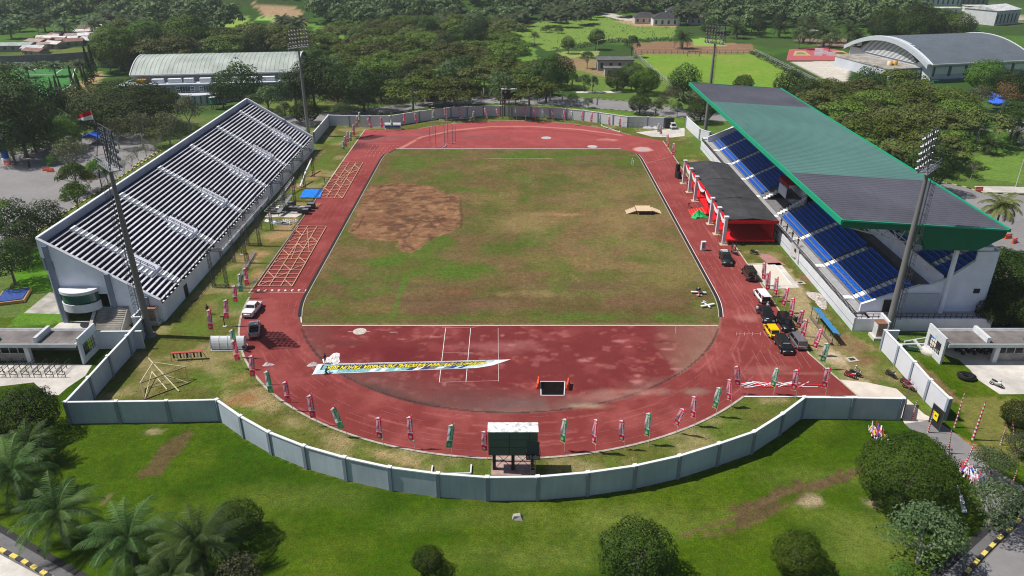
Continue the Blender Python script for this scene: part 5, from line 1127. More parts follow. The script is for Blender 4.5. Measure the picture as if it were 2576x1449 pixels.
for k, (px, t, b_) in enumerate(((1385, 228, 256), (1415, 230, 257), (1436, 233, 258), (1503, 238, 268))): wflag(px, t, b_, f'{ORD[k]} white flag with a red edge on the far roadside, from the scoreboard')

# ================================================================== BANNER LYING ON THE TRACK
bn = thing('banner', (*G(1000, 927), .045), 'long printed congratulation banner spread upside down across the track', 'banner')
TL, TR_, BR_, BL = [np.array(G(*p)) for p in ((799, 917), (1262, 906), (1198, 927), (786, 943))]
def bmap(u, v): t = TR_*(1-u)+TL*u; q = BR_*(1-u)+BL*u; return t*(1-v)+q*v     # u: right to left, v: top edge (far) to bottom edge (near)
def bq(b, u0, u1, v0, v1, z, mi):
    n = max(1, int((u1-u0)*30)); 
    for k in range(n):
        a, c = u0+(u1-u0)*k/n, u0+(u1-u0)*(k+1)/n; b.quad(*[(*bmap(*p), z+.012*math.sin(p[0]*40)) for p in ((a, v1), (c, v1), (c, v0), (a, v0))][::-1], mi)
bc_ = [M('banner_'+n, c, .55, v, 3) for n, c, v in (('white', (.66,.69,.71), .05), ('teal', (.17,.38,.40), .5), ('pale', (.42,.60,.62), .3), ('navy', (.03,.045,.16), .4), ('grey', (.13,.16,.19), .5), ('night', (.035,.04,.07), .5), ('pink', (.66,.12,.22), .1))]
b = MB(); bq(b, 0, 1, 0, 1, .085, 0); b.quad((*G(1285, 905), .08), (*bmap(0, 0), .08), (*bmap(0, 1), .08), (*G(1240, 920), .08), 0)
b.quad((*G(784, 944), .08), (*bmap(.99, 1), .08), (*bmap(.99, .6), .08), (*G(790, 938), .08), 0)
bq(b, .03, .97, .06, .62, .098, 5); bq(b, .015, .03, .2, .8, .098, 2)
for u0, u1, c in ((.03,.10,2),(.10,.19,3),(.19,.315,4),(.315,.44,3),(.44,.57,1),(.57,.665,0),(.665,.86,1),(.86,.98,2)): bq(b, u0, u1, .6, .95, .102, c)
bq(b, .36, .40, .62, .95, .106, 0); bq(b, .375, .39, .62, .8, .11, 6); bq(b, .225, .27, .66, .9, .106, 0); bq(b, .13, .155, .64, .93, .106, 2); bq(b, .60, .63, .66, .93, .106, 1); bq(b, .49, .52, .66, .93, .106, 2); bq(b, .88, .96, .1, .58, .106, 1); bq(b, .03, .06, .1, .6, .106, 2)
b.build('sheet', bc_, bn)
def btext(txt, u0, u1, v0, v1, mat, z, bold, nm):
    vs, fs = text_mesh(txt, 1., bold=bold); a = np.array([(v.x, v.y) for v in vs]); lo, hi = a.min(0), a.max(0); o = MB()
    # read from the far side: the text's left is at the right-hand end, its top is at the near edge
    o.add([(*bmap(u0+(x-lo[0])/(hi[0]-lo[0])*(u1-u0), v0+(y-lo[1])/(hi[1]-lo[1])*(v1-v0)), z) for x, y in a], fs); return o.build(nm, mat, bn)
btext('RGAHAYU TENTARA NASIONAL INDONESIA TAHUN 2024', .035, .935, .24, .66, M('banner_black', (.01,.01,.012), .6), .118, .055, 'lettering_shadow')
btext('RGAHAYU TENTARA NASIONAL INDONESIA TAHUN 2024', .035, .935, .26, .64, M('banner_yellow', (.80,.66,.03), .6, .05), .13, .022, 'lettering')
btext('TNI MODERN BERSAMA RAKYAT SIAP MENGAWAL SUKSESI KEPEMIMPINAN NASIONAL UNTUK INDONESIA MAJU', .035, .93, .07, .2, WHT, .13, .02, 'small_lettering')
def crumple(px, py, rx, ry, h, mat, label, cat, name, seed=1, mats2=None):
    b = MB(); n, mrings = 18, 5; cx, cy = G(px, py); rr = random.Random(seed); vs = []
    for j in range(mrings+1):
        for k in range(n):
            t = j/mrings; a = 2*math.pi*k/n; e = 1+.25*math.sin(3*a+seed)+.12*rr.uniform(-1, 1)
            vs.append((cx+rx*t*e*math.cos(a), cy+ry*t*e*math.sin(a), .06+h*(1-t)**.8*rr.uniform(.4, 1.2)))
    fs = [(j*n+k, j*n+(k+1) % n, (j+1)*n+(k+1) % n, (j+1)*n+k) for j in range(mrings) for k in range(n)]
    b.add(vs, fs, 0, False); return tag(b.build(name, mat), label, cat)
crumple(675, 918, .8, .5, .35, FWHT, 'small white crumpled cloth alone on the track', 'cloth', 'cloth_bundle', 2); crumple(788, 918, .8, .6, .4, FWHT, 'white crumpled cloth at the left end of the banner', 'cloth', 'cloth_bundle', 3)
crumple(836, 905, 1.2, 1.6, .3, M('printed_cloth', (.66,.62,.60), .8, .25, 3), 'folded white printed cloth behind the banner', 'cloth', 'cloth_bundle', 4)
crumple(1632, 323, 2.0, 1.0, .8, FWHT, 'white heap of sheeting by the far gate, left of two', 'sheeting', 'cloth_bundle', 5); crumple(1655, 323, 2.6, 1.2, 1., FWHT, 'larger white heap of sheeting by the far gate', 'sheeting', 'cloth_bundle', 6)
crumple(2058, 754, 1.2, 3.4, .4, M('rubble', (.42,.38,.35), .9, .5, 2), 'pale rubble heap at the foot of the roofed stand wall', 'rubble', 'rubble_heap', 7)
tag(MB().add(*(lambda c: ([(c[0]+x*1.1, c[1]+y, z) for x, y, z in ((-.6,-.4,-.1),(.6,-.5,-.1),(.7,.4,-.1),(-.5,.5,-.1),(-.3,-.25,.5),(.35,-.2,.42),(.3,.2,.55),(-.35,.25,.4))], [(0,1,5,4),(1,2,6,5),(2,3,7,6),(3,0,4,7),(4,5,6,7),(3,2,1,0)]))(G(1301, 1303))).build('rock', M('rock', (.36,.32,.31), .95, .3, 2, .5)), 'pale boulder on the lawn below the near wall', 'rock')
# ================================================================== TARPAULIN, TIMBER FRAMES
b = MB(); Q = [np.array(G(*p)) for p in ((754, 499), (806, 500), (812, 477), (766, 478))]; n = 14
for j in range(n+1):
    for i in range(n+1):
        u, v = i/n, j/n; p = (Q[0]*(1-u)+Q[1]*u)*(1-v)+(Q[3]*(1-u)+Q[2]*u)*v; b.v.append((p[0], p[1], .12+.16*vnoise(np.array([u*7]), np.array([v*7]), 1., 5)[0]+.06*R.random()))
for j in range(n):
    for i in range(n): o = j*(n+1)+i; b.f.append([o, o+1, o+n+2, o+n+1]); b.m.append(0); b.sm.append(False)
tag(b.build('tarpaulin', M('tarp_blue', (.01,.19,.68), .45, .1, 2, spec=.5)), 'bright blue tarpaulin spread by the left straight', 'tarpaulin')
TIMB = M('timber_pale', (.58,.34,.22), .8, .15, 3)
def lattice(c, label, nx=3, ny=14):
    b = MB(); c = [np.array(G(*p)) for p in c]; z = .16
    def m(u, v): p = (c[0]*(1-u)+c[1]*u)*(1-v)+(c[3]*(1-u)+c[2]*u)*v; return (p[0], p[1], z)
    for i in range(nx+1): b.bar(m(i/nx, 0), m(i/nx, 1), .13, .12)
    for j in range(ny+1): b.bar(m(0, j/ny), m(1, j/ny), .11, .1)
    for j in range(0, ny-1, 2):
        i = (j//2) % nx; b.bar(m(i/nx, j/ny), m((i+1)/nx, (j+1.6)/ny), .11, .09); i2 = (i+2) % nx; b.bar(m((i2+1)/nx, j/ny), m(i2/nx, (j+1.6)/ny), .11, .09)
    for k in range(3): b.bar(m(R.random()*.8, R.random()), m(R.random()*.8+.2, R.random()*.3+.5), .1, .08)
    tag(b.build('timber_lattice', TIMB), label, 'timber lattice', 'timber lattices lying on the track')
lattice(((649,721),(735,722),(821.5,571),(751.5,570)), 'timber lattice lying on the straight, nearer to the start numbers', 3, 17); lattice(((801.5,498),(861.5,500),(913.5,409.5),(861.5,408.5)), 'timber lattice lying on the straight beside the blue tarpaulin', 3, 15)
b = MB()
for k in range(8): x, y = G(768+k*4, 520); b.bar((x, y-1.2, .2), (x+.8, y+1.5, .25), .1)
tag(b.build('timber_pile', TIMB), 'loose pale battens between the tarpaulin and the flight cases', 'timber')
# wooden platform with two flights on the pitch
pf = thing('wooden_platform', (*G(1625, 535), .06), 'plywood platform with steps at both ends on the pitch', 'platform'); PLY = M('plywood', (.58,.44,.29), .8, .12, 1.5)
x0, y0 = G(1602, 541); x1 = G(1640, 541)[0]; y1 = y0+3.6
MB().zbox(x0, x1, y0, y1, .9, 1.0).build('deck', PLY, pf); bb = MB()
for x in (x0+.1, x1-.1):
    for y in (y0+.1, y1-.1): bb.bar((x, y, .05), (x, y, .9), .12)
bb.bar((x0, y0+.05, .8), (x1, y0+.05, .8), .06, .2); bb.build('frame', M('frame_dark_timber', (.1,.07,.05), .9), pf)
for s, xa in ((-1, x0), (1, x1)):
    b = MB()
    for k in range(5): b.zbox(*sorted((xa+s*(k*.42+.15), xa+s*(k*.42+.6))), y0+.4, y1-.6, .78-k*.17, .83-k*.17)
    b.bar((xa+s*.1, y0+.4, .85), (xa+s*2.3, y0+.4, .05), .06, .2).bar((xa+s*.1, y1-.6, .85), (xa+s*2.3, y1-.6, .05), .06, .2); b.build('stairs', PLY, pf)
# ================================================================== THE RED STAGE
REDC = M('stage_red', (.68,.006,.012), .75, .05, 1.2); CANV = M('canopy_black', (.045,.045,.05), .75, .3, .8, .2, var2=.25, scale2=.3)
sg = thing('stage', (49, 163, 0), 'long red-carpeted stage under a black canopy with white front columns', 'stage')
SY0, SY1 = 144.2, 184.6
MB().zbox(44.6, 54.4, SY0, SY1, .55, .85).build('deck', REDC, sg)
b = MB()
for y in np.arange(SY0+.2, SY1, 2.4):
    for x in (44.8, 48, 51.2, 54.2): b.bar((x, y, 0), (x, y, .55), .1)
b.build('substructure', DGREY, sg)
MB().zbox(53.9, 54.2, SY0+1, SY1-1, .86, 4.9).build('backdrop', REDC, sg)
cols = [144.0, 149.6, 155.6, 171.0, 177.4, 184.3]
for y in cols:
    MB().box((43.75, y, 3.0), (.62, .62, 6.0)).box((43.75, y, 6.03), (.9, .9, .25)).build('column', WHT, sg)
    MB().box((43.75, y-.1, .07), (1.6, 1.6, .1)).build('base_plate', M('ply_plate', (.50,.38,.26), .9), sg)
for k, (a, c) in enumerate(zip([SY0-.2, 157.0, 170.4], [157.0, 170.4, SY1+.2])):
    b = MB(); n = 6; zs = [5.25, 5.55, 5.3]
    b.extr([(44.1, a+.0, 5.35), (49.2, a, 5.75+.08*k), (54.6, a, 5.1), (54.6, a, 5.02), (49.2, a, 5.66+.08*k), (44.1, a, 5.27)], (0, c-a-.02, 0)); b.build('canopy', CANV, sg)
b = MB().zbox(44.05, 54.6, SY0-.32, SY0-.22, 4.6, 5.2); b.build('valance', REDC, sg)
for a, c in zip(cols[:-1], cols[1:]):
    nsw = max(1, round((c-a)/6.5))
    for j in range(nsw):
        u0, u1 = a+(c-a)*j/nsw+.3, a+(c-a)*(j+1)/nsw-.3; b = MB(); n = 12
        for k in range(n):
            t0, t1 = k/n, (k+1)/n; f = lambda t: 4*t*(1-t); y_0, y_1 = u0+(u1-u0)*t0, u0+(u1-u0)*t1
            b.quad((43.95, y_0, 5.65), (43.95, y_1, 5.65), (43.93, y_1, 5.15-.45*f(t1)), (43.93, y_0, 5.15-.45*f(t0)), 0)
            b.quad((43.9, y_0, 5.15-.45*f(t0)), (43.9, y_1, 5.15-.45*f(t1)), (43.86, y_1, 4.95-1.15*f(t1)), (43.86, y_0, 4.95-1.15*f(t0)), 1)
        b.build('swag', [REDC, WHT], sg)
b = MB()
for y in np.arange(SY0+.4, SY1, 8): b.bar((44.3, y, .85), (44.3, y, 5.2), .12); b.bar((54.3, y, .85), (54.3, y, 5.0), .12)
b.build('frame', DGREY, sg)
for s in range(5): pass
sr = thing('ramp', (43, 163.4, 0), 'red carpeted steps leading up to the stage front', 'steps'); b = MB()
for k in range(6): b.zbox(40.9+k*.6, 41.5+k*.6, 160.4, 164.6, 0, .12+k*.12, 0).zbox(40.86+k*.6, 40.9+k*.6, 160.4, 164.6, 0, .12+k*.12, 1)
b.build('steps', [REDC, M('step_edge', (.75,.2,.12), .8)], sr)
crumple(1757, 545, 1.7, 1.8, 1.5, M('green_cloth', (.02,.42,.12), .7, .1, 2), 'heap of bright green cloth at the foot of the stage', 'cloth', 'cloth_bundle', 9)
for k, (px, py, hh) in enumerate(((1703, 447, 3.6), (1707, 449, 2.6))):
    t = thing('speaker_stack', (*G(px, py), .03), ('taller', 'shorter')[k]+' of two black loudspeaker stacks at the far end of the stage', 'speaker')
    for j in range(int(hh/.9)): MB().box((0, 0, .45+j*.9), (.9, .9, .86), .3).build('speaker', BLK, t, True)
t = thing('air_cooler', (*G(1768, 630), .03), 'white upright air cooler alone on the right straight', 'air cooler'); MB().box((0, 0, 1.0), (.9, .7, 1.9), .1).build('cabinet', WHT, t, True); MB().box((-.05, -.37, 1.2), (.6, .02, 1.1), .1).build('grille', GREYM, t, True); MB().box((0, 0, .04), (1.0, .8, .08), .1).build('base', DGREY, t, True)
t = thing('ladder', (*G(1812, 612), .03), 'rusty trestle ladder in front of the stage column', 'ladder'); b = MB()
for x in (-.5, .5):
    for y in (-.7, .7): b.bar((x, y, 0), (x*.7, y*.25, 3.2), .07)
for k in range(7): b.bar((-.45, -.62+k*.06, .4+k*.42), (.45, -.62+k*.06, .4+k*.42), .05)
b.build('frame', M('rusty_steel', (.25,.10,.06), .8, .3, 3), t, True)
t = thing('generator', (*G(1949, 600), .1), 'grey generator set beside the stage end', 'generator'); MB().box((0, 0, .9), (1.6, 2.2, 1.5)).build('cabinet', M('generator_grey', (.16,.16,.17), .6, .15, 2), t, True); MB().box((-.83, 0, 1), (.03, 1.4, .9)).build('grille', GREYM, t, True); b = MB(); [b.box((x, y, .08), (.2, .2, .16)) for x in (-.6, .6) for y in (-.8, .8)]; b.build('feet', BLK, t, True)
crumple(2003, 633, .1, .1, .01, FWHT, 'scrap of white cloth', 'cloth', 'cloth_bundle', 11) if False else None
x, y = 55.35, G(2010, 650, 1.5)[1]
b = MB(); [b.quad((x-.06-.05*math.sin(k), y+k*.6, 3.3), (x-.06-.05*math.sin(k+1), y+(k+1)*.6, 3.3), (x-.12-.1*math.sin(k*2+2), y+(k+1)*.6-.5, .9+.25*math.sin(k)), (x-.12-.1*math.sin(k*2), y+k*.6-.5, .9+.25*math.sin(k-1))) for k in range(7)]
b.box((x-.14, y+1.6, 2.5), (.03, .9, .7), 0, 1); tag(b.build('hanging_cloth', [FWHT, BLK]), 'white cloth with a black emblem hung over the roofed stand rail', 'cloth')
# ================================================================== TRUSS ALONG THE OPEN TERRACE
TRM = M('truss_steel', (.10,.105,.11), .5, .2, 4, metal=.4); TRL = M('truss_aluminium', (.34,.35,.36), .4, .2, 4, metal=.5)
def truss(b, p, q, w=.45, step=.7, t=.06):
    p, q = Vector(p), Vector(q); d = (q-p).normalized(); u = Vector((0, 0, 1)) if abs(d.z) < .9 else Vector((1, 0, 0)); a = d.cross(u).normalized()*w/2; c = a.cross(d).normalized()*w/2
    cs = [a+c, -a+c, -a-c, a-c]; n = max(1, int((q-p).length/step))
    for k in cs: b.bar(p+k, q+k, t)
    for i in range(n):
        s0, s1 = p+(q-p)*(i/n), p+(q-p)*((i+1)/n)
        for j in range(4): b.bar(s0+cs[j], s1+cs[(j+1) % 4], t*.7)
    return b
tr_ = thing('truss_frame', (-53, 155, 0), 'long lattice truss goalposts standing along the open terrace front', 'truss')
TYS = [123.5, 134.6, 143.2, 152, 162.5, 171, 180.6, 190]
for y in TYS:
    for x in (-52.0, -54.4): truss(MB(), (x, y, 0), (x, y, 7.4)).build('post', TRM, tr_)
    truss(MB(), (-54.4, y, 7.4), (-52.0, y, 7.4)).build('cross_beam', TRM, tr_)
for k, (a, c) in enumerate(zip(TYS[:-1], TYS[1:])): truss(MB(), (-52.0, a, 7.5 if k < 3 else 6.8), (-52.0, c, 7.5 if k < 3 else 6.8)).build('beam', TRL if k in (0, 1, 2) else TRM, tr_)
for y in (123.5, 143.2): truss(MB(), (-54.4, y, .25), (-51.4, y, .25)).build('foot', TRM, tr_)
for k, (p, q, lab) in enumerate((((600,700,.4),(640,632,.4),'grey lattice truss lying on the bare soil, nearer one'), ((585,728,.4),(652,704,2.2),'thin lattice truss propped near the red flags'), ((700,500,.5),(738,446,3),'lattice truss leaning towards the white tubes'))):
    tag(truss(MB(), GV(*p), GV(*q), .4).build('loose_truss', TRL), lab, 'truss')
for k, (p, q) in enumerate((((755,470,.3),(769,432,2.5)), ((770,430,1.5),(784,400,3.2)))): tag(MB().bar(GV(*p), GV(*q), .35).build('white_tube', WHT), ('lower', 'upper')[k]+' of two long white tubes leaning on the truss', 'tube')
sc_ = thing('scaffold_table', (*G(690, 515), 0), 'grey scaffold roof frame lying tilted by the open terrace', 'scaffold'); b = MB(); c4 = [GV(664, 532, 1), GV(700, 535, 1), GV(732, 490, 2.6), GV(712, 488, 3.2)]
for k in range(10): t = k/9; b.bar(c4[0].lerp(c4[3], t), c4[1].lerp(c4[2], t), .12)
b.bar(c4[0], c4[3], .14).bar(c4[1], c4[2], .14).build('frame', TRL, sc_); MB().bar(c4[1], c4[2], .9, .1).build('walkway', M('walk_grey', (.2,.21,.21), .7, .15, 2), sc_); b = MB(); [b.bar(p, (p.x, p.y, 0), .1) for p in c4]; b.build('legs', DGREY, sc_)
struct(MB().prism(GL([(664,547),(745,548),(792,520),(700,517)]), 0, .1).build('gear_mat', M('pale_mat', (.52,.48,.44), .9, .2, .6, var2=.2)))
CASE = M('flight_case', (.035,.037,.04), .55, .2, 3, spec=.4); CASEE = M('case_edge', (.22,.22,.23), .4, .1, 3, metal=.5)
for k, (px, py, w, d, h) in enumerate(((722,530,1.5,1.2,.9),(734,531,1.4,1.1,.9),(745,531,1.4,1.2,.9),(758,535,1.5,1.1,1.0),(769,538,1.5,1.2,1.),(776,531,1.4,1.2,1.),(784,524,1.6,1.2,1.1),(735,519,1.6,1.2,.9),(701,536,1.3,1,.8),(712,530,1.4,1.1,.9),(690,538,1.5,1,.8))):
    t = thing('flight_case', (*G(px, py), .1), f'black flight case on the pale mat, {ORD[k]} in the cluster by the straight' , 'flight case', 'flight cases by the left straight'); a = R.uniform(-.2, .2)
    MB().box((0, 0, h/2+.1), (w, d, h), a).build('box', CASE, t, True); b = MB()
    for z in (h*.6, h+.09): 
        for s in (-1, 1): b.box((s*(d/2)*-math.sin(a)*1.0, s*(d/2+.01)*math.cos(a), z), (w, .04, .06), a)
    b.build('edge', CASEE, t, True); lid = MB().box((0, 0, h+.11), (w*.9, d*.86, .03), a).build('lid', M('case_lid', (.16,.17,.18), .5, .1, 3), t, True)
for k in range(3): crumple(680+k*17, 556+k*4, 1.6, .7, .5, TRL if k < 2 else DGREY, ('heap of grey cable by the truss, left', 'heap of grey cable by the truss, middle', 'heap of dark cable by the truss, right')[k], 'cable', 'cable_heap', 20+k)
b = MB(); [b.bar(GV(706+R.uniform(0, 40), 550+R.uniform(0, 10), .15), GV(712+R.uniform(0, 40), 556+R.uniform(0, 10), .2), .1) for k in range(22)]; tag(b.build('pipe_pile', M('pipe_white', (.55,.56,.58), .5, .1, 4)), 'spill of thin white pipes below the pale mat', 'pipes')
for k, (px, py) in enumerate(((609,641),(818,466),(497+130,560+100),(566,822))): 
    t = thing('garden_lamp', (*G(px, py), 0), ('short black lamp post on the grass beside the nearer timber lattice','short black post with a yellow base beside the tarpaulin','short black post by the truss','short dark stump post near the dugout shelter')[k], 'lamp'); MB().tube((0, 0, 0), (0, 0, 1.9), .07).build('pole', BLK, t, True); MB().box((-.2, 0, 1.9), (.6, .2, .12)).build('head', BLK, t, True); MB().box((0, 0, .06), (.6, .5, .12)).build('base', YELP if k == 1 else CONCM, t, True)
# ================================================================== DUGOUTS, GOALS, CAGES
CLEAR = M('polycarbonate', (.62,.64,.65), .2, .08, 1.5, spec=.6)
def dugout(p, q, label, rz, seats=0, clear=True):
    (xa, ya), (xb, yb_) = G(*p), G(*q); L_ = math.hypot(xb-xa, yb_-ya); r = thing('dugout', ((xa+xb)/2, (ya+yb_)/2, .02), label, 'dugout', None, rz)
    b = MB(); n = 10; pr = [(-.9*math.cos(math.pi*.5*0)+0, 0)]; pr = [(.9-1.8*(1-math.cos(t))/2*1.0, 2.1*math.sin(t)) for t in np.linspace(.12, 2.4, n)]
    for (y0_, z0_), (y1_, z1_) in zip(pr[:-1], pr[1:]): b.extr([(-L_/2, y0_, z0_), (-L_/2, y1_, z1_), (-L_/2, y1_*.98, z1_-.03), (-L_/2, y0_*.98, z0_-.03)], (L_, 0, 0))
    for sx in (-1, 1): b.extr([(sx*L_/2, y_, z_) for y_, z_ in pr]+[(sx*L_/2, .0, .3)], (sx*.03, 0, 0))
    b.build('shell', CLEAR, r, True); b = MB()
    for k in range(5):
        x = -L_/2+L_*k/4
        for (y0_, z0_), (y1_, z1_) in zip(pr[:-1], pr[1:]): b.bar((x, y0_, z0_+.02), (x, y1_, z1_+.02), .07)
    for y_ in (-1.0, 1.0): b.bar((-L_/2, y_, .06), (L_/2, y_, .06), .08)
    for x in (-L_/2, L_/2): b.bar((x, -1, .06), (x, 1, .06), .08); b.bar((x, -.9, .06), (x, pr[-1][0], pr[-1][1]), .07)
    b.build('frame', WHT, r, True)
    for k in range(seats): MB().box((-L_/2+L_*(k+.5)/seats, .1, .45), (.45, .42, .1)).box((-L_/2+L_*(k+.5)/seats, .32, .75), (.45, .08, .55)).build('seat', SEATM if seats else BLK, r, True)
    return r
dugout((536, 876), (620, 874), 'arched clear dugout shelter by the left straight', math.pi, 0); dugout((969, 326), (1009, 324), 'white dugout with a row of dark seats at the far corner', 0, 8)
bt = thing('shelter', (*G(2088, 815), 0), 'long bench shelter with a blue roof by the right straight', 'shelter'); p, q = GV(2052, 772, 2.2), GV(2106, 838, 2.2); d = (q-p).normalized(); n = Vector((-d.y, d.x, 0))
b = MB(); b.extr([p-n*.55, q-n*.55, q+n*.65-Vector((0, 0, .35)), p+n*.65-Vector((0, 0, .35))], (0, 0, .06)).build('roof', M('roof_blue', (.05,.26,.55), .35, .1, 1, spec=.5), bt)
b = MB(); [b.bar(p.lerp(q, t)+n*sx*.5-Vector((0, 0, .1)), (p.lerp(q, t)+n*sx*.5)*1.0-Vector((0, 0, 2.2)), .08) for t in (0, .33, .66, 1) for sx in (-1, 1)]; b.build('frame', DGREY, bt)
MB().bar(p-n*.6-Vector((0, 0, 1.75)), q-n*.6-Vector((0, 0, 1.75)), .5, .08).build('bench', M('bench_brown', (.16,.12,.10), .8), bt)
YST = M('goal_paint', (.60,.54,.36), .6, .2, 3); RST = M('goal_rust', (.22,.14,.08), .8, .3, 3)
gl = thing('training_goal', (*G(415, 960), 0), 'yellow football goal frame lying on the grass left of the dugout', 'goal'); b = MB(); z = .12
P_ = {k: GV(*v) for k, v in dict(a=(352,964,.9), b=(466,923,2.0), c=(474,963,.1), d=(364,1004,.1), e=(385,911,2.6), f=(373,901,2.8), g=(408,941,1.2), h=(450,984,.1), i=(420,980,.1), j=(382,935,.8)).items()}
b.bar(P_['a'], P_['b'], .12).bar(P_['b'], P_['c'], .12).bar(P_['c'], P_['d'], .12).bar(P_['d'], P_['a'], .12).build('mouth', RST, gl); b = MB()
b.bar(P_['f'], P_['h'], .14).bar(P_['e'], P_['b'], .09).bar(P_['e'], P_['a'], .09).bar(P_['j'], P_['i'], .12).bar(P_['j'], P_['d'], .08).bar(P_['g'], P_['c'], .07).build('stays', YST, gl)
hs = thing('hurdle_rack', (*G(476, 900), 0), 'rusty frame with red and white slats on the grass', 'rack'); b = MB(); x, y = G(476, 905)
for k in range(9): b.box((x-2.2+k*.5, y-.1+k*.05, .75), (.24, .08, .9), 0, k % 2)
b.build('slats', [BLK, WHT], hs); MB().bar((x-2.5, y-.1, 1.25), (x+2.1, y+.4, 1.3), .5, .1).build('top_board', M('board_red', (.42,.07,.05), .7), hs); b = MB()
for k in (-2.5, -.2, 2.2): b.bar((x+k, y-.5, 0), (x+k, y-.2, 1.25), .06).bar((x+k, y+.8, 0), (x+k, y+.2, 1.25), .06)
b.build('frame', DGREY, hs)
hc = thing('throwing_cage', (*G(1110, 355), 0), 'tall hammer cage poles with netting arms near the far bend', 'cage'); PG = M('cage_grey', (.40,.40,.41), .5, .1, 3)
for k, (px, py, tx, ty) in enumerate(((1082,360,1080,318),(1097,372,1099,315),(1119,370,1117,308),(1127,362,1125,310),(1139,362,1138,312),(1146,358,1142,316))):
    x, y = G(px, py); h = HT(tx, ty, y)[0]; MB().bar((x, y, 0), (x, y, h), .16).build('pole', PG, hc)
b = MB(); b.bar(GV(1127,362), GV(1146,360), .3).bar(GV(1097,372), GV(1122,372), .25).bar(GV(1117,372), GV(1122,366), .5).build('base', GREYM, hc)
for k, (px, py, lab) in enumerate(((1088, 318, 'left'), (1125, 296, 'right'))):
    x, y = G(px, 330); t = thing('street_lamp', (x, y, 0), f'thin white lamp post near the hammer cage, {lab} of two', 'lamp'); h = 7.5; MB().tube((0, 0, 0), (0, 0, h), .07).build('pole', PG, t, True); MB().box((.5, 0, h), (1.0, .2, .12)).build('head', WHT, t, True)
for k, (a, c, lab) in enumerate((((1106,303),(1187,298),'white goal frame lying on the grass in front of the far wall'), ((1085,1196),(1184,1194),'white goal frame lying just inside the near wall'), ((908,318),(968,320),'white goal posts lying by the far left corner'), ((1514,318),(1560,334),'white goal frame lying near the far right corner'))):
    (xa, ya), (xb, yb_) = G(*a), G(*c); b = MB(); d = 1.6; b.bar((xa, ya, .2), (xb, yb_, .2), .16).bar((xb, yb_, .2), (xb, yb_+d, .2), .16).bar((xa, ya, .2), (xa, ya+d, .2), .16); tag(b.build('fallen_goal', WHT), lab, 'goal', 'goal frames left on the grass')
b = MB(); (xa, ya) = G(1590, 326)
for k in range(5): b.bar((xa+k*1.6-3, ya, 0), (xa+k*1.6-3, ya, 2.2), .08)
b.bar((xa-3, ya, 2.2), (xa+.2, ya, 2.2), .07).bar((xa-3, ya, .9), (xa+3.4, ya, .9), .07).bar((xa+1.8, ya, 2.2), (xa+3.4, ya, 2.2), .07); tag(b.build('exercise_bars', DGREY), 'dark exercise bars against the far wall, right end', 'bars')
wt = thing('pit_guard', (*G(1391, 978), .04), 'square dark water-jump pit between two orange barriers', 'pit'); Q = GL([(1361,996),(1419,996),(1421,961),(1360,961)])
MB().prism(Q, 0, .03).build('pit_floor', M('pit_black', (.018,.012,.011), .8, .3, 1), wt); b = MB(); [b.bar((*p, .06), (*q, .06), .12) for p, q in zip(Q, Q[1:]+Q[:1])]; b.build('rim', WHT, wt)
ORG = M('barrier_orange', (.75,.09,.02), .5, .1, 2)
def barrier(px, py, a, label):
    t = thing('traffic_barrier', (*G(px, py), .04), label, 'barrier', None, a); MB().extr([(-.9, -.25, 0), (-.9, .25, 0), (-.9, .2, .35), (-.9, .1, .45), (-.9, .09, 1), (-.9, -.09, 1), (-.9, -.1, .45), (-.9, -.2, .35)], (1.8, 0, 0)).build('body', ORG, t, True); MB().zbox(-.6, .6, -.11, .11, .6, .75).build('band', WHT, t, True)
barrier(1354, 971, 1.5, 'orange barrier at the left side of the water pit'); barrier(1428, 974, 1.4, 'orange barrier at the right side of the water pit'); barrier(117, 430, .1, 'red-orange barrier on the left plaza, left of the pair'); barrier(128, 433, .1, 'red-orange barrier on the left plaza, right of the pair'); barrier(2462, 480, 0, 'red barrier on the road behind the roofed stand'); barrier(20, 414, 0, 'red barrier at the foot of the blue gate pillar'); barrier(2546, 311, 0, 'red barrier on the far right road'); barrier(2535, 600, .3, 'orange barrier by the palm behind the roofed stand'); barrier(2551, 611, .6, 'small orange barrier at the right-hand edge by the road')
# model aeroplanes
def plane(px, py, rz, c, label):
    t = thing('model_aeroplane', (*G(px, py), .3), label, 'model plane', None, rz); MB().loft([[(x, -w, -w), (x, w, -w), (x, w, w), (x, -w, w)] for x, w in ((1.0, .06), (.8, .14), (.1, .15), (-1.0, .05))]).build('fuselage', paint('plane_a', c), t, True); MB().box((.2, 0, .14), (.42, 2.7, .06)).build('wing', WHT, t, True); MB().box((-.95, 0, .08), (.28, .9, .04)).build('tailplane', WHT, t, True); MB().box((-.95, 0, .25), (.3, .04, .36)).build('fin', paint('plane_b', c), t, True); MB().box((.5, .2, -.15), (.1, .05, .28)).box((.5, -.2, -.15), (.1, .05, .28)).build('undercarriage', BLK, t, True)
plane(1757, 741, 1.45, (.55,.02,.03), 'red and white model aeroplane on the pitch edge with people beside it'); plane(1778, 771, -1.2, (.7,.7,.72), 'white and blue model aeroplane alone near the corner of the pitch')
for k in range(2): x, y = G(1590+k*3, 413+k*5); tag(MB().tube((x, y, 0), (x, y, 1.6), .13).build('marker_post', WHT), ('left','right')[k]+' of two white marker posts at the far right pitch corner', 'post')
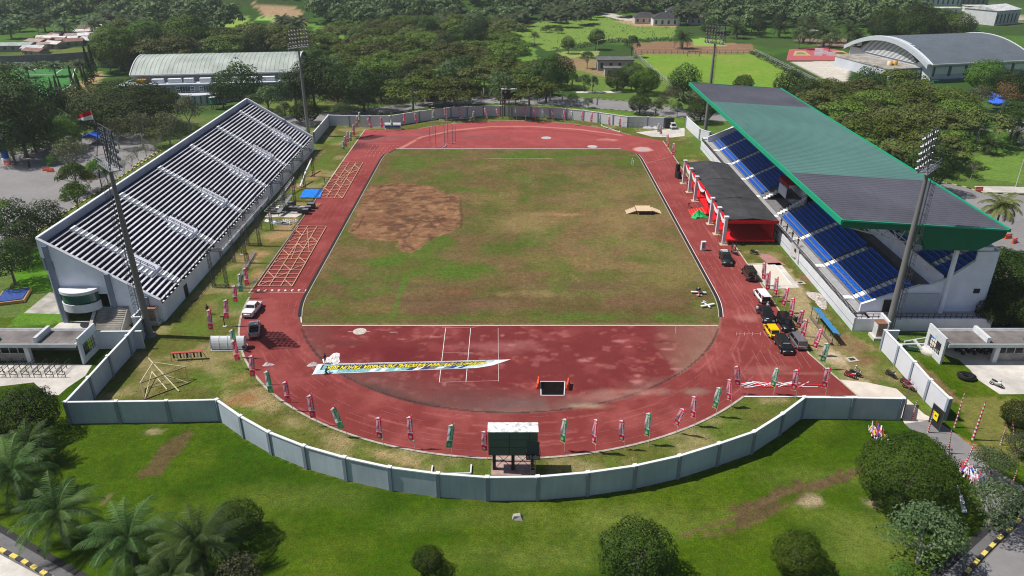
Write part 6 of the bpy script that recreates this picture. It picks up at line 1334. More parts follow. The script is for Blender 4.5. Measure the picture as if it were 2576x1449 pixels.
# cabinets, hose, poles with bunting, bundles
def cabinet(px, py, label, tall=2.4, w=1.5):
    t = thing('utility_cabinet', (*G(px, py), 0), label, 'cabinet'); MB().box((0, 0, .25), (w*1.5, w*1.4, .5)).build('plinth', CONCM, t, True); MB().box((0, 0, .5+tall/2), (w, w*.9, tall)).build('box', M('cabinet_white', (.58,.58,.56), .7, .2, 1.2, var2=.2), t, True); MB().box((0, 0, .55+tall), (w*1.15, w*1.1, .12)).build('roof', M('rust_roof', (.24,.11,.07), .9, .35, 2), t, True); MB().box((0, -w*.46, .5+tall*.5), (w*.8, .02, tall*.8)).build('door', M('cabinet_rust', (.34,.22,.17), .8, .4, 2), t, True)
cabinet(391, 812, 'white utility cabinet on legs by the end of the open terrace'); cabinet(2208, 850, 'rust-roofed utility cabinet on a slab by the roofed stand')
hz = thing('hose_coil', (*G(2432, 952), .03), 'thick black hose coiled on the right forecourt', 'hose'); b = MB()
for c_ in range(9):
    rr, zz = .55+.085*c_, .12+.05*(8-abs(c_-5)); ox, oy = R.uniform(-.2, .2), R.uniform(-.12, .12)
    for k in range(20): a, e = 2*math.pi*k/20, 2*math.pi*(k+1)/20; b.bar((ox+rr*math.cos(a), oy+rr*.9*math.sin(a), zz), (ox+rr*math.cos(e), oy+rr*.9*math.sin(e), zz), .16)
b.build('coil', BLK, hz, True)
BRED = M('bunting_red', (.58,.02,.025), .75, .1, 3)
def bpole(base, top, label, curve=.0, width=.12):
    p = GV(*base); h, xt = HT(*top, p.y); h = min(max(h, 3), 8); t = thing('bunting_pole', p, label, 'bunting pole', 'red and white striped bamboo poles by the right-hand gate'); n = 20; b = MB(); tip = Vector((xt-p.x, 0, h))
    for k in range(n):
        a, e = tip*(k/n), tip*((k+1)/n); off = lambda u: Vector((curve*u*u, 0, 0)); b.tube(a+off(k/n), e+off((k+1)/n), width*(1-.6*k/n), width*(1-.6*(k+1)/n), 6, k % 2)
    b.build('pole', [WHT, BRED], t, True)
bpole((2294,1056),(2309,1003),'thinnest striped pole just outside the black gate leaf'); bpole((2334,1088),(2350,1030),'striped pole standing before the yellow-signed door'); bpole((2401,1075),(2428,985),'striped pole right of the yellow-signed door, nearer the wall'); bpole((2447,1106),(2480,1010),'thick striped pole on the dry lawn beyond the driveway', width=.17); bpole((2385,1140),(2394,1080),'striped pole at the driveway edge beside the big round tree'); bpole((2425,1175),(2453,1113),'striped pole leaning over the driveway by the grey-leaved trees'); bpole((2517,1119),(2530,1077),'striped pole wrapped in white, left of two at the right edge'); bpole((2556,1140),(2548,1062),'white-wrapped striped pole at the right edge of the picture'); bpole((2540,1235),(2560,1180),'short red pole lying by the lower right road')
def bundle(px, py, rz, label, dots):
    x, y = G(px, py); b = MB()
    for k in range(60):
        a = R.uniform(-1, 1); c = R.uniform(-1.4, 1.4); b.bar((x+a, y+c, R.uniform(.05, .6)), (x+a*.8+.5+R.uniform(-.3, .3), y+c+R.uniform(.8, 1.6), R.uniform(.05, .5)), R.uniform(.05, .22), .04, (0, 1, 2, 1, 0, 2, 3, 1, 0, 4)[k % 10] if dots > 4 else (0, 1, 2, 1, 3)[k % 5])
    tag(b.build('flag_bundle', [BRED, WHT, FPNK, M('bundle_blue', (.08,.1,.5), .8), FYEL]), label, 'flag bundle')
bundle(2205, 1098, .4, 'heap of folded flags on the lawn above the big round tree', 5); bundle(2440, 1200, .3, 'heap of folded flags between the grey-leaved trees', 4)
x, y = G(1940, 968); b = MB()
for k in range(40): a = R.uniform(-5.0, 5.0); b.bar((x+a, y+R.uniform(-.8, .8), .08), (x+a+R.uniform(1, 3), y+R.uniform(-.8, .8), .1), .14, .05, k % 2)
tag(b.build('flag_bundle', [WHT, BRED]), 'row of red and white poles laid on the track at the lower right corner', 'poles')
b = MB(); [b.bar(GV(2410+R.uniform(-4, 4), 1222, 1.5), GV(2425+R.uniform(-5, 8), 1290, .2), .12) for k in range(6)]; tag(b.build('pipe_pile', WHT), 'bent bunch of white pipes beside the big round tree', 'pipes')
b = MB(); bx2, by2 = G(2290, 835)[0], G(2290, 835)[1]; b.bar(GV(2262,868,.4), GV(2335,866,.5), .35).bar(GV(2275,860,.6), GV(2332,850,.6), .25).bar(GV(2300,855,.8), GV(2320,880,.4), .3); tag(b.build('scrap_pipes', M('scrap_white', (.5,.5,.48), .6, .2)), 'long white scrap pipes stacked behind the right-hand wall', 'pipes')
b = MB(); b.bar(GV(2270,872,.5), GV(2310,878,.5), .5).bar(GV(2268,858,.5), GV(2300,864,.5), .3); tag(b.build('scrap_grating', M('scrap_green', (.05,.12,.07), .7, .3)), 'dark green scrap frame in the yard behind the right-hand wall', 'scrap')
crumple(2352, 848, 1.0, .8, .5, M('tarp_blue2', (.02,.2,.6), .5, .1, 2), 'blue plastic sheet in the yard beside the right gatehouse', 'sheet', 'cloth_bundle', 31)
tag(MB().lathe([(0, .5), (1.2, .5), (1.3, .3), (1.3, 0)], (*G(2337, 886), 0), 18).build('well_ring', CONCM), 'round concrete ring by the right gatehouse end', 'ring')
bo = thing('tarp_boat', (*G(35, 750), 0), 'blue tarpaulin in an orange-edged tray on the left lawn', 'tray'); MB().box((0, 0, .3), (4.6, 5.2, .5), .3).build('tray', M('tray_ochre', (.42,.24,.1), .8), bo, True); MB().box((0, 0, .62), (4.0, 4.6, .16), .3).build('tarp', M('tarp_navy', (.03,.07,.25), .5, .4, 1.5, .4), bo, True)
# ================================================================== HALLS AND HOUSES BEYOND
def PJ(x, y, z):
    dep = y*CP+(CAM_H-z)*SP; return 1288+FPX*x/dep, 724.5+FPX*((CAM_H-z)*CP-y*SP)/dep
GLZ = M('window_glass', (.02,.05,.06), .1, .3, .6, spec=.8); HALLW = M('hall_wall', (.50,.53,.58), .8, .08, .4, var2=.1, scale2=.08); HALLG = M('hall_grey', (.25,.25,.27), .85, .12, .4)
def barrel(r, L_, D, ze, zc, mat, seam, nm='roof', over=1.0, n=18):
    """vaulted roof in local axes: x along, y across, rising from ze to zc"""
    b = MB(); pr = []
    for k in range(n+1):
        t = k/n; y = -over+(D+2*over)*t; pr.append((y, ze+(zc-ze)*(1-(2*t-1)**2)))
    for (ya, za), (yb_, zb) in zip(pr[:-1], pr[1:]): b.add([(-over, ya, za), (L_+over, ya, za), (L_+over, yb_, zb), (-over, yb_, zb), (-over, ya, za-.35), (L_+over, ya, za-.35), (L_+over, yb_, zb-.35), (-over, yb_, zb-.35)], [(0, 1, 2, 3), (7, 6, 5, 4), (0, 3, 7, 4), (1, 5, 6, 2)], 0, False)
    for k in range(int(L_/seam)):
        x = (k+.5)*seam
        for (ya, za), (yb_, zb) in zip(pr[:-1], pr[1:]): b.bar((x, ya, za+.03), (x, yb_, zb+.03), .14, .1, 0)
    o = b.build(nm, mat, r, True); e = MB()
    for x in (-over, L_+over):
        for (ya, za), (yb_, zb) in zip(pr[:-1], pr[1:]): e.bar((x, ya, za), (x, yb_, zb), .3, .5)
    for (ya, za) in (pr[0], pr[-1]): e.bar((-over, ya, za-.05), (L_+over, ya, za-.05), .35, .5)
    e.build('eave_trim', CAPM, r, True); return pr
# left hall
lh = thing('sports_hall', (-139.4, 283, 0), 'long hall with pale green weathered vaulted roof behind the open terrace', 'hall', None, math.radians(7.5)); L_, D = 58.5, 30
pr = barrel(lh, L_, D, 9.5, 14.2, M('roof_pale_green', (.36,.40,.36), .55, .16, .25, var2=.22, scale2=.12, stretch=(3, .4, 1)), 1.6)
MB().zbox(0, L_, 0, D, 0, 9.3).build('wall', HALLG, lh, True)
for x in (0, L_): b = MB(); b.extr([(x, y+(.01), z-.4) for y, z in pr if 0 <= y <= D], (.3, 0, 0)); b.build('gable', HALLW, lh, True)
MB().zbox(-4, L_, -5.5, -.05, 0, 6.4).zbox(-4.3, L_+.3, -5.8, -.1, 6.41, 6.8, 1).build('lower_storey', [HALLG, HALLW], lh, True)
for k in range(7):
    x = -1+k*8.3; f = MB(); f.zbox(x, x+6.6, -5.62, -5.52, 2.9, 6.0)
    w = f.build('window', CAPM, lh, True); g = MB()
    for j in range(4): g.zbox(x+1.5+j*.92, x+2.3+j*.92, -5.68, -5.63, 3.0, 5.9)
    for j in range(3):
        g.zbox(x+.15, x+.7, -5.68, -5.63, 3.1+j*.95, 3.8+j*.95); g.zbox(x+.8, x+1.35, -5.68, -5.63, 3.1+j*.95, 3.8+j*.95); g.zbox(x+5.3, x+5.85, -5.68, -5.63, 3.1+j*.95, 3.8+j*.95); g.zbox(x+5.9, x+6.45, -5.68, -5.63, 3.1+j*.95, 3.8+j*.95)
    g.build('pane', GLZ, w, True)
b = MB(); b.prism([(14+20*t, -5.9-5*math.sin(math.pi*min(1, t*1.0))) for t in np.linspace(0, 1, 14)], 0, 3.6).build('bow_front', HALLW, lh, True)
g = MB(); [g.zbox(16.5+k*2.1, 16.9+k*2.1, -11.0-.0, -9.0, .6, 3.2) for k in range(8)]; g.build('slot_window', GLZ, lh, True)
for k in range(9): MB().zbox(1.5+k*5.6, 4.8+k*5.6+(k % 3)*.6, -3.6, -1.6, 6.82, 8.3).build('roof_unit', M('roof_unit_orange', (.62,.33,.04), .5) if k == 0 else CAPM, lh, True)
MB().extr([(-14, -2, 0), (-4.2, -2, 0), (-4.2, -2, 6), (-9, -2, 4.6)], (0, 14, 0)).build('green_lean_to', M('leanto_green', (.22,.33,.29), .6, .12, .5), lh, True)
# right hall
rh = thing('sports_hall', (173.8, 319, 0), 'big white hall with slate-grey vaulted roof beyond the roofed stand', 'hall', None, math.radians(13)); L_, D = 48, 55
pr = barrel(rh, L_, D, 7.4, 14.6, M('roof_slate', (.115,.135,.158), .5, .08, .3, var2=.08, stretch=(.5, 2, 1)), 2.2, over=1.4)
MB().zbox(.0, L_, 0, D, 0, 7.0).build('wall', HALLW, rh, True)
b = MB(); b.extr([(-.1, y, z-.45) for y, z in pr if 0 <= y <= D], (.4, 0, 0)); gb = b.build('gable', HALLW, rh, True); b = MB()
for k in range(20):
    t0, t1 = k/20, (k+1)/20
    f = lambda t: (D*t-.5+ t, 7.4+7.2*(1-(2*t-1)**2))
    a0, a1 = f(t0), f(t1); b.add([(-3.2, a0[0], a0[1]+.1), (-3.2, a1[0], a1[1]+.1), (.5, a1[0], a1[1]+.1), (.5, a0[0], a0[1]+.1), (-3.2, a0[0], a0[1]-1.7), (-3.2, a1[0], a1[1]-1.7)], [(0, 1, 2, 3), (0, 4, 5, 1)], 0)
b.build('arch_visor', M('visor_grey', (.42,.46,.50), .6, .08, .6), rh, True)
lv = MB()
for k in range(13):
    z = 6.2+k*.52; half_ = D*.5*math.sqrt(max(.05, 1-(z-6)/8.2))*.72; lv.zbox(-.5, -.2, D/2-half_+1, D/2+half_+1, z, z+.26, k % 2*0)
lv.build('louvres', CAPM, rh, True); MB().zbox(-.18, -.12, 9, D-8, 6, 12).build('louvre_back', BLK, rh, True)
for k in range(6):
    x = 1.5+k*7.8; MB().zbox(x, x+6.2, -.28, -.02, 3.2, 6.0).build('wall_panel', CAPM, rh, True)
    for xx in (x-.9, x+6.4): MB().zbox(xx, xx+.7, -.2, -.02, 2.4, 6.3).build('window', GLZ, rh, True)
MB().zbox(-15, -.2, 6, 44, 0, 4.6).zbox(-15.3, -.2, 5.7, 44.3, 4.61, 5.1, 1).build('annex', [HALLW, CONCD], rh, True)
for k in range(5): MB().zbox(-14+k*2.9, -12.2+k*2.9, 5.55, 5.69, 1.2, 4.2).build('annex_panel', CAPM, rh, True); MB().zbox(-12.0+k*2.9, -11.7+k*2.9, 5.6, 5.69, .8, 4.4).build('slot_window', GLZ, rh, True)
for k, c in enumerate(((.62,.30,.04), (.62,.5,.3))): MB().lathe([(0, 1.9), (1.0, 1.7), (1.1, 0)], (-7-2.6*k, 14, 5.1), 12).build('water_tank', M('tank', c, .5), rh, True)
MB().zbox(0, L_, -2.5, -.3, 0, 1.2).build('green_plinth', M('plinth_green', (.02,.09,.07), .7), rh, True)
# houses
def house(px, py, w, d, h, rise, wall, roofc, label, rz=0., hip=True, flat=False):
    x, y = G(px, py); r = thing('house', (x, y, float(hill(np.array([x]), np.array([y]))[0])), label, 'house', None, rz); wm = M('house_wall', wall, .85, .12, .6); rm = M('house_roof', roofc, .7, .3, .8, var2=.2, scale2=.3)
    MB().zbox(-w/2, w/2, 0, d, 0, h).build('wall', wm, r, True); b = MB(); e = .5
    if flat: b.zbox(-w/2-e, w/2+e, -e, d+e, h+.01, h+.3)
    else:
        rr = w/2-d/2 if hip else w/2+e; rr = max(.2, rr)
        b.add([(-w/2-e, -e, h), (w/2+e, -e, h), (w/2+e, d+e, h), (-w/2-e, d+e, h), (-rr, d/2, h+rise), (rr, d/2, h+rise)], [(0, 1, 5, 4), (1, 2, 5), (2, 3, 4, 5), (3, 0, 4), (3, 2, 1, 0)])
    b.build('roof', rm, r, True)
    for k in range(max(1, int(w/4))): xx = -w/2+1.2+k*4; MB().zbox(xx, xx+1.3, -.06, -.01, 1, h*.75).build('window', GLZ, r, True)
    return r
WW = (.62,.62,.62)
house(1625, 60, 15, 10, 4, 3, (.5,.44,.42), (.05,.045,.045), 'pinkish house with a dark hip roof at the dirt track end'); house(1676, 65, 17, 12, 4.5, 3.4, WW, (.04,.04,.045), 'white house with a dark hip roof, middle of the far white group'); house(1700, 52, 12, 10, 6, 3, WW, (.05,.045,.05), 'taller white house behind the dark-roofed one'); house(1725, 54, 10, 8, 4, .5, (.7,.7,.7), (.7,.7,.7), 'small white flat pavilion right of the far white houses', flat=True); house(1758, 62, 12, 8, 4, 1.2, (.6,.6,.58), (.34,.24,.2), 'low white house with a brown roof at the right of the far group')
house(1548, 178, 16, 9, 4.5, .2, (.32,.31,.30), (.11,.11,.115), 'derelict concrete block with a flat black roof near the far road', flat=True); house(1565, 192, 15, 5, 3.2, .2, (.34,.33,.32), (.13,.12,.12), 'low roofless concrete annex in front of the derelict block', flat=True)
house(2352, 14, 40, 14, 9, .3, (.62,.65,.7), (.6,.62,.64), 'blue and white office block at the top right corner', flat=True); house(2450, 14, 22, 12, 8, .3, (.22,.22,.23), (.3,.3,.3), 'dark grey block right of the blue and white offices', flat=True); house(2386, 36, 18, 9, 4, .3, (.6,.6,.6), (.5,.5,.5), 'low white shed in front of the offices', flat=True); house(2530, 62, 26, 22, 9, 2.5, (.55,.56,.58), (.52,.53,.54), 'large pale building with a light metal roof at the right edge', .5, hip=False); house(2425, 80, 14, 9, 5, 1.5, (.45,.46,.48), (.3,.27,.25), 'grey house half hidden by trees left of the car yard'); house(2460, 30, 16, 8, 4, .3, (.6,.6,.6), (.5,.5,.48), 'low white canteen behind the parked cars', flat=True)
house(2400, 104, 10, 8, 3.5, 1, (.5,.5,.5), (.55,.54,.5), 'small shed with a white sloping roof behind the slate hall'); house(2040, 92, 9, 6, 3, 1, (.4,.38,.36), (.45,.44,.42), 'small pale-roofed hut by the brown court')
house(860, 8, 14, 10, 4, 3, (.5,.3,.28), (.45,.12,.09), 'house with a red roof at the top of the picture, left'); house(850, 24, 9, 6, 3, 1, (.5,.5,.5), (.05,.25,.6), 'small hut with a blue roof above the shanties'); house(1335, 36, 9, 6, 3, 1, (.4,.4,.45), (.08,.32,.68), 'small house with a sky-blue roof among banana palms'); house(1356, 26, 11, 7, 4, 1.5, (.5,.48,.46), (.46,.43,.42), 'grey-roofed house beside the sky-blue roof'); house(1420, 14, 10, 7, 4, 1.5, (.55,.55,.55), (.5,.5,.5), 'pale house at the top of the picture among palms'); house(1165, 26, 9, 6, 3, 1, (.45,.35,.33), (.5,.36,.33), 'pink-roofed hut on the hillside above the wood')
for k in range(30):
    px, py = R.uniform(70, 290), 0; py = 132-(px-60)*.22+R.uniform(-16, 18); c = R.choice([(.20,.10,.08), (.28,.15,.12), (.46,.45,.45), (.62,.62,.62), (.17,.09,.075), (.34,.26,.22), (.55,.5,.47)])
    house(px, py, R.uniform(7, 12), R.uniform(5, 8), 2.6, R.uniform(.8, 1.5), (.3,.27,.25), c, f'{"rusty" if c[0] > c[2]*1.3 else "grey"} tin-roofed shack at upper left, {ORD[k % 20]} of the {"front" if k < 20 else "back"} huts', R.uniform(-.5, .5), hip=False)['group'] = 'tin-roofed shacks'
house(20, 130, 22, 10, 3, 1, (.3,.28,.26), (.30,.34,.32), 'long shed with a grey-green roof at the left edge', .1, hip=False)
tag(MB().bar(GV(0, 152, 2), GV(120, 148, 2), .3, 4).bar(GV(120, 148, 2), GV(230, 140, 2), .3, 4).build('boundary_wall', M('block_wall', (.20,.20,.20), .9, .25, .8)), 'grey block wall below the tin-roofed shacks', 'wall')
b = MB()
for (p, q) in (((1594,139),(1700,232)), ((1598,136),(1900,136)), ((1898,134),(2060,215))):
    P0, Q0 = GV(*p), GV(*q); n = int((Q0-P0).length/3)
    o = MB()
    for k in range(n+1): e = P0.lerp(Q0, k/n); o.bar(e, e+Vector((0, 0, 2.2)), .22)
    for z in (.7, 1.5, 2.1): o.bar(P0+Vector((0, 0, z)), Q0+Vector((0, 0, z)), .08, .12)
    tag(o.build('fence', M('fence_concrete', (.36,.36,.35), .9, .1, 1)), {1594: 'concrete post fence along the left side of the far training field', 1598: 'post fence behind the far training field', 1898: 'white post fence along the right side of the far training field'}[p[0]], 'fence')
o = MB(); P0, Q0 = GV(262, 262), GV(345, 205); n = 20
for k in range(n+1): e = P0.lerp(Q0, k/n); o.bar(e, e+Vector((0, 0, 2)), .2)
o.bar(P0+Vector((0, 0, 1.8)), Q0+Vector((0, 0, 1.8)), .1); tag(o.build('fence', M('fence_yellow', (.42,.34,.18), .9)), 'yellowish post fence running down beside the green astro pitch', 'fence')
o = MB(); P0, Q0 = Vector((-99, 112, 0)), Vector((-99, 216, 0))
for k in range(26): e = P0.lerp(Q0, k/25); o.bar(e, e+Vector((0, 0, 1.5)), .3)
o.bar(P0+Vector((0,0,.5)), Q0+Vector((0,0,.5)), .15).build('fence', DGREY); tag(bpy.data.objects[[k.name for k in COL.objects][-1]], 'low dark post fence behind the open terrace', 'fence')
g1 = thing('goal', (*G(1745, 142), 0), 'small dark goal at the back of the far training field', 'goal'); b = MB(); b.bar((-3, 0, 0), (-3, 0, 2.4), .2).bar((3, 0, 0), (3, 0, 2.4), .2).bar((-3, 0, 2.4), (3, 0, 2.4), .2).bar((-3, 2, 0), (-3, 0, 2.4), .1).bar((3, 2, 0), (3, 0, 2.4), .1).build('frame', DGREY, g1, True)
g1 = thing('goal', (*G(56, 172), 0), 'white goal on the green astro pitch', 'goal'); b = MB(); b.bar((-3.6, 0, 0), (-3.6, 0, 2.4), .22).bar((3.6, 0, 0), (3.6, 0, 2.4), .22).bar((-3.6, 0, 2.4), (3.6, 0, 2.4), .22).build('frame', WHT, g1, True)
gp = thing('gate_pillar', (*G(18, 408), 0), 'blue and white gate pillar at the left edge of the plaza', 'pillar'); MB().tube((0, 0, 0), (0, 0, 6.6), .85, .85, 14).build('shaft', M('pillar_blue', (.02,.10,.42), .6, .1, 1), gp, True); MB().tube((0, 0, 6.6), (0, 0, 8), .87, .87, 14).build('cap', WHT, gp, True); MB().tube((0, 0, 0), (0, 0, 1.2), 1.1, 1.1, 14).build('foot', CAPM, gp, True)
for k, (px, py) in enumerate(((2060,130),(2090,140),(2072,136),(2058,140))): tag(MB().box((*G(px, py), .8), (4, .6, 1.5), -.5).build('court_bench', WHT), ('back','right','middle','front')[k]+' white bench on the red sports court', 'bench', 'benches on the red court')
def lamp_post(px, py, top, label, arms=1, s=1):
    x, y = G(px, py); h = min(12, max(4, HT(px, top, y)[0])); r = thing('street_lamp', (x, y, 0), label, 'street lamp'); MB().tube((0, 0, 0), (0, 0, h), .13, .07, 8).build('pole', POLEW, r, True)
    for k in range(arms):
        sg_ = s*(1 if k == 0 else -1); MB().tube((0, 0, h-.1), (sg_*2.0, 0, h+.6), .06, .05, 6).build('arm', POLEW, r, True); MB().box((sg_*2.3, 0, h+.62), (.9, .3, .14)).build('lamp_head', WHT, r, True)
lamp_post(164, 390, 348, 'double-armed street lamp among the trees by the left plaza', 2); lamp_post(2500, 375, 305, 'street lamp on the far right road behind the wood', 1, 1); lamp_post(2555, 470, 370, 'grey lamp post on the lawn at the right edge behind the stand', 1, 1); lamp_post(2220, 130, 98, 'street lamp between the red court and the slate hall', 1, -1); lamp_post(2180, 196, 160, 'double-armed street lamp on the white parking ground', 2); lamp_post(90, 600, 545, 'grey lamp post beside the back corner of the open terrace', 1, 1); lamp_post(1487, 245, 188, 'lamp post by the small road trees beyond the far wall', 1, 1); lamp_post(1500, 160, 103, 'tall post at the corner of the training field', 1, 1)
MA = []
def tarp_tent(px, py, label):
    x, y = G(px, py); r = thing('market_tent', (x, y, 0), label, 'tent'); MB().extr([(-3, -3, 2.4), (0, -3, 3.6), (3, -3, 2.4)], (0, 6, 0)).build('roof', M('tent_blue', (.03,.12,.58), .6, .1, 1), r, True); b = MB(); [b.bar((i*2.9, j*2.9, 0), (i*2.9, j*2.9, 2.4), .12) for i in (-1, 1) for j in (-1, 1)]; b.build('frame', GREYM, r, True)
tarp_tent(2503, 262, 'dark blue market tent in the far right trees, further one'); tarp_tent(2512, 276, 'blue market tent in the far right trees, nearer one'); tarp_tent(243, 360, 'small blue tent behind the flag-topped mast')
crumple(372, 225, 2, 2, 2.4, M('parasol', (.5,.3,.1), .7, .6, .8), 'faded colourful parasol beside the left hall', 'parasol', 'parasol', 41)
tb = thing('green_bin', (*G(541, 275), 0), 'green tank on stilts behind the open terrace', 'tank'); MB().tube((0, 0, 2), (0, 0, 4.2), 1.2, 1.2, 12).build('tank', M('tank_green', (.02,.18,.09), .6), tb, True); MB().box((0, 0, 4.3), (2.4, 2.4, .2)).build('lid', WHT, tb, True); b = MB(); [b.bar((i, j, 0), (i, j, 2), .15) for i in (-.8, .8) for j in (-.8, .8)]; b.build('stand', DGREY, tb, True)
for k, (px, py, c, lab) in enumerate(((2372,42,(.7,.7,.7),'white car parked nearest the low shed, far car yard'),(2398,32,(.6,.6,.62),'silver car in the back row of the far car yard'),(2440,36,(.7,.7,.7),'white car in the middle of the far car yard'),(2452,44,(.03,.03,.06),'dark car in the front row of the far car yard'),(2428,44,(.4,.4,.42),'grey car in the front row of the far car yard'))): car(px, py, R.choice([20, 200]), lab, c, 4.5, 1.8, 1.6, 'mpv')
# ================================================================== VEGETATION
def quads_obj(name, C, Nn, S_, mat, par=None, asp=1.0):
    """leaf cards: centres, normals, sizes -> one mesh of separate little faces"""
    n = len(C); Nn = Nn/(np.linalg.norm(Nn, axis=1, keepdims=True)+1e-9); t = RNG.normal(size=(n, 3)); a = np.cross(Nn, t); a /= np.linalg.norm(a, axis=1, keepdims=True)+1e-9; b = np.cross(Nn, a)
    s = S_[:, None]; k = RNG.uniform(.55, 1.0, (n, 1))*asp
    V = np.stack([C-a*s*.5, C-b*s*.36*k, C+a*s*.5, C+b*s*.36*k], 1).reshape(-1, 3).astype(np.float32)
    me = bpy.data.meshes.new(name); me.vertices.add(4*n); me.vertices.foreach_set('co', V.ravel()); me.loops.add(4*n); me.loops.foreach_set('vertex_index', np.arange(4*n, dtype=np.int32))
    me.polygons.add(n); me.polygons.foreach_set('loop_start', np.arange(0, 4*n, 4, dtype=np.int32)); me.materials.append(mat); me.update(); me.validate(); return me
def cloud(clumps, n, size, flat=.0, inner=.35):
    """leaf centres / normals over the clumps (x, y, z, r, squash)"""
    c = np.array(clumps); w = c[:, 3]**2; idx = RNG.choice(len(c), n, p=w/w.sum()); d = RNG.normal(size=(n, 3)); d[:, 2] = np.abs(d[:, 2])*1.0-.35*RNG.random(n); d /= np.linalg.norm(d, axis=1, keepdims=True)
    rr = c[idx, 3]*(inner+(1.05-inner)*RNG.random(n)**.35); sq = c[idx, 4]; off = d*rr[:, None]; off[:, 2] *= sq
    C = c[idx, :3]+off; Nn = d+RNG.normal(size=(n, 3))*.42; Nn[:, 2] += flat; return C, Nn, size*RNG.uniform(.6, 1.35, n)
BARK = M('bark', (.13,.105,.085), .95, .3, 2, .3); BARKP = M('bark_pale', (.30,.27,.24), .95, .25, 2, .3); PTRUNK = M('palm_trunk', (.17,.145,.12), .95, .35, 3, .4)
def trunk_mesh(h, r, limbs, mat, zf=.45):
    b = MB(); b.tube((0, 0, -.2), (0, 0, h*zf), r*1.25, r*.8, 7, caps=False)
    for q in limbs:
        q = Vector(q); m = Vector((q.x*.35, q.y*.35, h*zf+(q.z-h*zf)*.55)); b.tube((0, 0, h*zf), m, r*.6, r*.4, 5, caps=False); b.tube(m, q, r*.4, r*.12, 5, caps=False)
    return b.mesh('trunk', mat)
PROTO = {}
def tree_kind(key, crown, trunk): PROTO.setdefault(key, []).append((crown, trunk))
LF = {k: leaf_mat('foliage_'+k, *v) for k, v in dict(great=((.016,.040,.006), (.085,.140,.018)),
 mango=((.013,.030,.005), (.060,.100,.014)), bright=((.030,.078,.008), (.120,.205,.020)), rain=((.036,.070,.012), (.165,.215,.034)), rainb=((.060,.080,.022), (.155,.175,.045)), dark=((.016,.038,.010), (.060,.100,.020)),
 grey=((.048,.082,.034), (.140,.185,.080)), dry=((.066,.074,.034), (.165,.180,.080)), cyp=((.014,.036,.012), (.048,.082,.024)), palm=((.022,.052,.012), (.115,.170,.048), .45), banana=((.048,.088,.036), (.150,.200,.090)), coco=((.05,.075,.018), (.20,.21,.055)), fresh=((.050,.110,.016), (.135,.225,.034)), far=((.040,.078,.028), (.165,.215,.085)), orange=((.15,.10,.03), (.30,.20,.06)), weed=((.05,.11,.025), (.11,.19,.05)), tuft=((.03,.06,.006), (.085,.12,.02))).items()}
def shell(n, size, cz, rz, nl, lump, k, seed, low=-.8, inner=.22, jit=.35):
    """leaves over a lumpy ellipsoid: every lump is a bough with its own lit side"""
    r = np.random.default_rng(seed); ld = r.normal(size=(nl, 3)); ld[:, 2] = np.abs(ld[:, 2])*1.1-.35; ld /= np.linalg.norm(ld, axis=1, keepdims=True); lr = r.uniform(.75, 1.15, nl)
    d = r.normal(size=(int(n*1.6), 3)); d /= np.linalg.norm(d, axis=1, keepdims=True); d = d[d[:, 2] > low][:n]; m = len(d)
    dot = d@ld.T; e = np.exp(-(1-dot)*k)*lr; j = e.argmax(1); f = 1-lump+lump*1.25*e.max(1)
    dep = np.where(r.random(m) < inner, r.uniform(.6, .9, m), r.uniform(.94, 1.04, m)); p = d*(f*dep)[:, None]; nn = d*.5+(p-ld[j]*(1-lump)*.92)*2.6+r.normal(size=(m, 3))*jit; nn[:, 2] += .25
    p[:, 2] = p[:, 2]*rz+cz; return p, nn, size*r.uniform(.6, 1.35, m)
def make2(key, fam, n, size, cz, rz, nl, lump, k, seed, tr, low=-.8, inner=.22, bark=BARK):
    cm = quads_obj('crown', *shell(n, size, cz, rz, nl, lump, k, seed, low, inner), LF[fam]); r = random.Random(seed)
    lim = [(.6*math.cos(a*1.05), .6*math.sin(a*1.05), cz+r.uniform(-.1, .3)*rz) for a in range(6)]; tree_kind(key, cm, trunk_mesh(cz, tr, lim, bark, .5))
def dome(nc, rz, rc, seed, spread=1.0):
    r = random.Random(seed); out = [(0, 0, .55*rz, .62, .9)]
    for k in range(nc):
        a = 2*math.pi*(k*.618+r.random()*.2); t = (k+.5)/nc; e = math.sqrt(t); out.append((e*.78*spread*math.cos(a)*r.uniform(.85, 1.1), e*.78*spread*math.sin(a)*r.uniform(.85, 1.1), rz*(1-.95*t**1.3)*.82*r.uniform(.85, 1.15)+.12, rc*r.uniform(.75, 1.3), .85))
    return out
def make(key, fam, clumps, n, size, H, tr, flat=0., inner=.35, bark=BARK, ctop=.35, base=.0):
    """unit crown radius; H = crown base height in radii"""
    cl = [(x, y, z+H, r, q) for x, y, z, r, q in clumps]; C, Nn, S_ = cloud(cl, n, size, flat, inner); cm = quads_obj('crown', C, Nn, S_, LF[fam])
    lim = [(x*.85, y*.85, z-r*q*.3) for x, y, z, r, q in R.sample(cl, min(8, len(cl)))]; tree_kind(key, cm, trunk_mesh(H+.3, tr, lim, bark, .55 if H > .6 else .4))
for s in range(3): make2('mango', 'mango', 9500, .062, .82, .86, 70, .20, 34, s, .07)
for s in range(2): make2('bright', 'bright', 9500, .066, .80, .84, 64, .22, 30, s+5, .07)
for s in range(2): make2('great', 'great', 24000, .04, .78, .82, 150, .16, 70, s+15, .06)
for s in range(3): make2('dark', 'dark', 4200, .085, 1.15, 1.0, 26, .34, 12, s+9, .055, -.7, .3)
for s in range(2): make('fresh', 'fresh', dome(22, 1.0, .28, s+19, .95), 3000, .095, .7, .04, .2)
for s in range(2): make('grey', 'grey', dome(24, .85, .28, s+29, 1.0), 3600, .07, .5, .05, .2, .5, BARKP)
for s in range(2): make('loose', 'far', dome(18, 1.1, .26, s+39, .95), 1900, .10, .8, .04, .1)
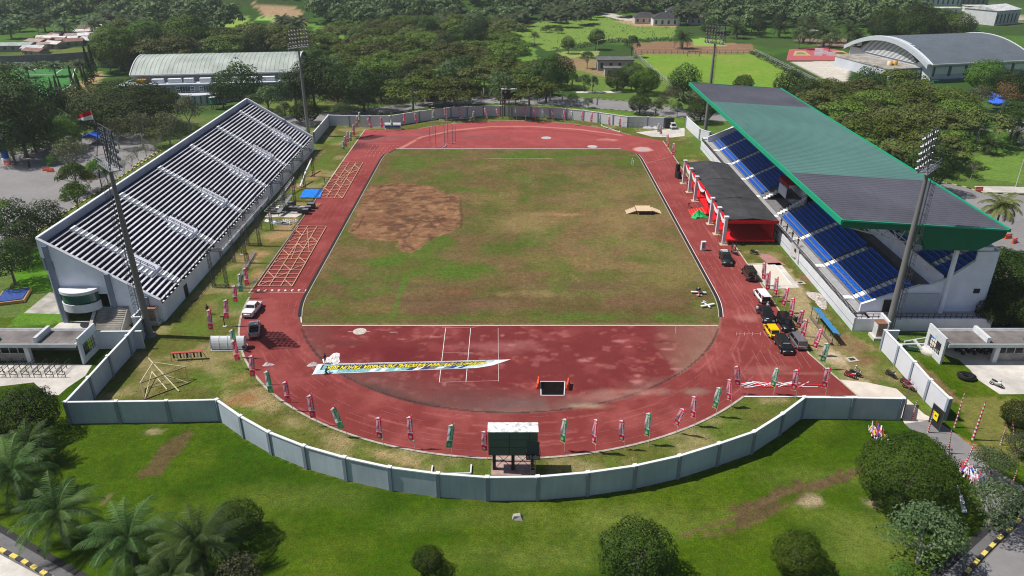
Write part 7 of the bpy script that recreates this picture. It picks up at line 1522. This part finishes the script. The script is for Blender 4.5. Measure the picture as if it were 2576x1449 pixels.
def umbrella(nc, seed):
    r = random.Random(seed); o = []
    for k in range(nc):
        a = 2*math.pi*(k*.618+r.random()*.3); e = math.sqrt((k+.5)/nc); o.append((e*.86*math.cos(a), e*.86*math.sin(a), .30*(1-e*e*.9)*r.uniform(.6, 1.2)+(-.12 if r.random() < .3 else 0), .25*r.uniform(.7, 1.25), .42))
    return o
for s in range(5): make('rain', 'rain' if s % 3 else 'rainb', umbrella(34, s+50), 3400, .085, .75, .035, .9, .25, BARKP)
for s in range(2):
    C = []; n = 1500; z = RNG.random(n)**.8; a = RNG.random(n)*2*math.pi; rr = (.24*(1-z)+.02)*(.6+.45*RNG.random(n)); C = np.stack([rr*np.cos(a), rr*np.sin(a), .04+z*1.9], 1); Nn = np.stack([np.cos(a), np.sin(a), .5+0*a], 1)+RNG.normal(size=(n, 3))*.4; tree_kind('cypress', quads_obj('crown', C, Nn, .085*RNG.uniform(.6, 1.3, n), LF['cyp']), trunk_mesh(.4, .03, [], BARK))
def bare_mesh(seed, twig, h=2.0):
    r = random.Random(seed); b = MB()
    def br(p, d, l, w, k):
        q = p+d*l; b.tube(p, q, w, w*.6, 5, caps=False)
        if k == 0: return
        for _ in range(3 if k > 1 else 2):
            e = (d+Vector((r.uniform(-.7, .7), r.uniform(-.7, .7), r.uniform(-.1, .5)))).normalized(); br(q, e, l*r.uniform(.6, .85), w*.6, k-1)
    br(Vector((0, 0, 0)), Vector((0, 0, 1)), h*.28, .045, 5); return b.mesh('trunk', BARKP)
for s in range(2):
    C, Nn, S_ = cloud([(x, y, z+.9, r, q) for x, y, z, r, q in dome(18, .9, .3, s+70, .8)], 420, .07, .2, .2); tree_kind('bare', quads_obj('crown', C, Nn, S_, LF['dry']), bare_mesh(s, 1))
for s in range(2):
    C, Nn, S_ = cloud([(x, y, z+.7, r, q) for x, y, z, r, q in dome(18, .9, .3, s+80, .9)], 1700, .085, .2, .3); tree_kind('dry', quads_obj('crown', C, Nn, S_, LF['dry']), bare_mesh(s+7, 1, 1.8))
    tree_kind('orange', quads_obj('crown', C, Nn, S_, LF['orange']), PROTO['dry'][-1][1])
def palm_mesh(fronds, leaf, length, mat, seed, rise=(.2, 1.2), droop=1.0, lw=.05, ll=.30, fan=1.0):
    """unit palm: arching fronds, two rows of leaflets each"""
    r = random.Random(seed); V, F = [], []
    for k in range(fronds):
        a = 2*math.pi*k*.382+r.uniform(-.2, .2); el = rise[0]+(rise[1]-rise[0])*((k+.5)/fronds)**1.0; L_ = length*r.uniform(.85, 1.1); pts = []; p = Vector((0, 0, 0)); e = el; n = leaf
        h = Vector((math.cos(a), math.sin(a), 0)); sd_ = Vector((-math.sin(a), math.cos(a), 0))
        for j in range(n+1):
            pts.append((p.copy(), h*math.cos(e)+Vector((0, 0, math.sin(e))))); p = p+(h*math.cos(e)+Vector((0, 0, math.sin(e))))*(L_/n); e -= droop*(1.55/n)*(.4+1.2*j/n)
        for j in range(n):
            p0, d = pts[j]; t = j/n; w = ll*fan*(math.sin(math.pi*min(1, .12+t*.86))**.7)
            up = d.cross(sd_)*-1; up = -up if up.z < 0 else up
            o = len(V); V.extend([p0-sd_*.012, p0+sd_*.012, pts[j+1][0]+sd_*.01, pts[j+1][0]-sd_*.01]); F.append((o, o+1, o+2, o+3))
            for sg_ in (-1, 1):
                tipd = (sd_*sg_*.85+d*.55-Vector((0, 0, .25+.3*r.random()))).normalized(); q = p0+tipd*w*r.uniform(.85, 1.1); wd = d*lw*.5; o = len(V)
                V.extend([p0-wd, p0+wd, q+wd*.25+up*.0, q-wd*.25]); F.append((o, o+1, o+2, o+3))
    me = bpy.data.meshes.new('crown'); me.from_pydata(V, [], F); me.materials.append(mat); me.update(); return me
def ptrunk(h, r):
    b = MB(); n = 9
    for k in range(n): b.tube((0, 0, -h*(k+1)/n), (0, 0, -h*k/n), r*(1.25-.25*(1-k/n)), r*1.12, 8, caps=False)
    return b.mesh('trunk', PTRUNK)
for s in range(3): tree_kind('oilpalm', palm_mesh(38, 34, 1.0, LF['palm'], s, (-.25, 1.35), .95, .02, .22), ptrunk(.75, .075))
for s in range(2): tree_kind('coconut', palm_mesh(22, 26, 1.0, LF['coco'], s+4, (-.3, 1.3), 1.25, .04, .26), ptrunk(2.2, .035))
for s in range(2): tree_kind('farpalm', palm_mesh(18, 8, 1.0, LF['banana'], s+14, (-.1, 1.3), 1.2, .14, .30), ptrunk(.9, .06))
for s in range(2): tree_kind('shrub', quads_obj('crown', *cloud([(x, y, z, r, q) for x, y, z, r, q in dome(12, .9, .33, s+90)], 900, .14), LF['fresh' if s else 'far']), trunk_mesh(.3, .03, [], BARK))
PALMS = ('oilpalm', 'coconut', 'farpalm'); KH = dict(oilpalm=.75, coconut=2.2, farpalm=.9)
NAMES = dict(great='mango_tree', mango='mango_tree', bright='mango_tree', dark='broadleaf_tree', fresh='young_tree', grey='frangipani_tree', loose='street_tree', rain='rain_tree', cypress='cypress_tree', bare='bare_tree', dry='dry_tree', orange='flowering_tree', oilpalm='oil_palm', coconut='coconut_palm', farpalm='banana_palm', shrub='shrub')
CCENT = dict(great=.75, mango=.75, bright=.75, dark=1.1, fresh=1.1, grey=.85, loose=1.2, rain=.85, cypress=1.0, bare=1.3, dry=1.1, orange=1.1, oilpalm=.8, coconut=2.2, farpalm=.95, shrub=.35)
def tree(kind, x, y, rad, label, group=None, zs=1.0, z=None):
    cm, tm = R.choice(PROTO[kind]); rz = R.uniform(0, 6.28); z = float(hill(np.array([x]), np.array([y]))[0]) if z is None else z
    t = thing(NAMES[kind], (x, y, z), label, 'palm' if kind in PALMS else 'shrub' if kind == 'shrub' else 'tree', group, rz); t.scale = (rad, rad, rad*zs)
    for nm, me in (('crown', cm), ('trunk', tm)):
        o = bpy.data.objects.new(nm, me); COL.objects.link(o); o.parent = t
        if kind in PALMS: o.location = (0, 0, KH[kind])
    return t
def ptree(kind, px, py, rpx, label, group=None, zs=1.0):
    """tree whose crown centre is seen at (px, py) with half width rpx"""
    rad = 4.
    for _ in range(6): x, y = G(px, py, min(rad*CCENT[kind]*zs, 40)); dep = y*CP+(CAM_H-rad*CCENT[kind]*zs)*SP; rad = rpx*dep/FPX
    return tree(kind, x, y, rad, label, group, zs)
# ---- single trees, nearest first
for k, px, py, r, lab, *z_ in (
 ('mango',1602,1400,100,'large dark round tree at the bottom edge of the lawn'), ('bright',2010,1398,68,'small bright round tree on the lower right lawn'), ('great',2285,1196,122,'huge round tree beside the right-hand driveway'), ('mango',1076,1412,42,'little dark tree at the bottom of the lawn, left of centre'), ('mango',600,1318,64,'dark bushy tree just behind the lower oil palms'), ('mango',62,1046,82,'round dark tree by the left forecourt'),
 ('grey',2330,1345,112,'grey-leaved tree over the lower right kerb'), ('grey',2505,1268,84,'grey-leaved tree by the lower right road, middle one'), ('grey',2500,1168,60,'grey-leaved tree overhanging the driveway'), ('grey',2570,1120,46,'grey-leaved tree cut by the right edge, above the road'), ('mango',2566,1048,46,'dark green tree at the right edge below the forecourt'), ('fresh',2270,1442,40,'bright little shrub-like tree at the lower right kerb'),
 ('oilpalm',145,1290,118,'oil palm standing clear at lower left'), ('oilpalm',322,1352,128,'oil palm in the middle of the lower left group'), ('oilpalm',500,1372,132,'rightmost oil palm of the lower left group'), ('oilpalm',30,1185,110,'oil palm at the left edge above the kerbed road'), ('oilpalm',70,1115,80,'oil palm behind the others at the left edge'), ('oilpalm',430,1452,110,'oil palm cut off by the bottom edge'),('dry',600,1440,70,'brownish bush tree at the bottom right of the oil palms'),
 ('dark',28,560,60,'dark tree at the left edge beside the plaza'), ('dark',118,548,46,'narrow dark tree behind the open terrace corner'), ('dark',20,655,62,'dark leafy tree at the left edge below the plaza'), ('dark',60,600,50,'dark tree between the plaza and the terrace corner'), ('dry',45,625,46,'thin dry tree by the terrace back corner'), ('fresh',185,440,46,'fresh green tree at the plaza corner, left of pair'), ('fresh',188,490,44,'fresh green tree close to the terrace parapet'), ('fresh',246,428,40,'fresh green tree just behind the floodlight mast'), ('orange',222,452,26,'reddish-leaved tree between the two fresh green ones'),
 ('shrub',160,500,14,'low shrub on the verge behind the terrace, left'), ('shrub',235,540,14,'low shrub on the verge behind the terrace, right'), ('shrub',130,408,22,'clipped shrub beside the plaza island'), ('dry',175,385,52,'greyish tree with thin crown behind the plaza'),
 ('great',315,272,128,'great spreading tree behind the open terrace',.62), ('bright',132,342,66,'rounded bright tree left of the flag-topped mast',.75), ('dark',40,300,90,'dark tree mass at the left edge below the astro pitch'), ('dark',95,262,60,'dark tree in front of the astro pitch'), ('dark',20,240,70,'dark tree at the left edge beside the astro pitch'), ('dark',20,350,60,'dark tree at the left edge above the blue pillar'), ('dark',190,262,48,'dark tree below the cypresses'), ('dark',75,330,50,'shadowy tree behind the rounded bright one'),
 ('dry',290,330,42,'olive-brown tree behind the mast'), ('dry',350,318,50,'olive tree behind the upper terrace, left'), ('dry',420,315,46,'olive tree behind the upper terrace, middle'), ('dry',470,278,48,'brownish tree behind the upper terrace, right'), ('grey',450,330,34,'pale grey-green tree close behind the terrace'),
 ('fresh',436,245,22,'small tree in front of the left hall windows'), ('dark',598,216,62,'tall dark tree in front of the left hall'), ('dark',556,232,34,'smaller dark tree left of the hall corner'), ('dark',785,208,62,'tall dark tree at the right end of the left hall'), ('dark',740,222,46,'dark tree behind the far left mast'), ('loose',672,248,40,'loose green tree behind the terrace far corner'), ('loose',640,262,32,'loose tree right behind the terrace apex'), ('mango',768,284,38,'round tree at the foot of the far left mast'), ('loose',715,278,26,'thin tree between the terrace and the far road'),
 ('mango',1402,184,48,'round-headed tree behind the far black scoreboard, right'), ('fresh',1440,200,24,'narrow light tree beside the dirt plot'), ('loose',1470,205,22,'thin tree on the far grass verge, left of pair'), ('loose',1492,208,20,'thin tree on the far grass verge, right of pair'), ('mango',1553,204,32,'round olive tree on the verge near the derelict block'), ('bright',1622,206,40,'bright round tree on the verge beside the training field'), ('bright',1588,188,34,'bright tree touching the derelict block'), ('mango',1610,264,30,'round clipped tree on the far roadside'), ('loose',1650,272,22,'loose tree right of the clipped roadside tree'), ('dark',1722,208,44,'dark irregular tree in front of the training field'), ('dry',1690,240,34,'dry tree at the training field corner'), ('loose',1705,272,18,'small tree near the far gate road'), ('mango',1764,282,36,'round tree at the far end of the roofed stand'), ('dry',1770,238,40,'brownish tree behind the far right mast'), ('dry',1665,258,24,'leafless-looking tree by the far roadside'),
 ('mango',1870,212,26,'tree just behind the roof far corner, left'), ('dark',1985,222,44,'dark tree behind the roof edge by the training field'), ('dark',2025,240,40,'dark tree right of the training field corner'),
 ('dark',3000//2,98,24,'layered dark tree alone in the bright meadow'), ('dark',1430,112,20,'dark bush in the meadow left of the layered tree'), ('loose',1590,112,26,'grey-green tree at the dirt plot corner'), ('loose',1478,146,22,'small tree above the seedling beds'), ('dry',1345,92,16,'grey bush on the meadow edge'), ('shrub',1375,76,16,'dark bush in the meadow, left of two'), ('shrub',1405,78,16,'dark bush in the meadow, right of two'), ('loose',1590,192,30,'tree standing beside the derelict annex'),
 ('coconut',2520,520,62,'coconut palm at the right edge behind the roof'), ('coconut',2240,385,40,'coconut palm half hidden behind the roof edge'), ('mango',2520,700,84,'dark tree beside the roofed stand near end'), ('mango',2560,770,70,'dark tree at the right edge beside the stand'), ('mango',2495,790,46,'shaded tree behind the stand near corner'), ('bare',2450,420,26,'bare pale tree on the lawn behind the roof'), ('bare',2390,408,22,'bare tree beside the shaded lawn'), ('oilpalm',2490,362,34,'small palm at the lawn corner on the right'), ('oilpalm',2560,340,30,'small palm at the right edge by the road'),
 ('bright',2480,195,50,'bright tree in front of the slate hall, right'), ('fresh',2452,170,26,'light green tree against the slate hall wall'), ('mango',2550,215,44,'dark green tree right of the slate hall'), ('orange',2530,240,42,'orange-tinged tree by the market tents'), ('dry',2470,240,36,'dry grey tree left of the market tents'), ('dark',2555,300,50,'dark tree at the right edge above the road')):
    ptree(k, px, py, r, lab, None, *z_)
for i in range(9): ptree('bare', 270+i*19, 440-i*13, 24, f'{ORD[i]} bare-branched tree from the left behind the open terrace parapet', 'bare trees behind the terrace')
for i, (px, py, r) in enumerate(((860,276,28),(888,262,28),(928,264,28),(992,244,28),(1045,244,24),(1090,249,18),(1120,250,20),(1182,247,22),(1352,246,16),(1442,250,20),(1480,258,16),(1310,244,14))): ptree('grey', px, py, r, f'{ORD[i]} grey-green roadside tree from the left beyond the far wall', 'roadside trees beyond the far wall')
for i, (px, py, h) in enumerate(((205,215,30),(222,198,30),(232,165,48),(240,152,40),(212,190,22),(196,198,22),(184,190,26),(146,212,24),(134,216,22),(158,222,26),(255,105,26),(228,128,20))):
    x, y = G(px, py+h); rr = HT(px, py-h, y)[0]/1.95; tree('cypress', x, y, rr, f'{ORD[i]} dark cypress in the row beside the green astro pitch', 'cypresses by the astro pitch', z=0)
# ---- woods, row by row
def wood(poly, sp, rows, phrase, kinds, rad, zc=9, seed=1, rx=(), zs=1.0):
    """rows = distances; along each row crowns stand every sp metres inside the polygon seen in the photo"""
    r = random.Random(seed); n = 0
    for j, Y in enumerate(rows):
        k = 0; x = -430+r.random()*sp
        while x < 430:
            xx, yy = x+r.uniform(-.25, .25)*sp, Y+r.uniform(-.3, .3)*sp; px, py = PJ(xx, yy, zc)
            if inpoly(np.array([px]), np.array([py]), poly)[0] and -60 < px < 2640 and k < 20:
                kd = r.choices([a for a, _ in kinds], [b_ for _, b_ in kinds])[0]; q = r.uniform(*rad)*(.7 if kd in ('loose', 'dark') else 1)
                tree(kd, xx, yy, q, f'{dict(rain="flat-crowned tree", loose="slender tree", dark="dark tree", bright="bright tree", dry="brownish tree", farpalm="banana palm", oilpalm="oil palm", mango="round tree")[kd]}, {ORD[k]} from left, {ORD[j]} row of {phrase}', 'trees of '+phrase, zs); k += 1; n += 1
            x += sp
    return n
RK = [('rain', 8), ('loose', 1), ('dark', 1)]
wood([(800,232),(1372,232),(1376,180),(1330,120),(1290,84),(1310,56),(1000,40),(900,60),(800,66),(770,120),(800,180)], 14.5, [262+16.5*k for k in range(16)], 'the big wood beyond the far road', RK, (8.2, 11.5), seed=3)
wood([(240,150),(345,140),(520,112),(762,112),(770,62),(560,70),(420,78),(280,80)], 17, [340+22*k for k in range(7)], 'the wood behind the left hall', RK+[('bright', 2)], (9, 13), seed=4)
wood([(2030,200),(2240,188),(2330,194),(2440,236),(2440,260),(2500,300),(2420,420),(2260,395),(2130,300),(2040,240)], 12.5, [176+15*k for k in range(11)], 'the wood behind the stand roof', [('rain', 8), ('dark', 1)], (7.5, 10.5), seed=5)
wood([(2180,56),(2290,30),(2420,50),(2400,84),(2250,92),(2180,84)], 15, [420+22*k for k in range(6)], 'the clump behind the slate hall', [('mango', 2), ('dark', 2), ('bright', 1)], (8, 11), seed=6)
wood([(1700,96),(1775,66),(1960,60),(2010,86),(2190,90),(2140,60),(1990,40),(1780,40),(1700,80)], 13, [395+20*k for k in range(8)], 'the palm belt beyond the training field', [('oilpalm', 5), ('dark', 2), ('loose', 2)], (6.5, 9), seed=7)
wood([(0,122),(60,70),(230,64),(330,70),(430,66),(300,40),(0,40)], 15, [430+24*k for k in range(7)], 'the palms above the tin shacks', [('farpalm', 6), ('rain', 1), ('loose', 1)], (6, 9), seed=8)
wood([(0,165),(120,160),(230,158),(330,150),(330,166),(150,172),(0,176)], 11, [318+14*k for k in range(4)], 'the hedge line behind the astro pitch', [('farpalm', 2), ('loose', 3)], (3.5, 5), seed=9, zc=4)
# ---- the far forest: one mass
def far_mass():
    pal = []; lo = {}
    C, Nn, S_ = cloud([(x, y, z+.6, r, q) for x, y, z, r, q in dome(11, 1.0, .34, 201)], 330, .26, .2, .2); C2, N2, S2 = cloud([(x, y, z+.7, r, q) for x, y, z, r, q in umbrella(14, 202)], 300, .26, .6, .2)
    clear = [GL(p) for p in ([(1270,135),(1290,80),(1330,54),(1480,36),(1610,44),(1780,30),(1800,70),(1700,110),(1500,150)], [(1560,4),(1990,4),(2010,28),(1920,40),(1760,34),(1640,24)], [(2250,-6),(2640,-10),(2640,104),(2400,100),(2290,30)], [(530,40),(775,42),(780,72),(530,74)], [(-20,170),(-20,110),(60,60),(330,60),(340,110),(240,160)], [(1960,86),(2200,80),(2200,160),(1960,160)], [(1490,32),(1560,30),(1790,50),(1770,74),(1560,64)])]
    A, B, D_ = [], [], []; pts = []
    for Y in np.arange(470, 1100, 10.):
        for X in np.arange(-.78*Y, .78*Y, 11.): pts.append((X+R.uniform(-4, 4), Y+R.uniform(-4, 4)))
    P_ = np.array(pts); keep = np.ones(len(P_), bool)
    for c in clear: keep &= ~inpoly(P_[:, 0], P_[:, 1], c)
    keep &= (P_[:, 1] > 500) | (np.abs(P_[:, 0]+20) > 240) | (vnoise(P_[:, 0], P_[:, 1], 30, 3) > .55); keep &= vnoise(P_[:, 0], P_[:, 1], 46, 5) > .2
    P_ = P_[keep]; H_ = hill(P_[:, 0], P_[:, 1])
    for (x, y), h in zip(P_, H_):
        u = R.random() < .5; c, n, s = (C, Nn, S_) if u else (C2, N2, S2); q = R.uniform(6, 10.5); a = R.uniform(0, 6.28); ca, sa = math.cos(a), math.sin(a); Rm = np.array([[ca, sa, 0], [-sa, ca, 0], [0, 0, 1]])
        A.append(c@Rm*q+np.array([x, y, h-.5+R.uniform(-2, 3)])); B.append(n@Rm); D_.append(s*q)
    me = quads_obj('far_forest', np.concatenate(A), np.concatenate(B), np.concatenate(D_), LF['far']); o = bpy.data.objects.new('far_forest', me); COL.objects.link(o); stuff(o, 'dense green forest covering the hills along the top of the picture', 'forest')
far_mass()
def palm_mass():
    base = PROTO['farpalm']; V, F = [], []; n = 0
    for (x0_, x1_, y0_, y1_, cnt) in ((1290, 1480, 6, 46, 46), (1480, 1900, 4, 22, 50), (1040, 1300, 30, 70, 40), (1000, 1060, 60, 90, 8), (700, 800, 44, 64, 8), (1700, 1790, 16, 40, 16), (2130, 2300, 10, 50, 24)):
        for k in range(cnt):
            x, y = G(R.uniform(x0_, x1_), R.uniform(y0_, y1_), 6); z = float(hill(np.array([x]), np.array([y]))[0]); me = base[k % 2][0]; q = R.uniform(5, 7.5); a = R.uniform(0, 6.28); c_, s_ = math.cos(a)*q, math.sin(a)*q; o = len(V)
            V.extend([(v.co.x*c_-v.co.y*s_+x, v.co.x*s_+v.co.y*c_+y, v.co.z*q+z+R.uniform(5, 8)*0+6) for v in me.vertices]); F.extend([tuple(i+o for i in p.vertices) for p in me.polygons])
    me = bpy.data.meshes.new('banana_grove'); me.from_pydata(V, [], F); me.materials.append(LF['banana']); me.update(); o = bpy.data.objects.new('banana_grove', me); COL.objects.link(o); stuff(o, 'grove of banana and oil palms on the far slopes', 'grove')
palm_mass()
# ---- undergrowth and grass tufts: what nobody could count
def scatter(name, polys, n, size, fam, label, cat, zj=.3, up=.6):
    A = []
    for p, w in polys:
        q = np.array(p); m = int(n*w); x = RNG.uniform(q[:, 0].min(), q[:, 0].max(), m*3); y = RNG.uniform(q[:, 1].min(), q[:, 1].max(), m*3); k = inpoly(x, y, p); x, y = x[k][:m], y[k][:m]; kk = fbm(x, y, 6, 301) > .44; A.append(np.stack([x[kk], y[kk], hill(x[kk], y[kk])+zj*RNG.random(kk.sum())], 1))
    C = np.concatenate(A); Nn = RNG.normal(size=C.shape); Nn[:, 2] = np.abs(Nn[:, 2])*.4+up; me = quads_obj(name, C, Nn, size*RNG.uniform(.5, 1.4, len(C)), LF[fam]); o = bpy.data.objects.new(name, me); COL.objects.link(o); stuff(o, label, cat)
scatter('undergrowth', [(GL([(640,225),(1390,228),(1390,242),(640,262)]), .25), (GL([(0,165),(330,150),(330,170),(0,176)]), .2), (GL([(2060,230),(2480,330),(2420,440),(2260,400)]), .25), (GL([(0,270),(260,300),(300,340),(0,400)]), .3), (GL([(1690,225),(1850,235),(1850,262),(1700,255)]), .1), (GL([(1385,126),(1540,101),(1700,98),(1700,104),(1540,108),(1400,134)]), .2), (GL([(1900,130),(2070,210),(2050,222),(1880,134)]), .08)], 16000, 1.1, 'far', 'low undergrowth between the trees around the arena', 'undergrowth', 1.4)
scatter('meadow_weeds', [(GL([(1300,100),(1330,60),(1510,40),(1600,66),(1700,70),(1690,96),(1540,100),(1400,126)]), .6), (GL([(1560,8),(1960,6),(2000,26),(1920,36),(1760,30),(1640,22)]), .5), (GL([(2180,30),(2290,10),(2300,60),(2190,64)]), .2)], 2500, .8, 'far', 'rough weeds growing in the far meadows', 'weeds', .8)
scatter('grass_tufts', [(GL([(140,1075),(545,1066),(680,1160),(900,1225),(1230,1266),(1360,1266),(1640,1235),(1820,1175),(1975,1110),(2030,1060),(2265,1065),(2300,1100),(2350,1449),(250,1449),(200,1300)]), .72), (GL([(560,1010),(700,1075),(980,1160),(1230,1190),(1230,1165),(900,1100),(700,1000),(620,900),(500,880),(360,930),(250,1000)]), .2), (GL([(1360,1190),(1600,1160),(1900,1070),(2010,1004),(1880,1000),(1700,1100),(1380,1160)]), .08)], 15000, .16, 'tuft', 'rough grass tufts over the lawn around the near wall', 'grass', .03, 5.)
# ---- the slight haze that greys the far slopes
HB = MB().zbox(-1450, 1450, -60, 2300, -1.5, 160); ho = bpy.data.objects.new('haze', HB.mesh('haze', [])); COL.objects.link(ho)
hm = bpy.data.materials.new('haze'); hm.use_nodes = True; hn = hm.node_tree; hn.nodes.clear(); pv = hn.nodes.new('ShaderNodeVolumePrincipled'); hout = hn.nodes.new('ShaderNodeOutputMaterial'); pv.inputs['Density'].default_value = .00013; pv.inputs['Color'].default_value = (.86, .93, 1, 1); pv.inputs['Anisotropy'].default_value = .2
hn.links.new(pv.outputs[0], hout.inputs['Volume']); ho.data.materials.append(hm); ho['kind'] = 'stuff'; ho['label'] = 'thin pale haze over the far slopes'; ho['category'] = 'haze'; ho.display_type = 'WIRE'
